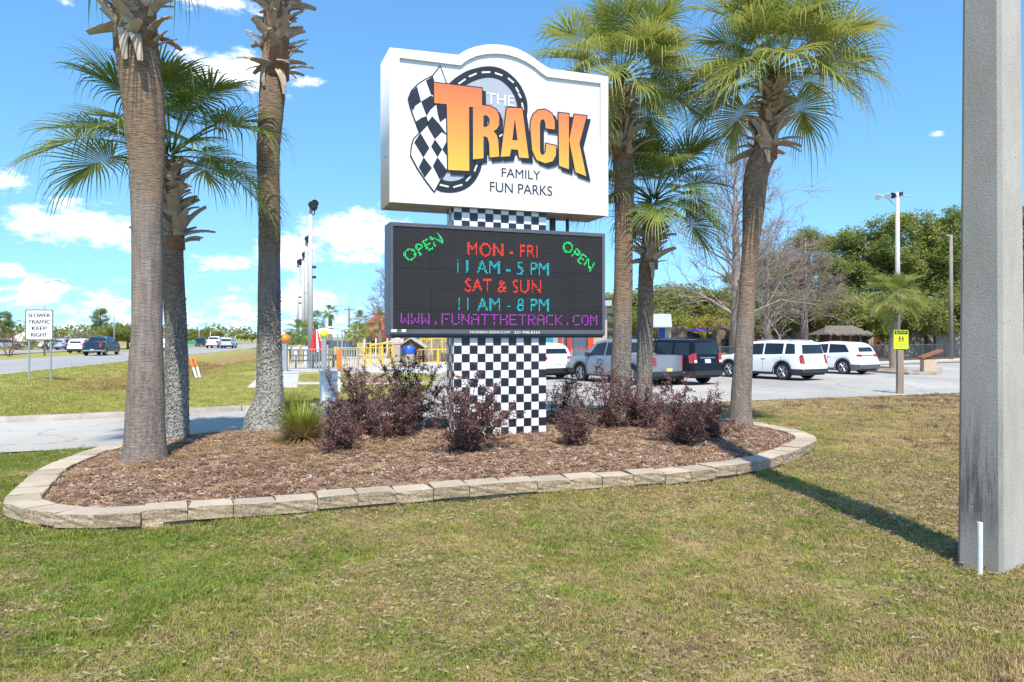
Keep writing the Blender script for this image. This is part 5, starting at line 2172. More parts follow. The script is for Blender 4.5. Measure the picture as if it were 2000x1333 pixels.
    for sgn in (1, -1):
        mx = P['mirror']
        q_ = MB().box((mx - .07, -.10, -.085), (mx + .07, .10, .085), .03)
        q_.v = [(p[0], p[1] + sgn * (hw(mx) + .09), p[2] + belt(mx) + .07) for p in q_.v]
        q_.build('mirror', P.get('mirror_mat', col), root, angle=40)
        for hx in P['handles']:
            z = belt(hx) - .13
            q_ = MB().box((hx - .10, -.012, z - .016), (hx + .10, .012, z + .016), .006)
            q_.v = [(p[0], p[1] + sgn * (hw(hx) * .994 + .012), p[2]) for p in q_.v]
            q_.build('door_handle', P.get('handle_mat', col), root)
        for dx in P['doors']:                             # shut lines
            q_ = MB()
            for f in np.linspace(0, 1, 6):
                z = zlow(dx) + .06 + (belt(dx) - zlow(dx) - .06) * f
                k_ = [(0, .965), (.18, .995), (.45, 1.0), (.66, .995), (.88, .99), (1, .957)]
                y = hw(dx) * float(np.interp((z - zlow(dx)) / (belt(dx) - zlow(dx)), [t[0] for t in k_], [t[1] for t in k_])) + .003
                q_.v.extend([(dx - .006, sgn * y, z), (dx + .006, sgn * y, z)])
            q_.f = [(2 * i, 2 * i + 1, 2 * i + 3, 2 * i + 2) if sgn < 0 else (2 * i + 2, 2 * i + 3, 2 * i + 1, 2 * i) for i in range(5)]
            q_.build('door_gap', m_clad, root)
        if P.get('rails'):
            xa, xb = P['rails']
            pts = []
            for i in range(7):
                x = xa + (xb - xa) * i / 6
                pts.append((x, sgn * (top_half(x) - .07), roof(x) + (.035 if 0 < i < 6 else -.01)))
            MB().tube(pts, .016, 6).build('roof_rail', P.get('rail_mat', m_chrome), root, smooth=True)
        # headlights
        q_ = MB()
        xf = L / 2
        z = P['head_z']
        for (dx, y) in ((.0, .62), (-.05, .80), (-.22, .985), (-.42, .995)):
            x = xf + dx
            q_.v.extend([(xs_(x, z - .06) + .012, sgn * hw(x) * y + sgn * .008, z - .06), (xs_(x, z + .06) + .012, sgn * hw(x) * y + sgn * .008, z + .06)])
        q_.f = [(0, 1, 3, 2), (2, 3, 5, 4), (4, 5, 7, 6)] if sgn < 0 else [(0, 2, 3, 1), (2, 4, 5, 3), (4, 6, 7, 5)]
        q_.build('headlight', m_lamp, root)
    return root


SUV = dict(name='suv', L=4.98, W=1.97, H=1.73, rw=.375, ww=.25, wheels=(-1.50, 1.40), clear=.24, clad=.10, bump_h=.16, lean=.36,
           belt=[(-2.49, 1.10), (-2.2, 1.13), (.0, 1.06), (1.0, 1.03), (1.35, 1.02), (2.0, .97), (2.35, .88), (2.49, .74)],
           roof=[(-2.49, 1.55), (-2.38, 1.66), (-1.9, 1.71), (-.6, 1.73), (.2, 1.69), (.55, 1.60), (1.35, 1.04), (2.0, .98), (2.49, .74)],
           side_glass=[(-2.20, -2.12, -1.62, -1.60), (-1.50, -1.47, -.55, -.52), (-.46, -.44, .95, .42)],
           screen=(1.28, .58), rear_glass=(1.16, 1.55, .88), tail_lamp=(.74, 1.12, .11), plate_z=.72, mirror=.80, handles=(-.55, .40), doors=(-.50, .62, -1.45), rails=(-1.9, .1), head_z=.80, wrap=.35)
CROSS = dict(SUV, L=4.55, W=1.86, H=1.65, rw=.36, wheels=(-1.34, 1.33), clear=.20, clad=.12, bump_h=.18, lean=.62,
             belt=[(-2.275, 1.10), (-1.6, 1.09), (0, 1.02), (1.0, .99), (1.9, .92), (2.275, .70)],
             roof=[(-2.275, 1.40), (-2.10, 1.50), (-1.5, 1.60), (-.4, 1.65), (.2, 1.60), (.5, 1.52), (1.25, 1.0), (1.9, .93), (2.275, .70)],
             side_glass=[(-1.72, -1.35, -.55, -.52), (-.46, -.44, .90, .38)], screen=(1.18, .53), rear_glass=(1.14, 1.36, .78), tail_lamp=(.90, 1.02, .24),
             plate_z=.66, mirror=.76, handles=(-.6, .35), doors=(-.5, .58), rails=None, head_z=.76, light_bar=True, clad_mat=m_grey_clad)
PATH = dict(SUV, L=4.85, W=1.86, H=1.80, rw=.375, wheels=(-1.44, 1.41), clear=.30, clad=.04, bump_h=.22, lean=.24,
            belt=[(-2.425, 1.14), (0, 1.12), (1.0, 1.10), (2.1, 1.04), (2.425, .80)],
            roof=[(-2.425, 1.70), (-2.3, 1.77), (-.3, 1.80), (.2, 1.74), (.5, 1.66), (1.05, 1.12), (2.1, 1.06), (2.425, .80)],
            side_glass=[(-2.24, -2.20, -1.40, -1.38), (-1.30, -1.28, -.42, -.40), (-.34, -.32, .85, .40)], screen=(1.02, .52), rear_glass=(1.20, 1.66, .84),
            tail_lamp=(.86, 1.24, .17), lamp_white=True, plate_z=.86, trim=True, mirror=.72, handles=(-.6, .3), doors=(-.37, .55, -1.34), rails=(-1.95, -.1), rail_mat=m_clad, head_z=.9, wrap=.6)
TRUCK = dict(name='pickup_truck', L=5.33, W=1.99, H=1.79, rw=.375, ww=.25, wheels=(-1.60, 1.58), clear=.28, clad=.05, bump_h=.22, lean=.05,
             belt=[(-2.665, 1.12), (-.95, 1.14), (0, 1.10), (1.1, 1.08), (2.3, 1.0), (2.55, .92), (2.665, .80)],
             roof=[(-2.665, 1.13), (-1.18, 1.15), (-.82, 1.70), (-.5, 1.77), (.2, 1.79), (.75, 1.70), (1.55, 1.10), (2.3, 1.02), (2.665, .80)],
             side_glass=[(-.78, -.62, -.02, -.02), (.06, .06, 1.10, .62)], screen=(1.48, .78), rear_screen=(-1.12, -.86), tail_lamp=(.80, 1.10, .16), plate_z=.52, plate=m_plate_y,
             mirror=.95, handles=(-.55, .25), doors=(-.92, .02, 1.08), rails=None, head_z=.86, wrap=.5, mirror_mat=m_clad, handle_mat=m_clad)
FULL = dict(TRUCK, L=5.7, W=2.03, H=1.93, rw=.41, wheels=(-1.85, 1.80), clear=.36, clad_mat=m_chrome, bump_h=.16,
            belt=[(-2.85, 1.28), (-.8, 1.28), (0, 1.26), (1.2, 1.24), (2.5, 1.18), (2.85, .95)],
            roof=[(-2.85, 1.29), (-1.25, 1.30), (-.95, 1.84), (-.5, 1.92), (.3, 1.93), (.8, 1.85), (1.5, 1.27), (2.5, 1.2), (2.85, .95)],
            side_glass=[(-.9, -.75, -.05, -.05), (.04, .04, 1.15, .68)], screen=(1.45, .83), rear_screen=(-1.2, -.98), tail_lamp=(.85, 1.25, .18), plate=m_plate, plate_z=.5, doors=(-1.0, 0, 1.1), mirror=1.05)

p_white = paint('white_paint', (.80, .80, .80))
p_grey = paint('slate_grey_paint', (.25, .275, .32), .35)
p_black = paint('black_paint', (.006, .006, .010))
p_navy = paint('navy_paint', (.015, .04, .075), .2)
p_silver = paint('silver_paint', (.5, .52, .54), .4)
RZ = math.atan2(HD.y, HD.x)
LEFT = Vector((-HD.y, HD.x, 0))
# the cars stand on the lot; each is placed by its rear left tyre


def park(P, px, py, label, cat, col, **kw):
    x, y, _ = G(px, py)
    rear_left = Vector((x, y, 0))
    c = rear_left - HD * P['wheels'][0] - Vector((-HD.y, HD.x, 0)) * (P['W'] / 2 - .15)
    return car(label, cat, P, (c.x, c.y, .008), RZ, col, kw.get('group', 'cars in the parking lot'))


park(TRUCK, 1238, 753, 'slate grey crew-cab pickup truck with a cream licence plate in the parking lot', 'pickup truck', p_grey)
park(PATH, 1320, 751.5, 'black SUV with tall red tail lights parked beside the grey pickup', 'suv', p_black)
park(SUV, 1531, 743, 'large white SUV with roof rails, parked nearer the leaning palm', 'suv', p_white)
park(CROSS, 1649, 731.5, 'smaller white crossover with a full-width red light bar and grey lower cladding', 'suv', p_white)
park(dict(CROSS, light_bar=False, lean=.5, clad_mat=m_clad), 1040, 741, 'pearl white hatchback mostly hidden behind the checkered column', 'car', p_white)

# traffic on the highway
TR = math.atan2(1.0, -0.2)
FULL_H = 'cars driving on the highway'


def drive(P, px, py, label, cat, col, simple=False, rz=TR):
    x, y, _ = G(px, py, .012)
    return car(label, cat, P, (x, y, .016), rz, col, FULL_H, simple)


drive(FULL, 199, 694, 'dark blue full-size pickup truck driving on the highway', 'pickup truck', p_navy)
drive(dict(CROSS, light_bar=False, clad_mat=m_clad), 160, 689.5, 'white crossover driving just ahead of the dark blue pickup', 'car', p_white)
drive(CROSS, 318, 686.5, 'white car on the highway between the dark blue pickup and the far white pickup', 'car', p_white, True)
drive(FULL, 420, 680, 'white pickup far along the highway beside a silver grey SUV', 'pickup truck', p_white, True)
drive(SUV, 447, 680.5, 'silver grey SUV far along the highway in the lane beside the verge', 'suv', p_silver, True)
drive(CROSS, 393, 676.5, 'tiny dark car far off in the oncoming lanes of the highway', 'car', p_navy, True, TR + math.pi)
drive(SUV, 436, 674.5, 'tiny silver car far off near the end of the highway', 'car', p_silver, True)

# ------------------------------------------------------------------ roadside furniture
def gz(x, y):
    return float(ground_height(np.array([x]), np.array([y]))[0])


m_galv = mat('galvanised_steel', (.42, .45, .47), (.32, .34, .36), .5, metal=.5, scale=10)
m_signw = mat('sign_sheeting', (.78, .79, .80), (.74, .75, .76), .4, scale=3)
m_wood = mat('weathered_post', (.36, .28, .21), (.22, .165, .12), .9, scale=5, bump=.5, bscale=20, stretch=(1, 1, .12))
m_orange = mat('marker_orange', (.85, .20, .02), (.72, .15, .02), .5, scale=6)
m_postw = mat('marker_white', (.76, .75, .72), (.66, .64, .6), .5, scale=6)
m_limeg = mat('fluorescent_yellow_green', (.66, .78, .02), (.60, .70, .02), .5, scale=4)
m_yel = mat('yellow_paint', (.72, .50, .07), (.58, .38, .05), .6, scale=5)
m_ballo = mat('orange_globe', (.85, .24, .015), (.75, .19, .01), .4, scale=4)
m_bally = mat('yellow_globe', (.85, .70, .02), (.78, .62, .02), .4, scale=4)
m_redcloth = mat('red_canvas', (.60, .03, .03), (.45, .02, .025), .8, scale=8)
m_blue = mat('blue_plastic', (.02, .10, .52), (.015, .08, .42), .4, scale=5)
m_stone = mat('exposed_aggregate', (.46, .38, .29), (.33, .27, .21), .9, scale=40, bump=.4)
m_redpost = mat('red_paint', (.50, .045, .035), (.40, .035, .03), .55, scale=5)
m_coral = mat('coral_red_roof', (.55, .11, .075), (.42, .07, .05), .65, scale=3)
m_maroon = mat('maroon_awning', (.22, .018, .028), (.16, .012, .02), .8, scale=6)
m_teal = mat('teal_board', (.02, .26, .33), (.02, .20, .27), .6, scale=4)
m_siding = mat('beige_siding', (.46, .40, .31), (.38, .33, .26), .8, scale=4)
m_bluegrey = mat('blue_grey_wall', (.09, .13, .18), (.065, .095, .135), .7, scale=3)
m_metalroof = mat('metal_roofing', (.50, .53, .56), (.42, .45, .48), .4, metal=.4, scale=2)
m_bluepost = mat('blue_post', (.035, .07, .30), (.03, .055, .24), .6, scale=5)
m_brown = mat('brown_board', (.16, .075, .04), (.10, .045, .025), .85, scale=6)
m_rust = mat('rust_brown_board', (.30, .115, .055), (.21, .08, .04), .75, scale=6)
m_rock = mat('mini_golf_rock', (.20, .14, .085), (.07, .05, .035), .95, scale=2.2, bump=.8, bscale=6)
m_ochre = mat('ochre_rock', (.36, .22, .05), (.20, .12, .035), .95, scale=2.0, bump=.8, bscale=6)
m_purple = mat('purple_canopy', (.13, .05, .28), (.10, .04, .22), .8, scale=5)
m_thatch = mat('thatch', (.24, .20, .16), (.11, .09, .07), .95, scale=14, bump=.9, bscale=40, stretch=(1, 1, .3))
m_corr = mat('corrugated_beige', (.42, .385, .30), (.33, .30, .235), .6, scale=1.5)
m_whiteroof = mat('white_membrane_roof', (.82, .83, .86), (.76, .77, .80), .35, scale=1.0)
m_tan = mat('tan_block', (.56, .43, .29), (.46, .35, .24), .9, scale=8, bump=.3)
m_black = mat('black_steel', (.02, .02, .022), (.014, .014, .015), .5, scale=10)
m_iron = mat('dark_fence_iron', (.13, .135, .13), (.09, .09, .09), .5, metal=.3, scale=10)
m_polew = mat('pale_concrete_pole', (.52, .50, .46), (.42, .40, .37), .85, scale=2, bump=.2, bscale=30, stretch=(1, 1, .2))
m_lampdark = mat('floodlight_housing', (.035, .037, .04), (.025, .026, .028), .5, scale=8)
m_soil = mat('tan_soil', (.40, .27, .16), (.30, .21, .13), .95, scale=5, bump=.4, coord='pos')

# --- the concrete utility pole close to the camera
m_upole, nt_, b_ = new_mat('stained_concrete')
s_ = sep_pos(nt_, 'obj')
n1 = link_noise(nt_, 'obj', 3.0, 6, .65, (1, 1, .35))
n2 = link_noise(nt_, 'obj', 55, 4, .75)
n3 = link_noise(nt_, 'obj', 16, 6, .75, (1, 1, .07))
pit = nt_.nodes.new('ShaderNodeTexVoronoi')
pit.inputs['Scale'].default_value = 7.0
tco = nt_.nodes.new('ShaderNodeTexCoord')
nt_.links.new(tco.outputs['Object'], pit.inputs['Vector'])
c_ = ramp(nt_, n1, [(.3, (.37, .34, .295)), (.7, (.50, .465, .41))])
c_ = mixc(nt_, 1.0, c_, ramp(nt_, n2, [(.25, (.85, .85, .85)), (.65, (1.05, 1.05, 1.04))]), 'MULTIPLY')
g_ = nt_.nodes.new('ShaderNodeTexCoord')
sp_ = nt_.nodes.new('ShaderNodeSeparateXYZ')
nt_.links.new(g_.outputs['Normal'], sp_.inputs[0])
left_ = nsmooth(nt_, sp_.outputs[0], -.5, -.8)                    # the pole's shaded, stained side; its shade is put into the colour
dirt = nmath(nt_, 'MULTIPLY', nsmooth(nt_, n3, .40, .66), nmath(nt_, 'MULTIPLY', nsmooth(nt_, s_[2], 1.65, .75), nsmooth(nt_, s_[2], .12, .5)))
stain_shade = nmath(nt_, 'ADD', nmath(nt_, 'MULTIPLY', dirt, .6), .38, clamp=True)  # even term paints the side's shade, dirt adds the stains
c_ = mixc(nt_, nmath(nt_, 'MULTIPLY', left_, stain_shade), c_, (.075, .073, .07))
pm_ = nsmooth(nt_, pit.outputs['Distance'], .075, .03)
c_ = mixc(nt_, nmath(nt_, 'MULTIPLY', pm_, .6), c_, (.11, .10, .09))
nt_.links.new(c_, b_.inputs['Base Color'])
b_.inputs['Roughness'].default_value = .92
add_bump(nt_, b_, nmath(nt_, 'SUBTRACT', n2, pm_), .45, .012)
PX, PY, _ = G(1958, 1122)
cnr = Vector((PX, PY, 0))
pw = .345
pdir_l = Vector((-.575, .818, 0))
pdir_r = Vector((.818, .575, 0))
pw2 = .47
pc = cnr + pdir_l * (pw / 2) + pdir_r * (pw2 / 2)
b = MB()
rings = []
for z in np.linspace(-.3, 11.0, 40):
    h = (pw - .0115 * max(z, 0)) / 2
    c = .028
    g = (pw2 - .0115 * max(z, 0)) / 2
    rings.append([(-g, -h + c), (-g + c, -h), (g - c, -h), (g, -h + c), (g, h - c), (g - c, h), (-g + c, h), (-g, h - c)])
    b.v.extend([(x, y, z) for x, y in rings[-1]])
for i in range(39):
    for k in range(8):
        b.f.append((i * 8 + k, i * 8 + (k + 1) % 8, (i + 1) * 8 + (k + 1) % 8, (i + 1) * 8 + k))
b.f.append(tuple(range(39 * 8, 40 * 8)))
upole = b.build('utility_pole', m_upole, None, loc=(pc.x, pc.y, 0), rz=math.atan2(pdir_r.y, pdir_r.x), angle=30)
tag(upole, 'massive square concrete utility pole with dark weathering stains standing in the lawn', 'utility pole')
x, y, _ = G(1912.5, 1121)
b = MB().lathe([(.0205, -.1), (.0205, .415), (.0165, .416), (.0165, .2)], 16, cap=False)
tag(b.build('pvc_pipe', m_postw, None, loc=(x, y - .01, 0), smooth=False, angle=40), 'short white plastic pipe sticking up beside the concrete utility pole', 'pipe')


def rounded(w, h, r, n=5):
    pts = []
    for (cx, cy, a0) in ((w / 2 - r, h / 2 - r, 0), (-w / 2 + r, h / 2 - r, 90), (-w / 2 + r, -h / 2 + r, 180), (w / 2 - r, -h / 2 + r, 270)):
        for k in range(n + 1):
            a = R(a0 + 90 * k / n)
            pts.append((cx + r * math.cos(a), cy + r * math.sin(a)))
    return pts


def plate_local(name, poly, y0, t, mtl, parent, zc):
    """upright plate facing -y, centred on x = 0, z = zc"""
    n = len(poly)
    b = MB()
    b.add([(p[0], y0, p[1] + zc) for p in poly] + [(p[0], y0 + t, p[1] + zc) for p in poly],
          [tuple(range(n)), tuple(range(2 * n - 1, n - 1, -1))] + [(i, n + i, n + (i + 1) % n, (i + 1) % n) for i in range(n)])
    return b.build(name, mtl, parent)


# --- SLOWER TRAFFIC KEEP RIGHT
SY = 30.5
SXc = AX(76.5, SY)
sz_ = gz(SXc, SY)
ts = thing('traffic_sign', 'white regulatory road sign about slower traffic on two thin steel posts', 'road sign', (SXc, SY, sz_), R(8))
ppm = FPX / SY
zc = AZ(635, SY) - sz_
PWD, PHT = 51 / ppm, 60 / ppm
plate_local('backing', rounded(PWD, PHT, .07), 0, .012, m_galv, ts, zc)
bd = plate_local('border', rounded(PWD - .012, PHT - .012, .065), -.003, .003, m_ink, ts, zc)
plate_local('panel', rounded(PWD - .075, PHT - .075, .05), -.006, .003, m_signw, ts, zc)
for i, (tx, wd) in enumerate((('SLOWER', .84), ('TRAFFIC', .84), ('KEEP', .56), ('RIGHT', .62))):
    h = .155
    zt = zc + PHT * .5 - .24 - i * .268
    for ox_ in (0, .014):
        text_fit(tx, -wd / 2 + ox_, wd / 2 + ox_, zt - h / 2, zt + h / 2, -.0065 - ox_ * .05, m_ink, ts, depth=.002)
for px in (-.40, .43):
    q_ = MB().box((px - .03, .012, -.3), (px + .03, .055, zc + PHT * .38))
    q_.build('post', m_galv, ts)
x, y = SXc + .3, SY - .3
# --- pair of leaning orange and white marker posts by the ditch
for (px, lean_) in ((384, -.34), (390.5, -.27)):
    y = 33.4
    x = AX(px, y)
    z = gz(x, y)
    mp_ = thing('marker_post', 'leaning orange and white utility marker post, one of a pair by the ditch', 'marker post', (x, y, z), 0, 'marker posts by the ditch')
    d = Vector((math.sin(lean_), .05, math.cos(lean_)))
    MB().tube([d * -.1, d * .52], .055, 10).build('base', m_postw, mp_, smooth=False, angle=40)
    MB().tube([d * .521, d * .98, d * 1.0], [.056, .056, .04], 10).build('sleeve', m_orange, mp_, angle=40)
y = 40.0
x = AX(376, y)
st_ = MB().tube([(0, 0, -.1), (.02, 0, 1.0)], .02, 6).build('survey_stake', m_rust, None, loc=(x, y, gz(x, y)))
tag(st_, 'thin rusty survey stake in the grass behind the paired marker posts', 'stake')
# --- SLOW children sign on a timber post
y = 24.6
x = AX(1760, y)
cs = thing('traffic_sign', 'fluorescent yellow-green slow warning sign with two figures on a timber post', 'road sign', (x, y, 0), R(-6))
MB().box((-.095, .02, -.3), (.095, .19, 2.0), .01).build('post', m_wood, cs)
zt, zb_ = AZ(645, y), AZ(682, y)
hw_, hh = .232, (zt - zb_)
zc = (zt + zb_) / 2
plate_local('panel', rounded(hw_ * 2, hh, .03), 0, .006, m_limeg, cs, zc)
plate_local('header', rounded(hw_ * 1.8, hh * .20, .012), -.003, .003, m_ink, cs, zc + hh * .37)
text_fit('SLOW', -.17, .17, zc + hh * .315, zc + hh * .425, -.0035, m_limeg, cs, depth=.002)
for (ox_, s) in ((-.045, 1.0), (.05, .86)):               # two walking figures
    b = MB()

    def bar(x0, z0, x1, z1, w):
        dx, dz = x1 - x0, z1 - z0
        l_ = math.hypot(dx, dz)
        nx_, nz_ = -dz / l_ * w / 2, dx / l_ * w / 2
        f = [(x0 + nx_, z0 + nz_), (x1 + nx_, z1 + nz_), (x1 - nx_, z1 - nz_), (x0 - nx_, z0 - nz_)]
        o = len(b.v)
        b.v.extend([(ox_ + p[0] * s, -.003, zc + .02 + p[1] * s) for p in f])
        b.f.append((o, o + 3, o + 2, o + 1))
    bar(0, -.02, 0, .055, .04)
    bar(0, -.01, -.03, -.10, .02)
    bar(0, -.01, .035, -.10, .02)
    bar(0, .05, -.045, .0, .015)
    bar(0, .05, .045, .005, .015)
    b.v.extend([(ox_ + .02 * s * math.cos(t), -.003, zc + .02 + .085 * s + .02 * s * math.sin(t)) for t in np.linspace(0, 5.6, 9)])
    b.f.append(tuple(range(len(b.v) - 9, len(b.v))))
    kind(b.build('figure', m_ink, cs), 'stuff')
for i in range(2):                                         # two lines of small worn print
    rl = random.Random(i)
    b = MB()
    xx = -.17
    while xx < .16:
        w = rl.uniform(.012, .03)
        b.add([(xx, -.0025, zc - .17 - i * .075), (xx + w, -.0025, zc - .17 - i * .075), (xx + w, -.0025, zc - .135 - i * .075), (xx, -.0025, zc - .135 - i * .075)], [(0, 1, 2, 3)])
        xx += w + .012
    kind(b.build('worn_print', mat('worn_ink', (.30, .33, .03), (.45, .52, .02), .6, scale=30), cs), 'stuff')

# --- utility pedestal, marker, behind the bed
y = 19.75
x = AX(641, y)
ub = thing('utility_pedestal', 'white metal utility cabinet standing behind the bed among burgundy leaves', 'utility cabinet', (x, y, gz(x, y) - .03), R(24))
MB().box((-.20, -.17, 0), (.20, .17, .86), .012).build('cabinet', m_postw, ub)
MB().box((-.22, -.19, .861), (.22, .19, .90), .012).build('lid', m_postw, ub)
MB().box((-.17, -.178, .08), (.17, -.171, .80)).build('door', m_signw, ub)
y = 23.5
x = AX(663, y)
mk = thing('marker_post', 'single upright orange-topped marker post behind the burgundy shrubs', 'marker post', (x, y, gz(x, y)))
MB().tube([(0, 0, -.1), (0, 0, .72)], .055, 12).build('base', m_postw, mk, angle=40)
MB().tube([(0, 0, .721), (-.03, 0, 1.36), (-.03, 0, 1.39)], [.07, .07, .05], 12).build('sleeve', m_orange, mk, angle=40)


def globe(label, px, y, r, zc, mtl, group='globe lamps round the plaza'):
    x = AX(px, y)
    g = thing('globe_bollard', label, 'globe lamp', (x, y, .13), 0, group)
    MB().box((-.11, -.11, 0), (.11, .11, zc - .13 - r * .8)).build('post', m_galv, g)
    prof = [(max(.002, r * math.sin(t)), -r * math.cos(t)) for t in np.linspace(0, math.pi, 12)]
    MB().lathe(prof, 18, (0, 0, zc - .13), cap=False).build('globe', mtl, g, smooth=True)


globe('orange globe on a grey post at the corner of the railing', 557, 37.6, .245, AZ(662, 37.6), m_ballo)
globe('large yellow globe on a grey post beside the folded red umbrella', 633, 38.6, .225, AZ(653, 38.6), m_bally)
globe('small yellow globe far back by the red-roofed building', 776, 66, .26, AZ(664, 66), m_bally)
globe('small yellow globe half hidden behind the large yellow one', 627.5, 60, .22, AZ(669, 60), m_bally)


def railing(name, label, p0, p1, z0, h, step, bal, mtl, parent_mat=None, post=.05, cat='fence', group=None):
    """posts, two rails and a run of balusters from p0 to p1"""
    p0, p1 = Vector((p0[0], p0[1], 0)), Vector((p1[0], p1[1], 0))
    d = p1 - p0
    L = d.length
    r = thing(name, label, cat, (p0.x, p0.y, z0), math.atan2(d.y, d.x), group)
    n = max(1, int(round(L / step)))
    for i in range(n + 1):
        MB().box((L * i / n - post / 2, -post / 2, -.1), (L * i / n + post / 2, post / 2, h + .04)).build('post', mtl, r)
    MB().box((0, -.025, h - .05), (L, .025, h)).build('top_rail', parent_mat or mtl, r)
    MB().box((0, -.02, .12), (L, .02, .16)).build('bottom_rail', parent_mat or mtl, r)
    b = MB()
    m = int(L / bal)
    for i in range(m):
        xx = L * (i + .5) / m
        b.box((xx - .011, -.011, .14), (xx + .011, .011, h - .02))
    kind(b.build('balusters', mtl, r), 'stuff')
    return r


railing('railing', 'grey galvanised railing along the near edge of the plaza', (AX(548, 37.9), 37.9), (AX(700, 37.3), 37.3), .134, 1.15, 1.9, .13, m_galv)
railing('railing', 'yellow wooden railing behind the grey one on the plaza', (AX(550, 44), 44), (AX(660, 44), 44), .134, 1.05, 2.0, .16, m_yel, post=.12)
railing('railing', 'cream yellow picket railing between the folded umbrella and the blue-lidded bin', (AX(655, 42.5), 42.5), (AX(766, 42.8), 42.8), .134, 1.15, 1.7, .14, m_yel, post=.13)
railing('railing', 'bright yellow wooden railing beside the blue-lidded bin', (AX(812, 45.5), 45.5), (AX(900, 45.5), 45.5), .134, 1.0, 1.4, .22, m_yel, post=.12)
railing('railing', 'upper yellow ramp railing behind the little gabled hut', (AX(812, 56), 56), (AX(870, 56), 56), .7, 1.0, 1.2, .2, m_yel, post=.12)
railing('railing', 'orange-brown timber railing in front of the low palms', (AX(556, 49), 49), (AX(640, 49), 49), .134, 1.2, 1.2, .18, m_rust, m_yel, post=.14)
railing('railing', 'tall yellow lattice railing under the message board', (AX(700, 48.5), 48.5), (AX(770, 48.5), 48.5), .134, 1.35, .9, .2, m_yel, post=.1)
railing('railing', 'yellow go-kart stair railing above the bright yellow railing', (AX(822, 51.5), 51.5), (AX(885, 51.5), 51.5), .9, .9, .8, .16, m_yel, post=.1)
for k_ in range(4):
    xk = AX(560 + 26 * k_, 47.5)
    tg = MB().box((-.10, -.10, 0), (.10, .10, 1.25)).build('timber_post', m_tan, None, loc=(xk, 47.5, .134))
    tag(tg, 'square tan timber post in the row behind the picnic tables', 'post', 'timber posts behind the picnic tables')
# slanting yellow beam
sb = MB().tube([(AX(722, 50), 50, AZ(676, 50)), (AX(770, 50), 50, AZ(667, 50))], .09, 6)
sb.tube([(AX(742, 50), 50, AZ(672, 50)), (AX(742, 50), 50, .1)], .05, 6)
sb.tube([(AX(766, 50), 50, AZ(668, 50)), (AX(766, 50), 50, .1)], .05, 6)
tag(sb.build('barrier_beam', m_yel), 'yellow slanting ride barrier beam on two legs', 'barrier')
# blue-lidded bin and the square post next to it
y = 42.6
bn = thing('litter_bin', 'round stone litter bin with a bright blue lid', 'litter bin', (AX(799, y), y, .134))
MB().lathe([(.36, 0), (.40, .03), (.40, .80), (.37, .83)], 20).build('drum', m_stone, bn, angle=40)
MB().lathe([(.44, .83), (.45, .88), (.38, 1.12), (.33, 1.22), (.02, 1.24)], 20).build('lid', m_blue, bn, angle=40)
pp = thing('gate_post', 'square grey-pink post with a small pink sign on top beside the bin', 'post', (AX(776, 42.0), 42.0, .134))
MB().box((-.18, -.18, 0), (.18, .18, 1.36), .01).build('shaft', m_stone, pp)
MB().box((-.22, -.22, 1.361), (.22, .22, 1.42), .01).build('cap', m_conc, pp)
MB().box((-.36, -.03, 1.421), (.36, .03, 1.66), .02).build('sign_board', mat('pink_sign', (.55, .30, .34), (.6, .5, .55), .5, scale=6), pp)
# folded umbrella
y = 39.6
um = thing('patio_umbrella', 'red and white patio umbrella folded shut behind the railing', 'umbrella', (AX(617, y), y, .134))
MB().tube([(0, 0, 0), (0, 0, 2.2)], .025, 8).build('pole', m_galv, um)
n = 16
for nm, mtl, par in (('canopy', m_redcloth, 0), ('stripe', m_signw, 1)):
    b = MB()
    prof = [(.05, 2.15), (.12, 1.95), (.20, 1.5), (.29, 1.05), (.27, .95)]
    for (r_, z) in prof:
        for k in range(n):
            a = 2 * math.pi * k / n
            rr = r_ * (1 + .22 * math.cos(a * 8)) + (.006 if par else 0)
            b.v.append((math.cos(a) * rr, math.sin(a) * rr, z))
    for i in range(len(prof) - 1):
        for k in range(n):
            if par and k not in (13,):
                continue
            b.f.append((i * n + k, i * n + (k + 1) % n, (i + 1) * n + (k + 1) % n, (i + 1) * n + k))
    b.build(nm, mtl, um)
# picnic tables
for (px, y) in ((598, 41.0), (632, 42.4)):
    t = thing('picnic_table', 'dark metal picnic table with attached benches on the plaza', 'picnic table', (AX(px, y), y, .134), .3, 'picnic tables on the plaza')
    MB().box((-.8, -.35, .70), (.8, .35, .75)).build('table_top', m_iron, t)
    for s in (-1, 1):
        MB().box((-.8, s * .68 - .12, .42), (.8, s * .68 + .12, .46)).build('bench', m_iron, t)
        MB().box((s * .55 - .04, -.68, .34), (s * .55 + .04, .68, .40)).build('cross_beam', m_black, t)
        for s2 in (-1, 1):
            MB().tube([(s * .55, s2 * .55, 0), (s * .55, s2 * .15, .70)], .03, 6).build('leg', m_black, t)
# low wall with three white lamps
lw = thing('low_wall', 'low grey wall with planting behind the railing', 'wall', (AX(552, 47), 47, .12))
MB().box((0, -.15, 0), (2.0, .15, .95)).build('wall_body', m_stone, lw)
for px in (562, 579, 597):
    t = thing('wall_lamp', 'white T-shaped lamp standing along the low grey wall', 'lamp', (AX(px, 46.6), 46.6, .134), 0, 'T-shaped lamps on the low wall')
    MB().box((-.09, -.09, 0), (.09, .09, 1.0)).build('stem', m_signw, t)
    MB().box((-.20, -.20, 1.001), (.20, .20, 1.13), .02).build('hood', m_signw, t)
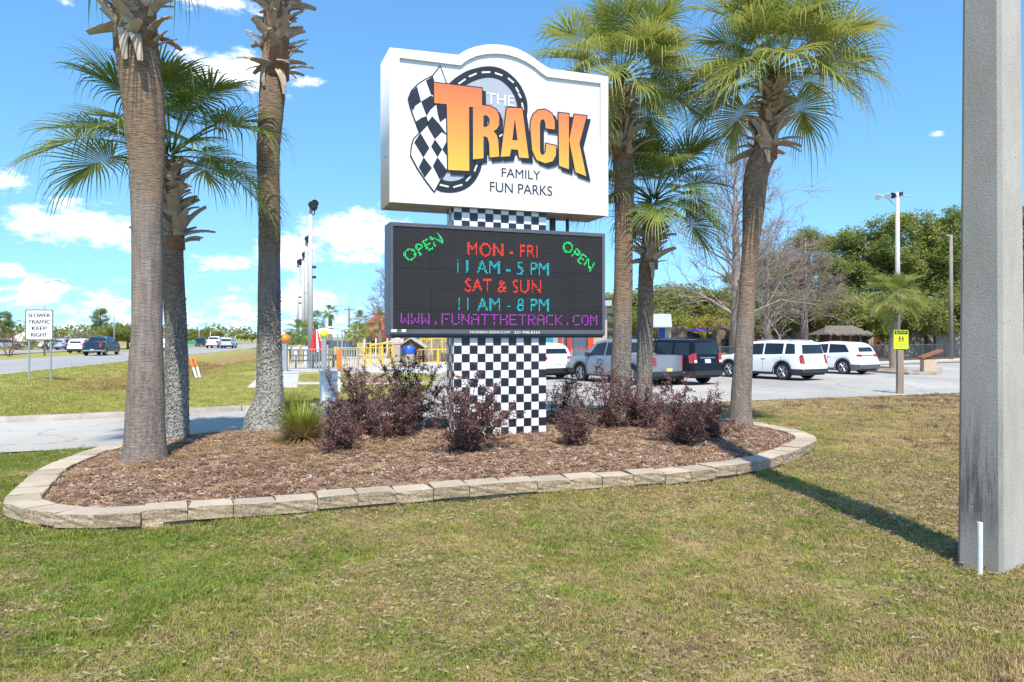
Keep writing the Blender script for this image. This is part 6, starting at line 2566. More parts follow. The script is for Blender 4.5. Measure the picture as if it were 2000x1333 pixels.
# floodlight poles
for i, (px, y, topy, lab) in enumerate(((606.5, 40.5, 405, 'tallest-looking pale floodlight pole rising just behind the plaza railing'), (598.5, 52, 470, 'pale floodlight pole directly behind the railing pole'),
                                         (592, 60, 500, 'thin pale floodlight pole third back from the railing'), (582, 68, 514, 'pale floodlight pole farthest back, over the low palms'))):
    x = AX(px, y)
    fp = thing('floodlight_pole', lab, 'light pole', (x, y, .12), 0, 'floodlight poles behind the plaza')
    zt = AZ(topy, y) - .12
    MB().tube([(0, 0, 0), (0, 0, zt)], [.165, .105], 10).build('pole', m_polew, fp, smooth=True)
    MB().tube([(.0, 0, zt - .5), (.22, 0, zt - .4), (.22, 0, zt + .1)], .03, 6).build('bracket', m_lampdark, fp)
    for k, (dx, dz) in enumerate(((.25, .0), (.30, .22), (.12, .12))):
        q_ = MB().lathe([(.05, -.12), (.14, -.08), (.21, .10), (.20, .13)], 12)
        q_.xform(Matrix.Translation((dx, -.05 - .08 * k, zt + dz)) @ Matrix.Rotation(R(115), 4, 'X') @ Matrix.Rotation(.4 * (k - 1), 4, 'Y'))
        q_.build('floodlight', m_lampdark, fp, angle=40)
    for k in range(2):
        q_ = MB().box((.09, -.08, zt * .56 + k * .55), (.30, .08, zt * .56 + .14 + k * .55), .02)
        q_.build('speaker', m_lampdark, fp)
# pole with cross-arm, far back
y = 82
up = thing('utility_pole', 'thin dark timber utility pole far behind the plaza', 'utility pole', (AX(682, y), y, 0))
MB().tube([(0, 0, 0), (0, 0, AZ(601, y))], [.15, .10], 8).build('pole', m_wood, up)
MB().box((-.6, -.06, AZ(606, y)), (.6, .06, AZ(606, y) + .12)).build('cross_arm', m_wood, up)

# --- red-roofed building, canopy, gabled hut
y = 72
rb = thing('ride_building', 'coral-red roofed building with a maroon awning behind the small palms', 'building', (AX(752, y), y, .1), R(0))
hwx = 3.3
z1, z2, z3 = AZ(659, y), AZ(647, y), AZ(612, y)
MB().box((-hwx * .7, 0, 0), (hwx, 6, z1)).build('wall', m_siding, rb)
MB().add([(-hwx * .75, -.5, z2), (hwx + .4, -.5, z2), (hwx + .4, 6.5, z2), (-hwx * .75, 6.5, z2), (-hwx * .35, 2.2, z3), (hwx - .2, 2.2, z3), (hwx - .2, 3.8, z3), (-hwx * .35, 3.8, z3)],
         [(0, 1, 5, 4), (1, 2, 6, 5), (2, 3, 7, 6), (3, 0, 4, 7), (4, 5, 6, 7), (3, 2, 1, 0)]).build('roof', m_coral, rb)
MB().add([(-hwx * .55, -1.0, z1 - .15), (hwx + .3, -1.0, z1 - .15), (hwx + .3, -.5, z2 - .01), (-hwx * .55, -.5, z2 - .01)], [(0, 1, 2, 3)]).build('awning', m_maroon, rb)
for k in range(5):
    xx = -hwx * .55 + k * 1.1
    MB().box((xx - .06, -.95, 0), (xx + .06, -.85, z1 - .16)).build('awning_post', m_signw, rb)
for k in range(3):
    MB().box((-hwx * .5 + k * 1.4, -.05, .3), (-hwx * .5 + .9 + k * 1.4, -.005, z1 - .5)).build('window', m_glass, rb)
y = 58
cn = thing('canopy', 'low white tent canopy behind the large yellow globe', 'canopy', (AX(640, y), y, .1))
z0, z1 = AZ(655, y), AZ(643.5, y)
MB().add([(-1.3, -1.2, z0), (1.1, -1.2, z0), (1.1, 1.5, z0), (-1.3, 1.5, z0), (-.5, 0, z1), (-.1, 0, z1)], [(0, 1, 5, 4), (1, 2, 5), (2, 3, 4, 5), (3, 0, 4), (3, 2, 1, 0)]).build('cloth', m_signw, cn)
for (xx, yy) in ((-1.25, -1.15), (1.05, -1.15), (1.05, 1.45), (-1.25, 1.45)):
    MB().tube([(xx, yy, 0), (xx, yy, z0)], .05, 6).build('leg', m_galv, cn)
y = 66
sh_ = thing('ride_shelter', 'grey ride shelter with a thin curved pale roof', 'shelter', (AX(660, y), y, .1))
z1 = AZ(648, y)
b = MB()
for i in range(9):
    t = i / 8
    b.v.extend([(-2.2 + 4.4 * t, -1.6, z1 + .35 * math.sin(math.pi * t)), (-2.2 + 4.4 * t, 1.6, z1 + .35 * math.sin(math.pi * t)), (-2.2 + 4.4 * t, -1.6, z1 - .12 + .35 * math.sin(math.pi * t)), (-2.2 + 4.4 * t, 1.6, z1 - .12 + .35 * math.sin(math.pi * t))])
for i in range(8):
    a = i * 4
    b.f += [(a, a + 4, a + 5, a + 1), (a + 2, a + 3, a + 7, a + 6), (a, a + 2, a + 6, a + 4), (a + 1, a + 5, a + 7, a + 3)]
b.build('roof', m_whiteroof, sh_)
MB().box((-1.7, -1.0, 0), (1.7, 1.0, 1.45)).build('wall', m_bluegrey, sh_)
for xx in (-2.0, -.7, .7, 2.0):
    MB().box((xx - .07, -1.5, 0), (xx + .07, -1.36, z1)).build('post', m_galv, sh_)
y = 51
hu = thing('gabled_hut', 'little brown gabled hut with a pale green roof behind the blue-lidded bin', 'hut', (AX(805, y), y, .1))
zr, ze = AZ(662, y), AZ(677, y)
MB().add([(-.75, -.6, 0), (.75, -.6, 0), (.75, -.6, ze), (0, -.6, zr - .1), (-.75, -.6, ze), (-.75, .9, 0), (.75, .9, 0), (.75, .9, ze), (0, .9, zr - .1), (-.75, .9, ze)],
         [(0, 1, 2, 3, 4), (9, 8, 7, 6, 5), (1, 6, 7, 2), (0, 4, 9, 5)]).build('wall', m_brown, hu)
mg = mat('pale_green_roof', (.42, .46, .36), (.32, .36, .28), .8, scale=5)
for s in (-1, 1):
    MB().add([(0, -.8, zr), (s * 1.05, -.8, ze - .15), (s * 1.05, 1.1, ze - .15), (0, 1.1, zr), (0, -.8, zr - .09), (s * 1.05, -.8, ze - .24), (s * 1.05, 1.1, ze - .24), (0, 1.1, zr - .09)],
             [(0, 1, 2, 3), (4, 7, 6, 5), (0, 4, 5, 1), (1, 5, 6, 2), (2, 6, 7, 3)]).build('roof_slope', mg, hu)


def rock(name, label, cx, cy, rx, ry, h, seed, mtl, z0=0.0, cat='rockwork'):
    bm = bmesh.new()
    bmesh.ops.create_icosphere(bm, subdivisions=4, radius=1.0)
    off = Vector((seed * 3.1, seed * 1.7, 0))
    for v in bm.verts:
        n_ = mnoise.fractal(v.co * 1.6 + off, .8, 2.2, 4)
        n2 = mnoise.noise(v.co * 4.5 + off)
        v.co *= 1 + .32 * n_ + .10 * abs(n2)
        v.co = Vector((v.co.x * rx, v.co.y * ry, max(-.2, v.co.z * h)))
    me = bpy.data.meshes.new(name)
    bm.to_mesh(me)
    bm.free()
    me.materials.append(mtl)
    o = bpy.data.objects.new(name, me)
    COL.objects.link(o)
    o.location = (cx, cy, z0)
    return tag(o, label, cat)


rock('rock_mound', 'grey-brown artificial rock mound behind the bright yellow railing', AX(868, 54), 54, 1.6, 1.5, 1.7, 2, mat('grey_rock', (.26, .22, .19), (.12, .10, .09), .95, scale=2, bump=.8))
# planted strip in front of the plaza
pb = MB().prism([(AX(672, 27.5), 27.5), (AX(770, 29.0), 29.0), (AX(775, 33.5), 33.5), (AX(690, 33.5), 33.5)], .02, .17)
kind(pb.build('planting_strip', m_mulch), 'structure')

# --- right of the column: arcade front, ride tower, kiosk, mini golf
y = 43.2
ar = thing('arcade_building', 'arcade front with red posts, teal board and blue-grey wall behind the column', 'building', (AX(1062, y), y, .1))
x1 = AX(1186, y) - AX(1062, y)
HB = 3.6
secs = [(-1.2, .55, m_teal, .0), (.551, 1.15, m_siding, .02), (1.151, 1.75, m_bluegrey, .05), (1.751, 2.75, m_bluegrey, 0.0), (2.751, x1, m_siding, .03)]
for (a, c, mm, dy) in secs:
    MB().box((a, dy, 0), (c, 5, HB)).build('wall_panel', mm, ar)
for (a, w) in ((.98, .20), (1.42, .17), (1.56, .12), (2.72, .34)):
    MB().box((a - w / 2, -.25, 0), (a + w / 2, -.25 + w, HB)).build('post', m_redpost if w < .3 else mat('scarlet_post', (.62, .07, .03), (.5, .05, .02), .5), ar)
MB().box((-1.6, -.5, HB + .001), (x1 + .2, 5.3, HB + .3)).build('roof', m_metalroof, ar)
MB().box((1.80, -.01, .2), (2.5, .0, 2.3)).build('door', m_bluegrey, ar)
railing('railing', 'grey railing with a red top rail in front of the arcade wall', (AX(1082, 42.2), 42.2), (AX(1152, 42.2), 42.2), .134, 1.1, 1.1, .11, m_galv, m_redpost)
y = 56
rt = thing('ride_tower', 'black slatted ride tower with a curved white track rail', 'ride', (AX(1193, y), y, .1))
hz = AZ(609, y)
for s in (-1, 1):
    for t in (-.5, .5):
        MB().box((s * .75 - .06, t - .06, 0), (s * .75 + .06, t + .06, hz)).build('leg', m_black, rt)
for k in range(10):
    MB().box((-.8, -.56, .4 + k * (hz - .5) / 9), (.8, -.5, .62 + k * (hz - .5) / 9)).build('slat', m_iron if k % 2 else m_black, rt)
MB().tube([(.45, -.7, 0), (.15, -.7, hz * .35), (.20, -.7, hz * .62), (.42, -.7, hz * .85), (.8, -.7, hz * .99)], .09, 8).build('track_rail', m_signw, rt, smooth=True)
y = 42.5
kx = AX(1292, y)
kk = thing('ticket_kiosk', 'small kiosk with a sloping grey metal roof on a blue post', 'kiosk', (kx, y, .0))
zt, ze = AZ(613, y), AZ(638, y)
MB().box((-.16, -.1, 0), (.18, .3, ze - .1), .01).build('post', m_bluepost, kk)
MB().box((.181, -.05, 0), (.52, .25, ze - .1)).build('side_board', m_siding, kk)
MB().add([(-.62, -.5, ze), (.50, -.5, ze), (.62, .35, zt), (-.50, .35, zt), (-.62, -.5, ze - .06), (.50, -.5, ze - .06), (.62, .35, zt - .06), (-.50, .35, zt - .06)],
         [(0, 1, 2, 3), (7, 6, 5, 4), (0, 4, 5, 1), (1, 5, 6, 2), (2, 6, 7, 3), (3, 7, 4, 0)]).build('roof', m_metalroof, kk)
MB().add([(-.5, .36, zt), (.62, .36, zt), (.62, 1.2, ze), (-.5, 1.2, ze)], [(0, 1, 2, 3)]).build('roof_back', m_brown, kk)
MB().add([(.505, -.49, ze - .01), (.625, .35, zt - .01), (.70, 1.15, ze - .01)], [(0, 1, 2)]).build('gable', m_brown, kk)
MB().box((-.75, -.6, .5), (-.2, -.55, 1.75)).build('notice_board', m_signw, kk)
rock('rock_mound', 'dark brown mini golf rock face left of the purple canopy', AX(1330, 52), 52, 2.0, 1.6, 2.25, 5, m_rock)
rock('rock_mound', 'ochre yellow mini golf rock beneath the purple canopy', AX(1365, 49), 49, 1.9, 1.3, 1.45, 6, m_ochre)
rock('rock_mound', 'dark rockwork beside the small stone hut at the mini golf', AX(1408, 50), 50, 1.2, 1.3, 2.35, 7, m_rock)
rock('rock_mound', 'low ochre rockwork behind the black SUV', AX(1395, 46), 46, 1.4, 1.0, .95, 8, m_ochre)
y = 51
pu = thing('canopy', 'flat purple canopy above the mini golf rocks', 'canopy', (AX(1366, y), y, 0))
zc = AZ(644, y)
MB().add([(-.85, -.8, zc - .12), (.85, -.8, zc - .12), (.85, .8, zc - .12), (-.85, .8, zc - .12), (0, 0, zc + .16)], [(0, 1, 4), (1, 2, 4), (2, 3, 4), (3, 0, 4), (3, 2, 1, 0)]).build('cloth', m_purple, pu)
for (xx, yy) in ((-.75, -.7), (.75, -.7), (.75, .7), (-.75, .7)):
    MB().tube([(xx, yy, 0), (xx, yy, zc - .12)], .05, 6).build('leg', m_black, pu)
y = 47.5
sh2 = thing('stone_hut', 'small dark stone hut with an arched opening by the mini golf', 'hut', (AX(1414, y), y, 0))
MB().box((-.55, -.3, 0), (.55, .8, AZ(645, y)), .06).build('wall', m_rock, sh2)
MB().box((-.28, -.32, .9), (.28, -.301, 1.75)).build('opening', m_black, sh2)
# iron fence along the far side of the lot
fpts = [(8.2, 39.9), (11.9, 42.6), (19.4, 48.3), (33.3, 57.8), (52, 73.5)]
labs = ['dark iron fence length beside the black SUV', 'dark iron fence length behind the two white SUVs', 'dark iron fence length behind the slow warning sign', 'dark iron fence length running past the concrete utility pole']
for i in range(4):
    railing('iron_fence', labs[i], fpts[i], fpts[i + 1], .08, 1.25, 2.4, .15, m_iron, post=.07, group='iron fence along the lot')
# planting island with the tilted sign box
isl = kind(MB().prism([G(1690, 727)[:2], G(1776, 733)[:2], G(1840, 733)[:2], G(1842, 722)[:2], G(1770, 721)[:2], G(1700, 719)[:2]], -.05, .12).build('traffic_island', m_curb), 'structure')
kind(MB().prism([G(1698, 725)[:2], G(1772, 730)[:2], G(1774, 723)[:2], G(1706, 720.5)[:2]], .0, .15).build('island_soil', m_soil), 'structure')
y = 37.8
lb = thing('sign_box', 'tan block pedestal with a tilted rust-brown board on top', 'pedestal', (AX(1813, y), y, .12), R(-10))
MB().box((-.30, -.28, 0), (.30, .28, .62), .015).build('pedestal', m_tan, lb)
q_ = MB().box((-.50, -.34, -.05), (.58, .34, .07), .012)
q_.xform(Matrix.Translation((.05, 0, .86)) @ Matrix.Rotation(R(-22), 4, 'Y'))
q_.build('board', m_rust, lb)
MB().box((-.27, -.25, .621), (.27, .25, .70)).build('neck', m_brown, lb)
# metal building, hut
y = 70
mbl = thing('metal_building', 'long beige corrugated metal building behind the oaks', 'building', (AX(1590, y), y, 0), R(6))
Lb = AX(1960, y) - AX(1590, y) + 4
hb_ = AZ(624, y)
b = MB()
nw = 200
for i in range(nw + 1):
    xx = Lb * i / nw
    yy = .05 * (i % 2)
    b.v.extend([(xx, yy, 0), (xx, yy, hb_)])
for i in range(nw):
    b.f.append((2 * i, 2 * i + 2, 2 * i + 3, 2 * i + 1))
kind(b.build('corrugated_wall', m_corr, mbl), 'stuff')
MB().box((0, .1, 0), (Lb, 9, hb_ - .02)).build('wall', m_corr, mbl)
MB().add([(-.4, -.5, hb_), (Lb + .4, -.5, hb_), (Lb + .4, 5, hb_ + 1.2), (-.4, 5, hb_ + 1.2), (-.4, -.5, hb_ - .12), (Lb + .4, -.5, hb_ - .12)], [(0, 1, 2, 3), (0, 4, 5, 1)]).build('roof', m_whiteroof, mbl)
for k in range(3):
    MB().box((6.0 + k * 5.2, -.06, 0), (7.1 + k * 5.2, -.01, 2.1)).build('door', m_brown, mbl)
y = 60
th = thing('thatched_hut', 'small wooden hut with a shaggy thatched roof behind the white crossover', 'hut', (AX(1648, y), y, .05))
zr, ze, zw = AZ(640, y), AZ(653, y), AZ(655, y)
MB().box((-1.2, 0, 0), (1.2, 1.8, zw)).build('wall', m_brown, th)
for k in range(4):
    MB().box((-1.25 + k * .8, -.35, 0), (-1.15 + k * .8, -.25, zw)).build('post', m_wood, th)
for k in range(2):
    MB().box((-1.0 + k * 1.0, -.03, .9), (-.3 + k * 1.0, -.003, 1.5)).build('window', m_glass, th)
    MB().box((-1.05 + k * 1.0, -.08, .82), (-.25 + k * 1.0, -.031, .88)).build('sill', m_wood, th)
b = MB()
rl = random.Random(4)
for k in range(900):
    t = rl.uniform(-1, 1)
    f = rl.random()
    x0 = t * (1.1 + .9 * f)
    y0 = .9 - 1.8 * f
    z0 = zr + .1 - (zr - ze + .1) * f
    l_ = .38
    b.add([(x0 - .05, y0, z0 + .03), (x0 + .05, y0, z0 + .03), (x0 + rl.uniform(-.08, .08), y0 - l_, z0 - .16 - rl.uniform(0, .1))], [(0, 1, 2)])
rf = MB().add([(-2.0, -.9, ze - .1), (2.0, -.9, ze - .1), (1.1, .9, zr), (-1.1, .9, zr), (-2.0, 2.7, ze - .1), (2.0, 2.7, ze - .1)], [(0, 1, 2, 3), (3, 2, 5, 4), (0, 3, 4), (1, 5, 2), (0, 4, 5, 1)]).build('roof', m_thatch, th)
kind(b.build('thatch', m_thatch, rf), 'stuff')
# tall floodlight pole and street lamp on the right
y = 62
fl = thing('floodlight_pole', 'very tall pale floodlight pole with a crossarm behind the right-hand palm', 'light pole', (AX(1753, y), y, 0))
zt = AZ(376, y)
MB().tube([(0, 0, 0), (0, 0, zt)], [.24, .15], 12).build('pole', m_polew, fl, smooth=True)
za = AZ(383, y)
MB().tube([(-1.6, -.1, za), (1.2, -.1, za)], .05, 6).build('cross_arm', m_galv, fl)
MB().tube([(-1.1, -.1, za), (0, 0, za - 1.0)], .035, 6).build('brace', m_galv, fl)
for k, dx in enumerate((-1.75, -.95, -.55)):
    q_ = MB().lathe([(.06, -.18), (.16, -.12), (.27, .14), (.26, .17)], 14)
    q_.xform(Matrix.Translation((dx, -.3, za - .1 + .06 * k)) @ Matrix.Rotation(R(125), 4, 'X') @ Matrix.Rotation(-.5, 4, 'Y'))
    q_.build('floodlight', m_signw if k < 2 else m_lampdark, fl, angle=40)
MB().box((.05, -.25, za), (.35, .1, za + .3), .03).build('lamp_box', m_lampdark, fl)
y = 58
sl_ = thing('street_lamp', 'slim grey-brown street lamp with a short arm near the concrete utility pole', 'street lamp', (AX(1857.5, y), y, 0))
zt = AZ(459, y)
MB().tube([(0, 0, 0), (0, 0, zt)], [.17, .12], 10).build('pole', mat('brown_pole', (.26, .23, .20), (.2, .175, .15), .8, scale=3), sl_, smooth=True)
MB().tube([(0, 0, zt - .1), (-.45, 0, zt - .02), (-.75, 0, zt)], [.06, .05, .04], 8).build('arm', m_galv, sl_)
MB().box((-1.0, -.14, zt - .08), (-.45, .14, zt + .06), .03).build('lamp_head', m_lampdark, sl_)
# highway lamps along the median, green direction sign
for i, (px, y, ty, lab) in enumerate(((87, 74, 553, 'tall street lamp in the median behind the white road sign'), (223, 96, 592, 'pale street lamp in the median beyond the blue pickup'),
                                      (389, 150, 634, 'distant street lamp by the green direction sign'), (411, 178, 648, 'more distant street lamp past the green direction sign'),
                                      (460, 260, 655, 'farthest street lamp near the vanishing end of the highway'))):
    x = AX(px, y)
    lp = thing('street_lamp', lab, 'street lamp', (x, y, 0), 0, 'street lamps along the highway')
    zt = AZ(ty, y)
    MB().tube([(0, 0, 0), (0, 0, zt)], [.07 + y * .0004, .045 + y * .0003], 8).build('pole', m_galv, lp, smooth=True)
    MB().tube([(0, 0, zt), (.5, 0, zt + .18), (1.8, 0, zt + .25)], .05, 6).build('arm', m_galv, lp)
    MB().box((1.7, -.12, zt + .19), (2.3, .12, zt + .31), .02).build('lamp_head', m_signw, lp)
y = 132
gs = thing('direction_sign', 'distant green direction sign on two posts beside the highway', 'road sign', (AX(371, y), y, 0))
MB().box((-1.1, 0, AZ(673, y)), (1.1, .06, AZ(666, y))).build('panel', mat('sign_green', (.02, .30, .22), (.02, .26, .19), .5), gs)
for s in (-1, 1):
    MB().box((s * .8 - .05, .07, 0), (s * .8 + .05, .15, AZ(667, y))).build('post', m_galv, gs)
# marquee tent and parked cars across the highway
y = 112
tn = thing('marquee_tent', 'pale cream tent roof across the highway, seen under the white road sign', 'tent', (AX(48, y), y, 0))
MB().add([(-1.9, -1.5, 1.2), (1.9, -1.5, 1.2), (1.9, 1.5, 1.2), (-1.9, 1.5, 1.2), (-.3, 0, 2.6), (.3, 0, 2.6)], [(0, 1, 5, 4), (1, 2, 5), (2, 3, 4, 5), (3, 0, 4), (3, 2, 1, 0)]).build('roof', m_cream, tn)
for (xx, yy) in ((-1.8, -1.4), (1.8, -1.4), (1.8, 1.4), (-1.8, 1.4)):
    MB().tube([(xx, yy, 0), (xx, yy, 1.2)], .05, 6).build('pole', m_galv, tn)
for i, (px, col, lab) in enumerate(((112, p_white, 'white car parked across the highway under the bare brown trees'), (10, p_silver, 'silver car parked across the highway near the bare branching tree'), (135, p_silver, 'silver car parked across the highway behind the white crossover'))):
    car(lab, 'car', CROSS, (AX(px, 108), 108, .0), R(20 + 30 * i), col, 'cars parked across the highway', True)

# ------------------------------------------------------------------ trees
m_oak = leaf_mat('oak_leaf', [(.25, (0.080, 0.096, 0.033)), (.45, (0.200, 0.224, 0.057)), (.6, (0.344, 0.344, 0.088)), (.78, (0.593, 0.496, 0.136))], .9, .45, .55, fine=5, spec=.25)
m_pine = leaf_mat('pine_needles', [(.25, (0.088, 0.120, 0.035)), (.45, (0.200, 0.247, 0.064)), (.62, (0.336, 0.376, 0.096)), (.8, (0.496, 0.480, 0.152))], .8, .45, .6, fine=4, spec=.2)
m_olive = leaf_mat('olive_leaf', [(.25, (0.128, 0.128, 0.035)), (.5, (0.320, 0.296, 0.080)), (.75, (0.607, 0.512, 0.160))], .9, .45, .6, fine=5, spec=.2)
m_pine_y = leaf_mat('yellowish_pine_needles', [(.25, (0.120, 0.144, 0.040)), (.45, (0.264, 0.296, 0.076)), (.62, (0.416, 0.432, 0.112)), (.8, (0.576, 0.527, 0.176))], .8, .45, .6, fine=4, spec=.2)
m_oak_y = leaf_mat('yellowing_oak_leaf', [(.25, (0.136, 0.136, 0.035)), (.45, (0.336, 0.304, 0.064)), (.6, (0.527, 0.448, 0.088)), (.78, (0.767, 0.607, 0.128))], .9, .45, .55, fine=5, spec=.25)
m_fleck = leaf_mat('dry_cypress_fleck', [(.3, (.26, .15, .11)), (.6, (.42, .28, .21))], 2, .25, .8)
m_bark = mat('tree_bark', (.23, .185, .15), (.12, .095, .075), .95, scale=6, bump=.5, bscale=18, stretch=(1, 1, .3))
m_palebark = mat('pale_bare_bark', (.46, .41, .36), (.30, .26, .22), .95, scale=5)
m_redtwig = mat('rusty_twig', (.34, .275, .225), (.22, .17, .135), .95, scale=5)
m_browntwig = mat('brown_twig', (.30, .20, .145), (.19, .125, .09), .95, scale=5)


def limb(b, p, d, L, r, depth, rnd, ends, spread, up, n=5, minr=.006, sides=5, split=(2, 4)):
    pts, rr = [p.copy()], [r]
    k = 3
    for i in range(k):
        d = (d + Vector((rnd.gauss(0, .10), rnd.gauss(0, .10), rnd.gauss(0, .07) + up * .06))).normalized()
        p = p + d * (L / k)
        pts.append(p.copy())
        rr.append(max(minr, r * (1 - .45 * (i + 1) / k)))
    b.tube(pts, rr, sides if r > .05 else (4 if r > .02 else 3), cap=False)
    if depth == 0:
        ends.append((p.copy(), d.copy()))
        return
    for j in range(rnd.randint(*split)):
        a = rnd.uniform(0, 6.283)
        ax = d.orthogonal().normalized()
        ax.rotate(Matrix.Rotation(a, 3, d))
        nd = (d + ax * rnd.uniform(.5, 1.0) * spread + Vector((0, 0, up * .3))).normalized()
        t = rnd.uniform(.35, 1.0) if j else 1.0
        st = pts[int(t * (len(pts) - 1))]
        limb(b, st, nd, L * rnd.uniform(.58, .8), max(minr, rr[-1] * rnd.uniform(.55, .8)), depth - 1, rnd, ends, spread, up, n, minr, sides, split)


def leaf_cloud(b, c, rad, n, size, rnd, flat=.75):
    for _ in range(n):
        v = Vector((rnd.gauss(0, 1), rnd.gauss(0, 1), rnd.gauss(0, 1)))
        v.normalize()
        v *= rad * (rnd.random() ** .45)
        v.z *= flat
        p = c + v
        s = size * rnd.uniform(.6, 1.3)
        d = Vector((rnd.gauss(0, 1), rnd.gauss(0, 1), rnd.gauss(0, .8))).normalized()
        e = d.cross(Vector((rnd.gauss(0, 1), rnd.gauss(0, 1), rnd.gauss(0, 1)))).normalized()
        b.add([(p - d * s)[:], (p + e * s * .45)[:], (p + d * s)[:], (p - e * s * .45)[:]], [(0, 1, 2, 3)])


TREES = {}


def tree_kind(key, seed, h, style):
    rnd = random.Random(seed)
    tb, lb = MB(), MB()
    ends = []
    if style == 'oak':
        th_ = h * .22
        tb.tube([(0, 0, -.2), (.05, 0, th_ * .5), (0, .05, th_)], [h * .035, h * .028, h * .026], 8)
        for k in range(6):
            a = 6.283 * k / 6 + rnd.uniform(-.4, .4)
            limb(tb, Vector((0, 0, th_ * rnd.uniform(.8, 1))), Vector((math.cos(a), math.sin(a), rnd.uniform(.5, 1.3))).normalized(), h * .26, h * .017, 2, rnd, ends, .8, .4, sides=5)
        for (p, d) in ends:
            leaf_cloud(lb, p + Vector((0, 0, .1)), h * rnd.uniform(.085, .14), 170, .15, rnd)
    elif style == 'pine':
        tb.tube([(0, 0, -.2), (.1, 0, h * .4), (.05, .1, h * .75), (0, 0, h * .97)], [h * .016, h * .013, h * .009, h * .003], 7)
        for k in range(46):
            f = rnd.uniform(.36, 1.0)
            a = rnd.uniform(0, 6.283)
            L = h * (.05 + .17 * (1 - ((f - .62) / .4) ** 2)) * rnd.uniform(.7, 1.1)
            p = Vector((.05, 0, h * f))
            d = Vector((math.cos(a), math.sin(a), rnd.uniform(-.1, 1.0))).normalized()
            q_ = p + d * L
            tb.tube([p, p + d * L * .5 + Vector((0, 0, -.05)), q_], [h * .004, h * .003, h * .0015], 4, cap=False)
            for t in (.55, .8, 1.05):
                leaf_cloud(lb, p.lerp(q_, t) + Vector((rnd.gauss(0, .2), rnd.gauss(0, .2), rnd.uniform(0, .3))), h * rnd.uniform(.035, .085), 130, .16, rnd, 1.0)
    elif style == 'bare':
        limb(tb, Vector((0, 0, -.2)), Vector((0, 0, 1)), h * .30, h * .022, 5, rnd, ends, .75, .35, minr=.010, sides=6, split=(2, 4))
    elif style == 'cypress':                            # straight leader with level whorls of bare twigs
        pts = [(0, 0, -.2), (.1, 0, h * .3), (0, 0, h * .6), (0, .05, h)]
        tb.tube(pts, [h * .036, h * .022, h * .013, .01], 9)
        for k in range(60):
            f = rnd.uniform(.18, .97)
            a = rnd.uniform(0, 6.283)
            L = h * .40 * (1 - f) ** .6 * rnd.uniform(.6, 1.1) + .4
            limb(tb, Vector((0, 0, h * f)), Vector((math.cos(a), math.sin(a), rnd.uniform(.4, 1.0))).normalized(), L * .55, max(.014, h * .007 * (1.1 - f)), 4, rnd, ends, .75, .2, minr=.009, sides=4, split=(2, 3))
        for (p, d) in ends:
            if rnd.random() < .5:
                leaf_cloud(lb, p, .22, 3, .035, rnd)
    elif style == 'myrtle':
        for k in range(6):
            a = 6.283 * k / 6
            limb(tb, Vector((math.cos(a) * .1, math.sin(a) * .1, -.1)), Vector((math.cos(a) * .35, math.sin(a) * .35, 1)).normalized(), h * .32, h * .012, 4, rnd, ends, .55, .55, minr=.012, sides=4, split=(2, 4))
    TREES[key] = (tb, lb)
    return TREES[key]


tree_kind('oak_a', 1, 8.0, 'oak')
tree_kind('oak_b', 2, 8.0, 'oak')
tree_kind('oak_c', 3, 8.0, 'oak')
tree_kind('pine_a', 4, 18.0, 'pine')
tree_kind('pine_b', 5, 18.0, 'pine')
tree_kind('pine_c', 6, 18.0, 'pine')
tree_kind('bare_a', 7, 7.0, 'bare')
tree_kind('cypress', 8, 12.0, 'cypress')
tree_kind('cypress_b', 11, 9.0, 'cypress')
tree_kind('myrtle_a', 9, 5.0, 'myrtle')
tree_kind('myrtle_b', 10, 5.0, 'myrtle')
TMESH = {}
H0 = {'oak': 8.0, 'pine': 18.0, 'bare': 7.0, 'cypress': 12.0, 'cypress_b': 9.0, 'myrtle': 5.0}


def tree(name, label, key, px, y, top_py, cat, leaf=None, bark=None, group=None, rz=0.0, wide=1.0, x=None, h=None):
    x = AX(px, y) if x is None else x
    h0 = H0.get(key) or H0[key.split('_')[0]]
    hh = AZ(top_py, y) if h is None else h
    s = hh / h0
    r = thing(name, label, cat, (x, y, 0), rz, group)
    mk_ = (key, leaf.name if leaf else '', (bark or m_bark).name)
    if mk_ not in TMESH:
        tb, lb = TREES[key]
        TMESH[mk_] = (tb.mesh('trunk', bark or m_bark, smooth=True), lb.mesh('crown', leaf) if lb.f else None)
    t, c = TMESH[mk_]
    o = put('trunk', t, r, (0, 0, 0), (0, 0, 0), (s * wide, s * wide, s))
    if c:
        kind(put('crown' if 'cypress' not in key else 'twig_litter', c, r, (0, 0, 0), (0, 0, 0), (s * wide, s * wide, s)), 'stuff')
    return r


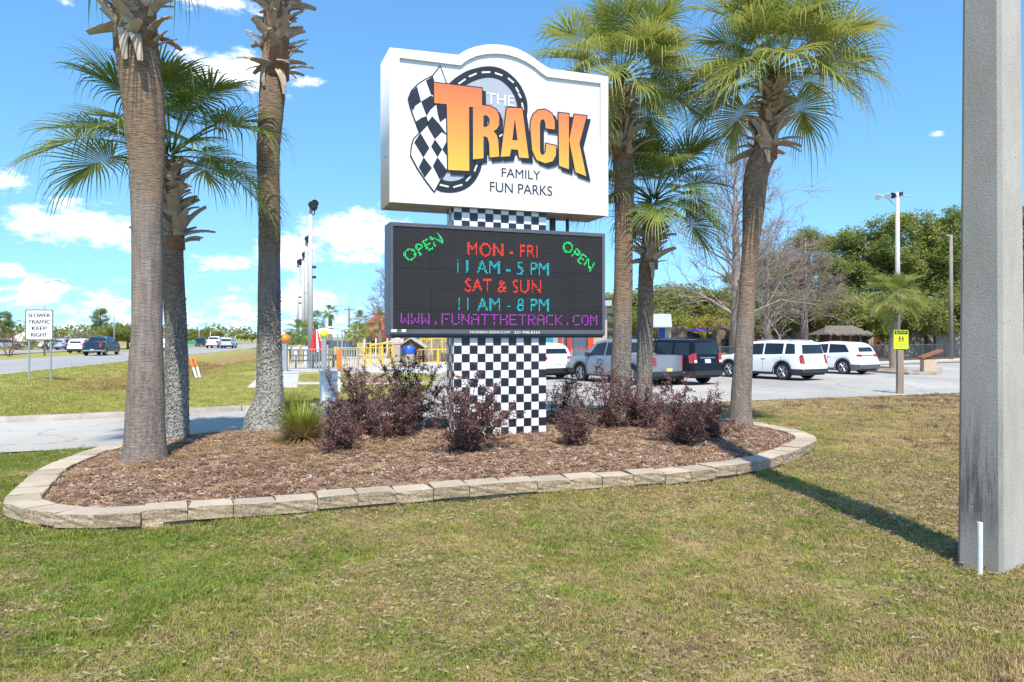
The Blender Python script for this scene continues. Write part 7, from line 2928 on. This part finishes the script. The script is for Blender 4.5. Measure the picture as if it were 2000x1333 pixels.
GO, GP = 'oaks behind the parking lot', 'pines behind the oaks'
oaks = [(1225, 72, 560, 'oak_a', m_oak, 'dark oak just behind the black ride tower'), (1300, 76, 575, 'oak_b', m_oak, 'dark green oak behind the metal-roofed kiosk'),
        (1375, 70, 590, 'oak_c', m_oak_y, 'low olive tree behind the purple canopy'), (1445, 78, 555, 'oak_a', m_oak, 'dark oak behind the tall bare cypress'),
        (1545, 74, 560, 'oak_b', m_oak, 'dark green oak behind the pale bare tree'), (1625, 66, 545, 'oak_c', m_oak, 'broad oak spreading over the thatched hut'),
        (1690, 69, 535, 'oak_a', m_oak_y, 'yellowish oak between the thatched hut and the floodlight pole'), (1760, 66, 560, 'oak_b', m_oak, 'oak behind the planting-island palm'),
        (1815, 70, 530, 'oak_c', m_oak, 'oak in front of the white-roofed end of the metal building'), (1890, 74, 520, 'oak_a', m_oak, 'oak behind the street lamp with the short arm'),
        (1965, 72, 530, 'oak_b', m_oak, 'oak seen past the far side of the concrete utility pole'), (1165, 80, 570, 'oak_c', m_oak, 'oak hidden behind the dark message board'),
        (2060, 76, 520, 'oak_c', m_oak, 'oak at the outer end of the metal building')]
for i, (px, y, ty, key, lf, lab) in enumerate(oaks):
    tree('oak_tree', lab, key, px, y, ty, 'tree', lf, None, GO, i * 1.3, 1.15 + .1 * (i % 3))
pines = [(1580, 108, 458, 'pine_a', 'pine nearest the pale bare tree, lower than its neighbours'), (1632, 112, 470, 'pine_b', 'pine behind the broad oak over the thatched hut'), (1690, 108, 442, 'pine_c', 'tall open-crowned pine left of the tall floodlight pole'),
         (1738, 114, 452, 'pine_a', 'pine directly behind the tall floodlight pole'), (1782, 106, 428, 'pine_b', 'rounded tall pine right behind the floodlight crossarm'), (1828, 112, 446, 'pine_c', 'pine between the floodlight pole and the short-armed street lamp'),
         (1868, 104, 420, 'pine_a', 'tallest pine beside the short-armed street lamp'), (1925, 110, 430, 'pine_b', 'pine partly hidden by the concrete utility pole'), (1985, 106, 415, 'pine_c', 'pine at the far side of the concrete utility pole'),
         (1510, 118, 500, 'pine_c', 'dark pine behind the bare cypress twigs'), (1440, 122, 540, 'pine_b', 'low dark pine between the leaning palm and the slender palm'), (2050, 110, 420, 'pine_a', 'pine beyond the outer end of the metal building')]
for i, (px, y, ty, key, lab) in enumerate(pines):
    tree('pine_tree', lab, key, px, y, ty, 'tree', (m_pine, m_pine_y, m_pine)[i % 3], None, GP, i * 2.1, (1.2, 1.45, 1.3)[i % 3])
for i in range(16):                                    # the lower storey that closes the wood behind
    px = 1190 + i * 58
    tree('oak_tree', 'dark evergreen filling the wood behind the oaks and pines', ('oak_a', 'oak_b', 'oak_c')[i % 3], px, 92 + (i * 7) % 11, 545 - (i % 4) * 9 - (12 if px < 1480 else 0), 'tree', m_oak if i % 3 else m_pine, None, 'evergreens filling the wood', i * .9, 1.5)
tree('bald_cypress', 'tall bare cypress with rusty twigs directly behind the leaning palm', 'cypress', 1436, 46.5, 245, 'bare tree', m_fleck, m_redtwig, None, .4, .95)
tree('bald_cypress', 'shorter bare cypress with rusty twigs between the leaning palm and the pale bare tree', 'cypress_b', 1500, 58, 440, 'bare tree', m_fleck, m_redtwig, None, 2.0, 1.0)
tree('bald_cypress', 'bare cypress showing twigs at the left edge of the message board', 'cypress_b', 762, 60, 525, 'bare tree', m_fleck, m_browntwig, None, 1.0, 1.0)
tree('bare_tree', 'pale grey leafless tree behind the large white SUV', 'bare_a', 1523, 50, 510, 'bare tree', None, m_palebark, None, .8, 1.0)
tree('bald_cypress', 'spreading bare cypress between the large white SUV and the thatched hut', 'cypress_b', 1572, 62, 462, 'bare tree', m_fleck, m_redtwig, None, 4.0, 1.25)
tree('bare_tree', 'leafless brown tree behind the dark brown mini golf rocks', 'bare_a', 1395, 62, 545, 'bare tree', None, m_browntwig, None, 3.8, 1.1)
# small palms of the park
for (px, y, base, cy, w, sc, nf, lab, gr) in ((645, 75, 668, 612, 9, .62, 22, 'single round-headed palm standing clear behind the large yellow globe', 1), (588, 50, 690, 652, 12, .72, 26, 'bushy low palm behind the low grey wall', 1),
                                              (617, 64, 675, 628, 10, .66, 22, 'dark palm crown behind the floodlight poles', 1), (568, 56, 690, 668, 12, .62, 22, 'lowest palm beside the orange globe', 1),
                                              (704, 64, 672, 628, 9, .62, 22, 'palm left of the red-roofed building', 1), (722, 60, 676, 648, 9, .6, 22, 'drooping palm in front of the red-roofed building', 0),
                                              (690, 58, 676, 655, 9, .55, 20, 'short palm beside the drooping one near the timber utility pole', 0), (742, 66, 668, 622, 8, .55, 18, 'palm against the coral-red roof', 0)):
    palm(lab, y, [(px, base, w), (px, (base + cy) / 2, w * .85), (px, cy + 4, w * .8)], .1, boots=None, crown=(px, cy), n_frond=nf, green=gr, seed=int(px), scale=sc, incs=(0, 6.5), group='small palms in the park')
palm('medium palm with a shaggy ring of old leaf bases on the planting island', 40.6, [(1745, 724, 15), (1744, 700, 13), (1744, 660, 12), (1746, 625, 12), (1747, 600, 11)], .1,
     boots=((1747, 622, 15), (1749, 590, 14)), crown=(1750, 586), n_boot=26, n_frond=34, green=0, seed=77, scale=.98, incs=(0, 6.2))
# across the highway
GM = 'bare crape myrtles along the highway'
for i, (px, y, ty, lab) in enumerate(((18, 72, 622, 'bare rusty crape myrtle in the median at the picture-side end of the highway'), (96, 92, 635, 'bare crape myrtle behind the white road sign'), (150, 106, 630, 'round brown leafless tree behind the white crossover'),
                                      (182, 118, 640, 'brown leafless tree under the umbrella-shaped pine'), (120, 120, 645, 'thin leafless tree between the road sign and the crossover'), (60, 110, 640, 'leafless tree behind the cream tent'))):
    lab = lab.replace('at the picture-side end of the highway', 'across from the white road sign')
    tree('crape_myrtle', lab, ('myrtle_a', 'myrtle_b')[i % 2], px, y, ty, 'bare tree', None, m_browntwig, GM, i * 1.1, 1.35)
for i, (px, y, ty, key, lf, w, lab) in enumerate(((196, 128, 606, 'pine_b', m_pine, 1.2, 'umbrella-shaped pine across the highway above the bare trees'), (228, 112, 612, 'oak_a', m_oak, 1.25, 'rounded dark green tree across the highway beside a street lamp'),
                                                 (250, 118, 620, 'oak_c', m_oak, 1.3, 'second rounded green tree across the highway, half behind the stout palm'), (8, 130, 612, 'pine_a', m_pine, 1.3, 'dark pine across the highway behind the bare rusty myrtle'),
                                                 (395, 230, 632, 'oak_b', m_oak, 1.6, 'distant green tree beyond the green direction sign'), (415, 215, 638, 'oak_c', m_oak, 1.5, 'distant green tree beside a far street lamp'),
                                                 (372, 210, 642, 'oak_a', m_oak, 1.5, 'distant green tree seen between the two left palms'), (492, 250, 645, 'oak_a', m_oak, 1.6, 'distant dark tree where the verge ends, against the flared palm'),
                                                 (478, 300, 650, 'oak_b', m_oak, 1.6, 'distant dark tree past the end of the grass verge'))):
    tree('roadside_tree', lab, key, px, y, ty, 'tree', lf, None, 'trees across the highway', i * 1.7, w)
# far-off wood that closes the horizon all round
b = MB()
rl = random.Random(99)
for k in range(620):
    a = R(-75 + 150 * (k + rl.random()) / 620)
    d = rl.uniform(330, 430)
    x, y = math.sin(a) * d, math.cos(a) * d
    if abs(x - road_x(y) + 12) < 22:
        continue
    hh = rl.uniform(4.5, 9.0)
    leaf_cloud(b, Vector((x, y, hh * .5)), hh * .62, 60, .9, rl, .8)
kind(b.build('distant_wood', m_oak), 'stuff')
tag(bpy.data.objects['distant_wood'], 'far-off dark green wood along the horizon', 'wood')
# a hedge-like dark belt across the highway
b = MB()
for k in range(130):
    y = rl.uniform(112, 150)
    x = road_x(y) - rl.uniform(34, 46)
    leaf_cloud(b, Vector((x - rl.uniform(0, 60), y, .8)), 1.5, 50, .3, rl, .8)
hb2 = kind(b.build('hedge_belt', m_olive), 'stuff')
tag(hb2, 'dark belt of undergrowth across the highway', 'undergrowth')
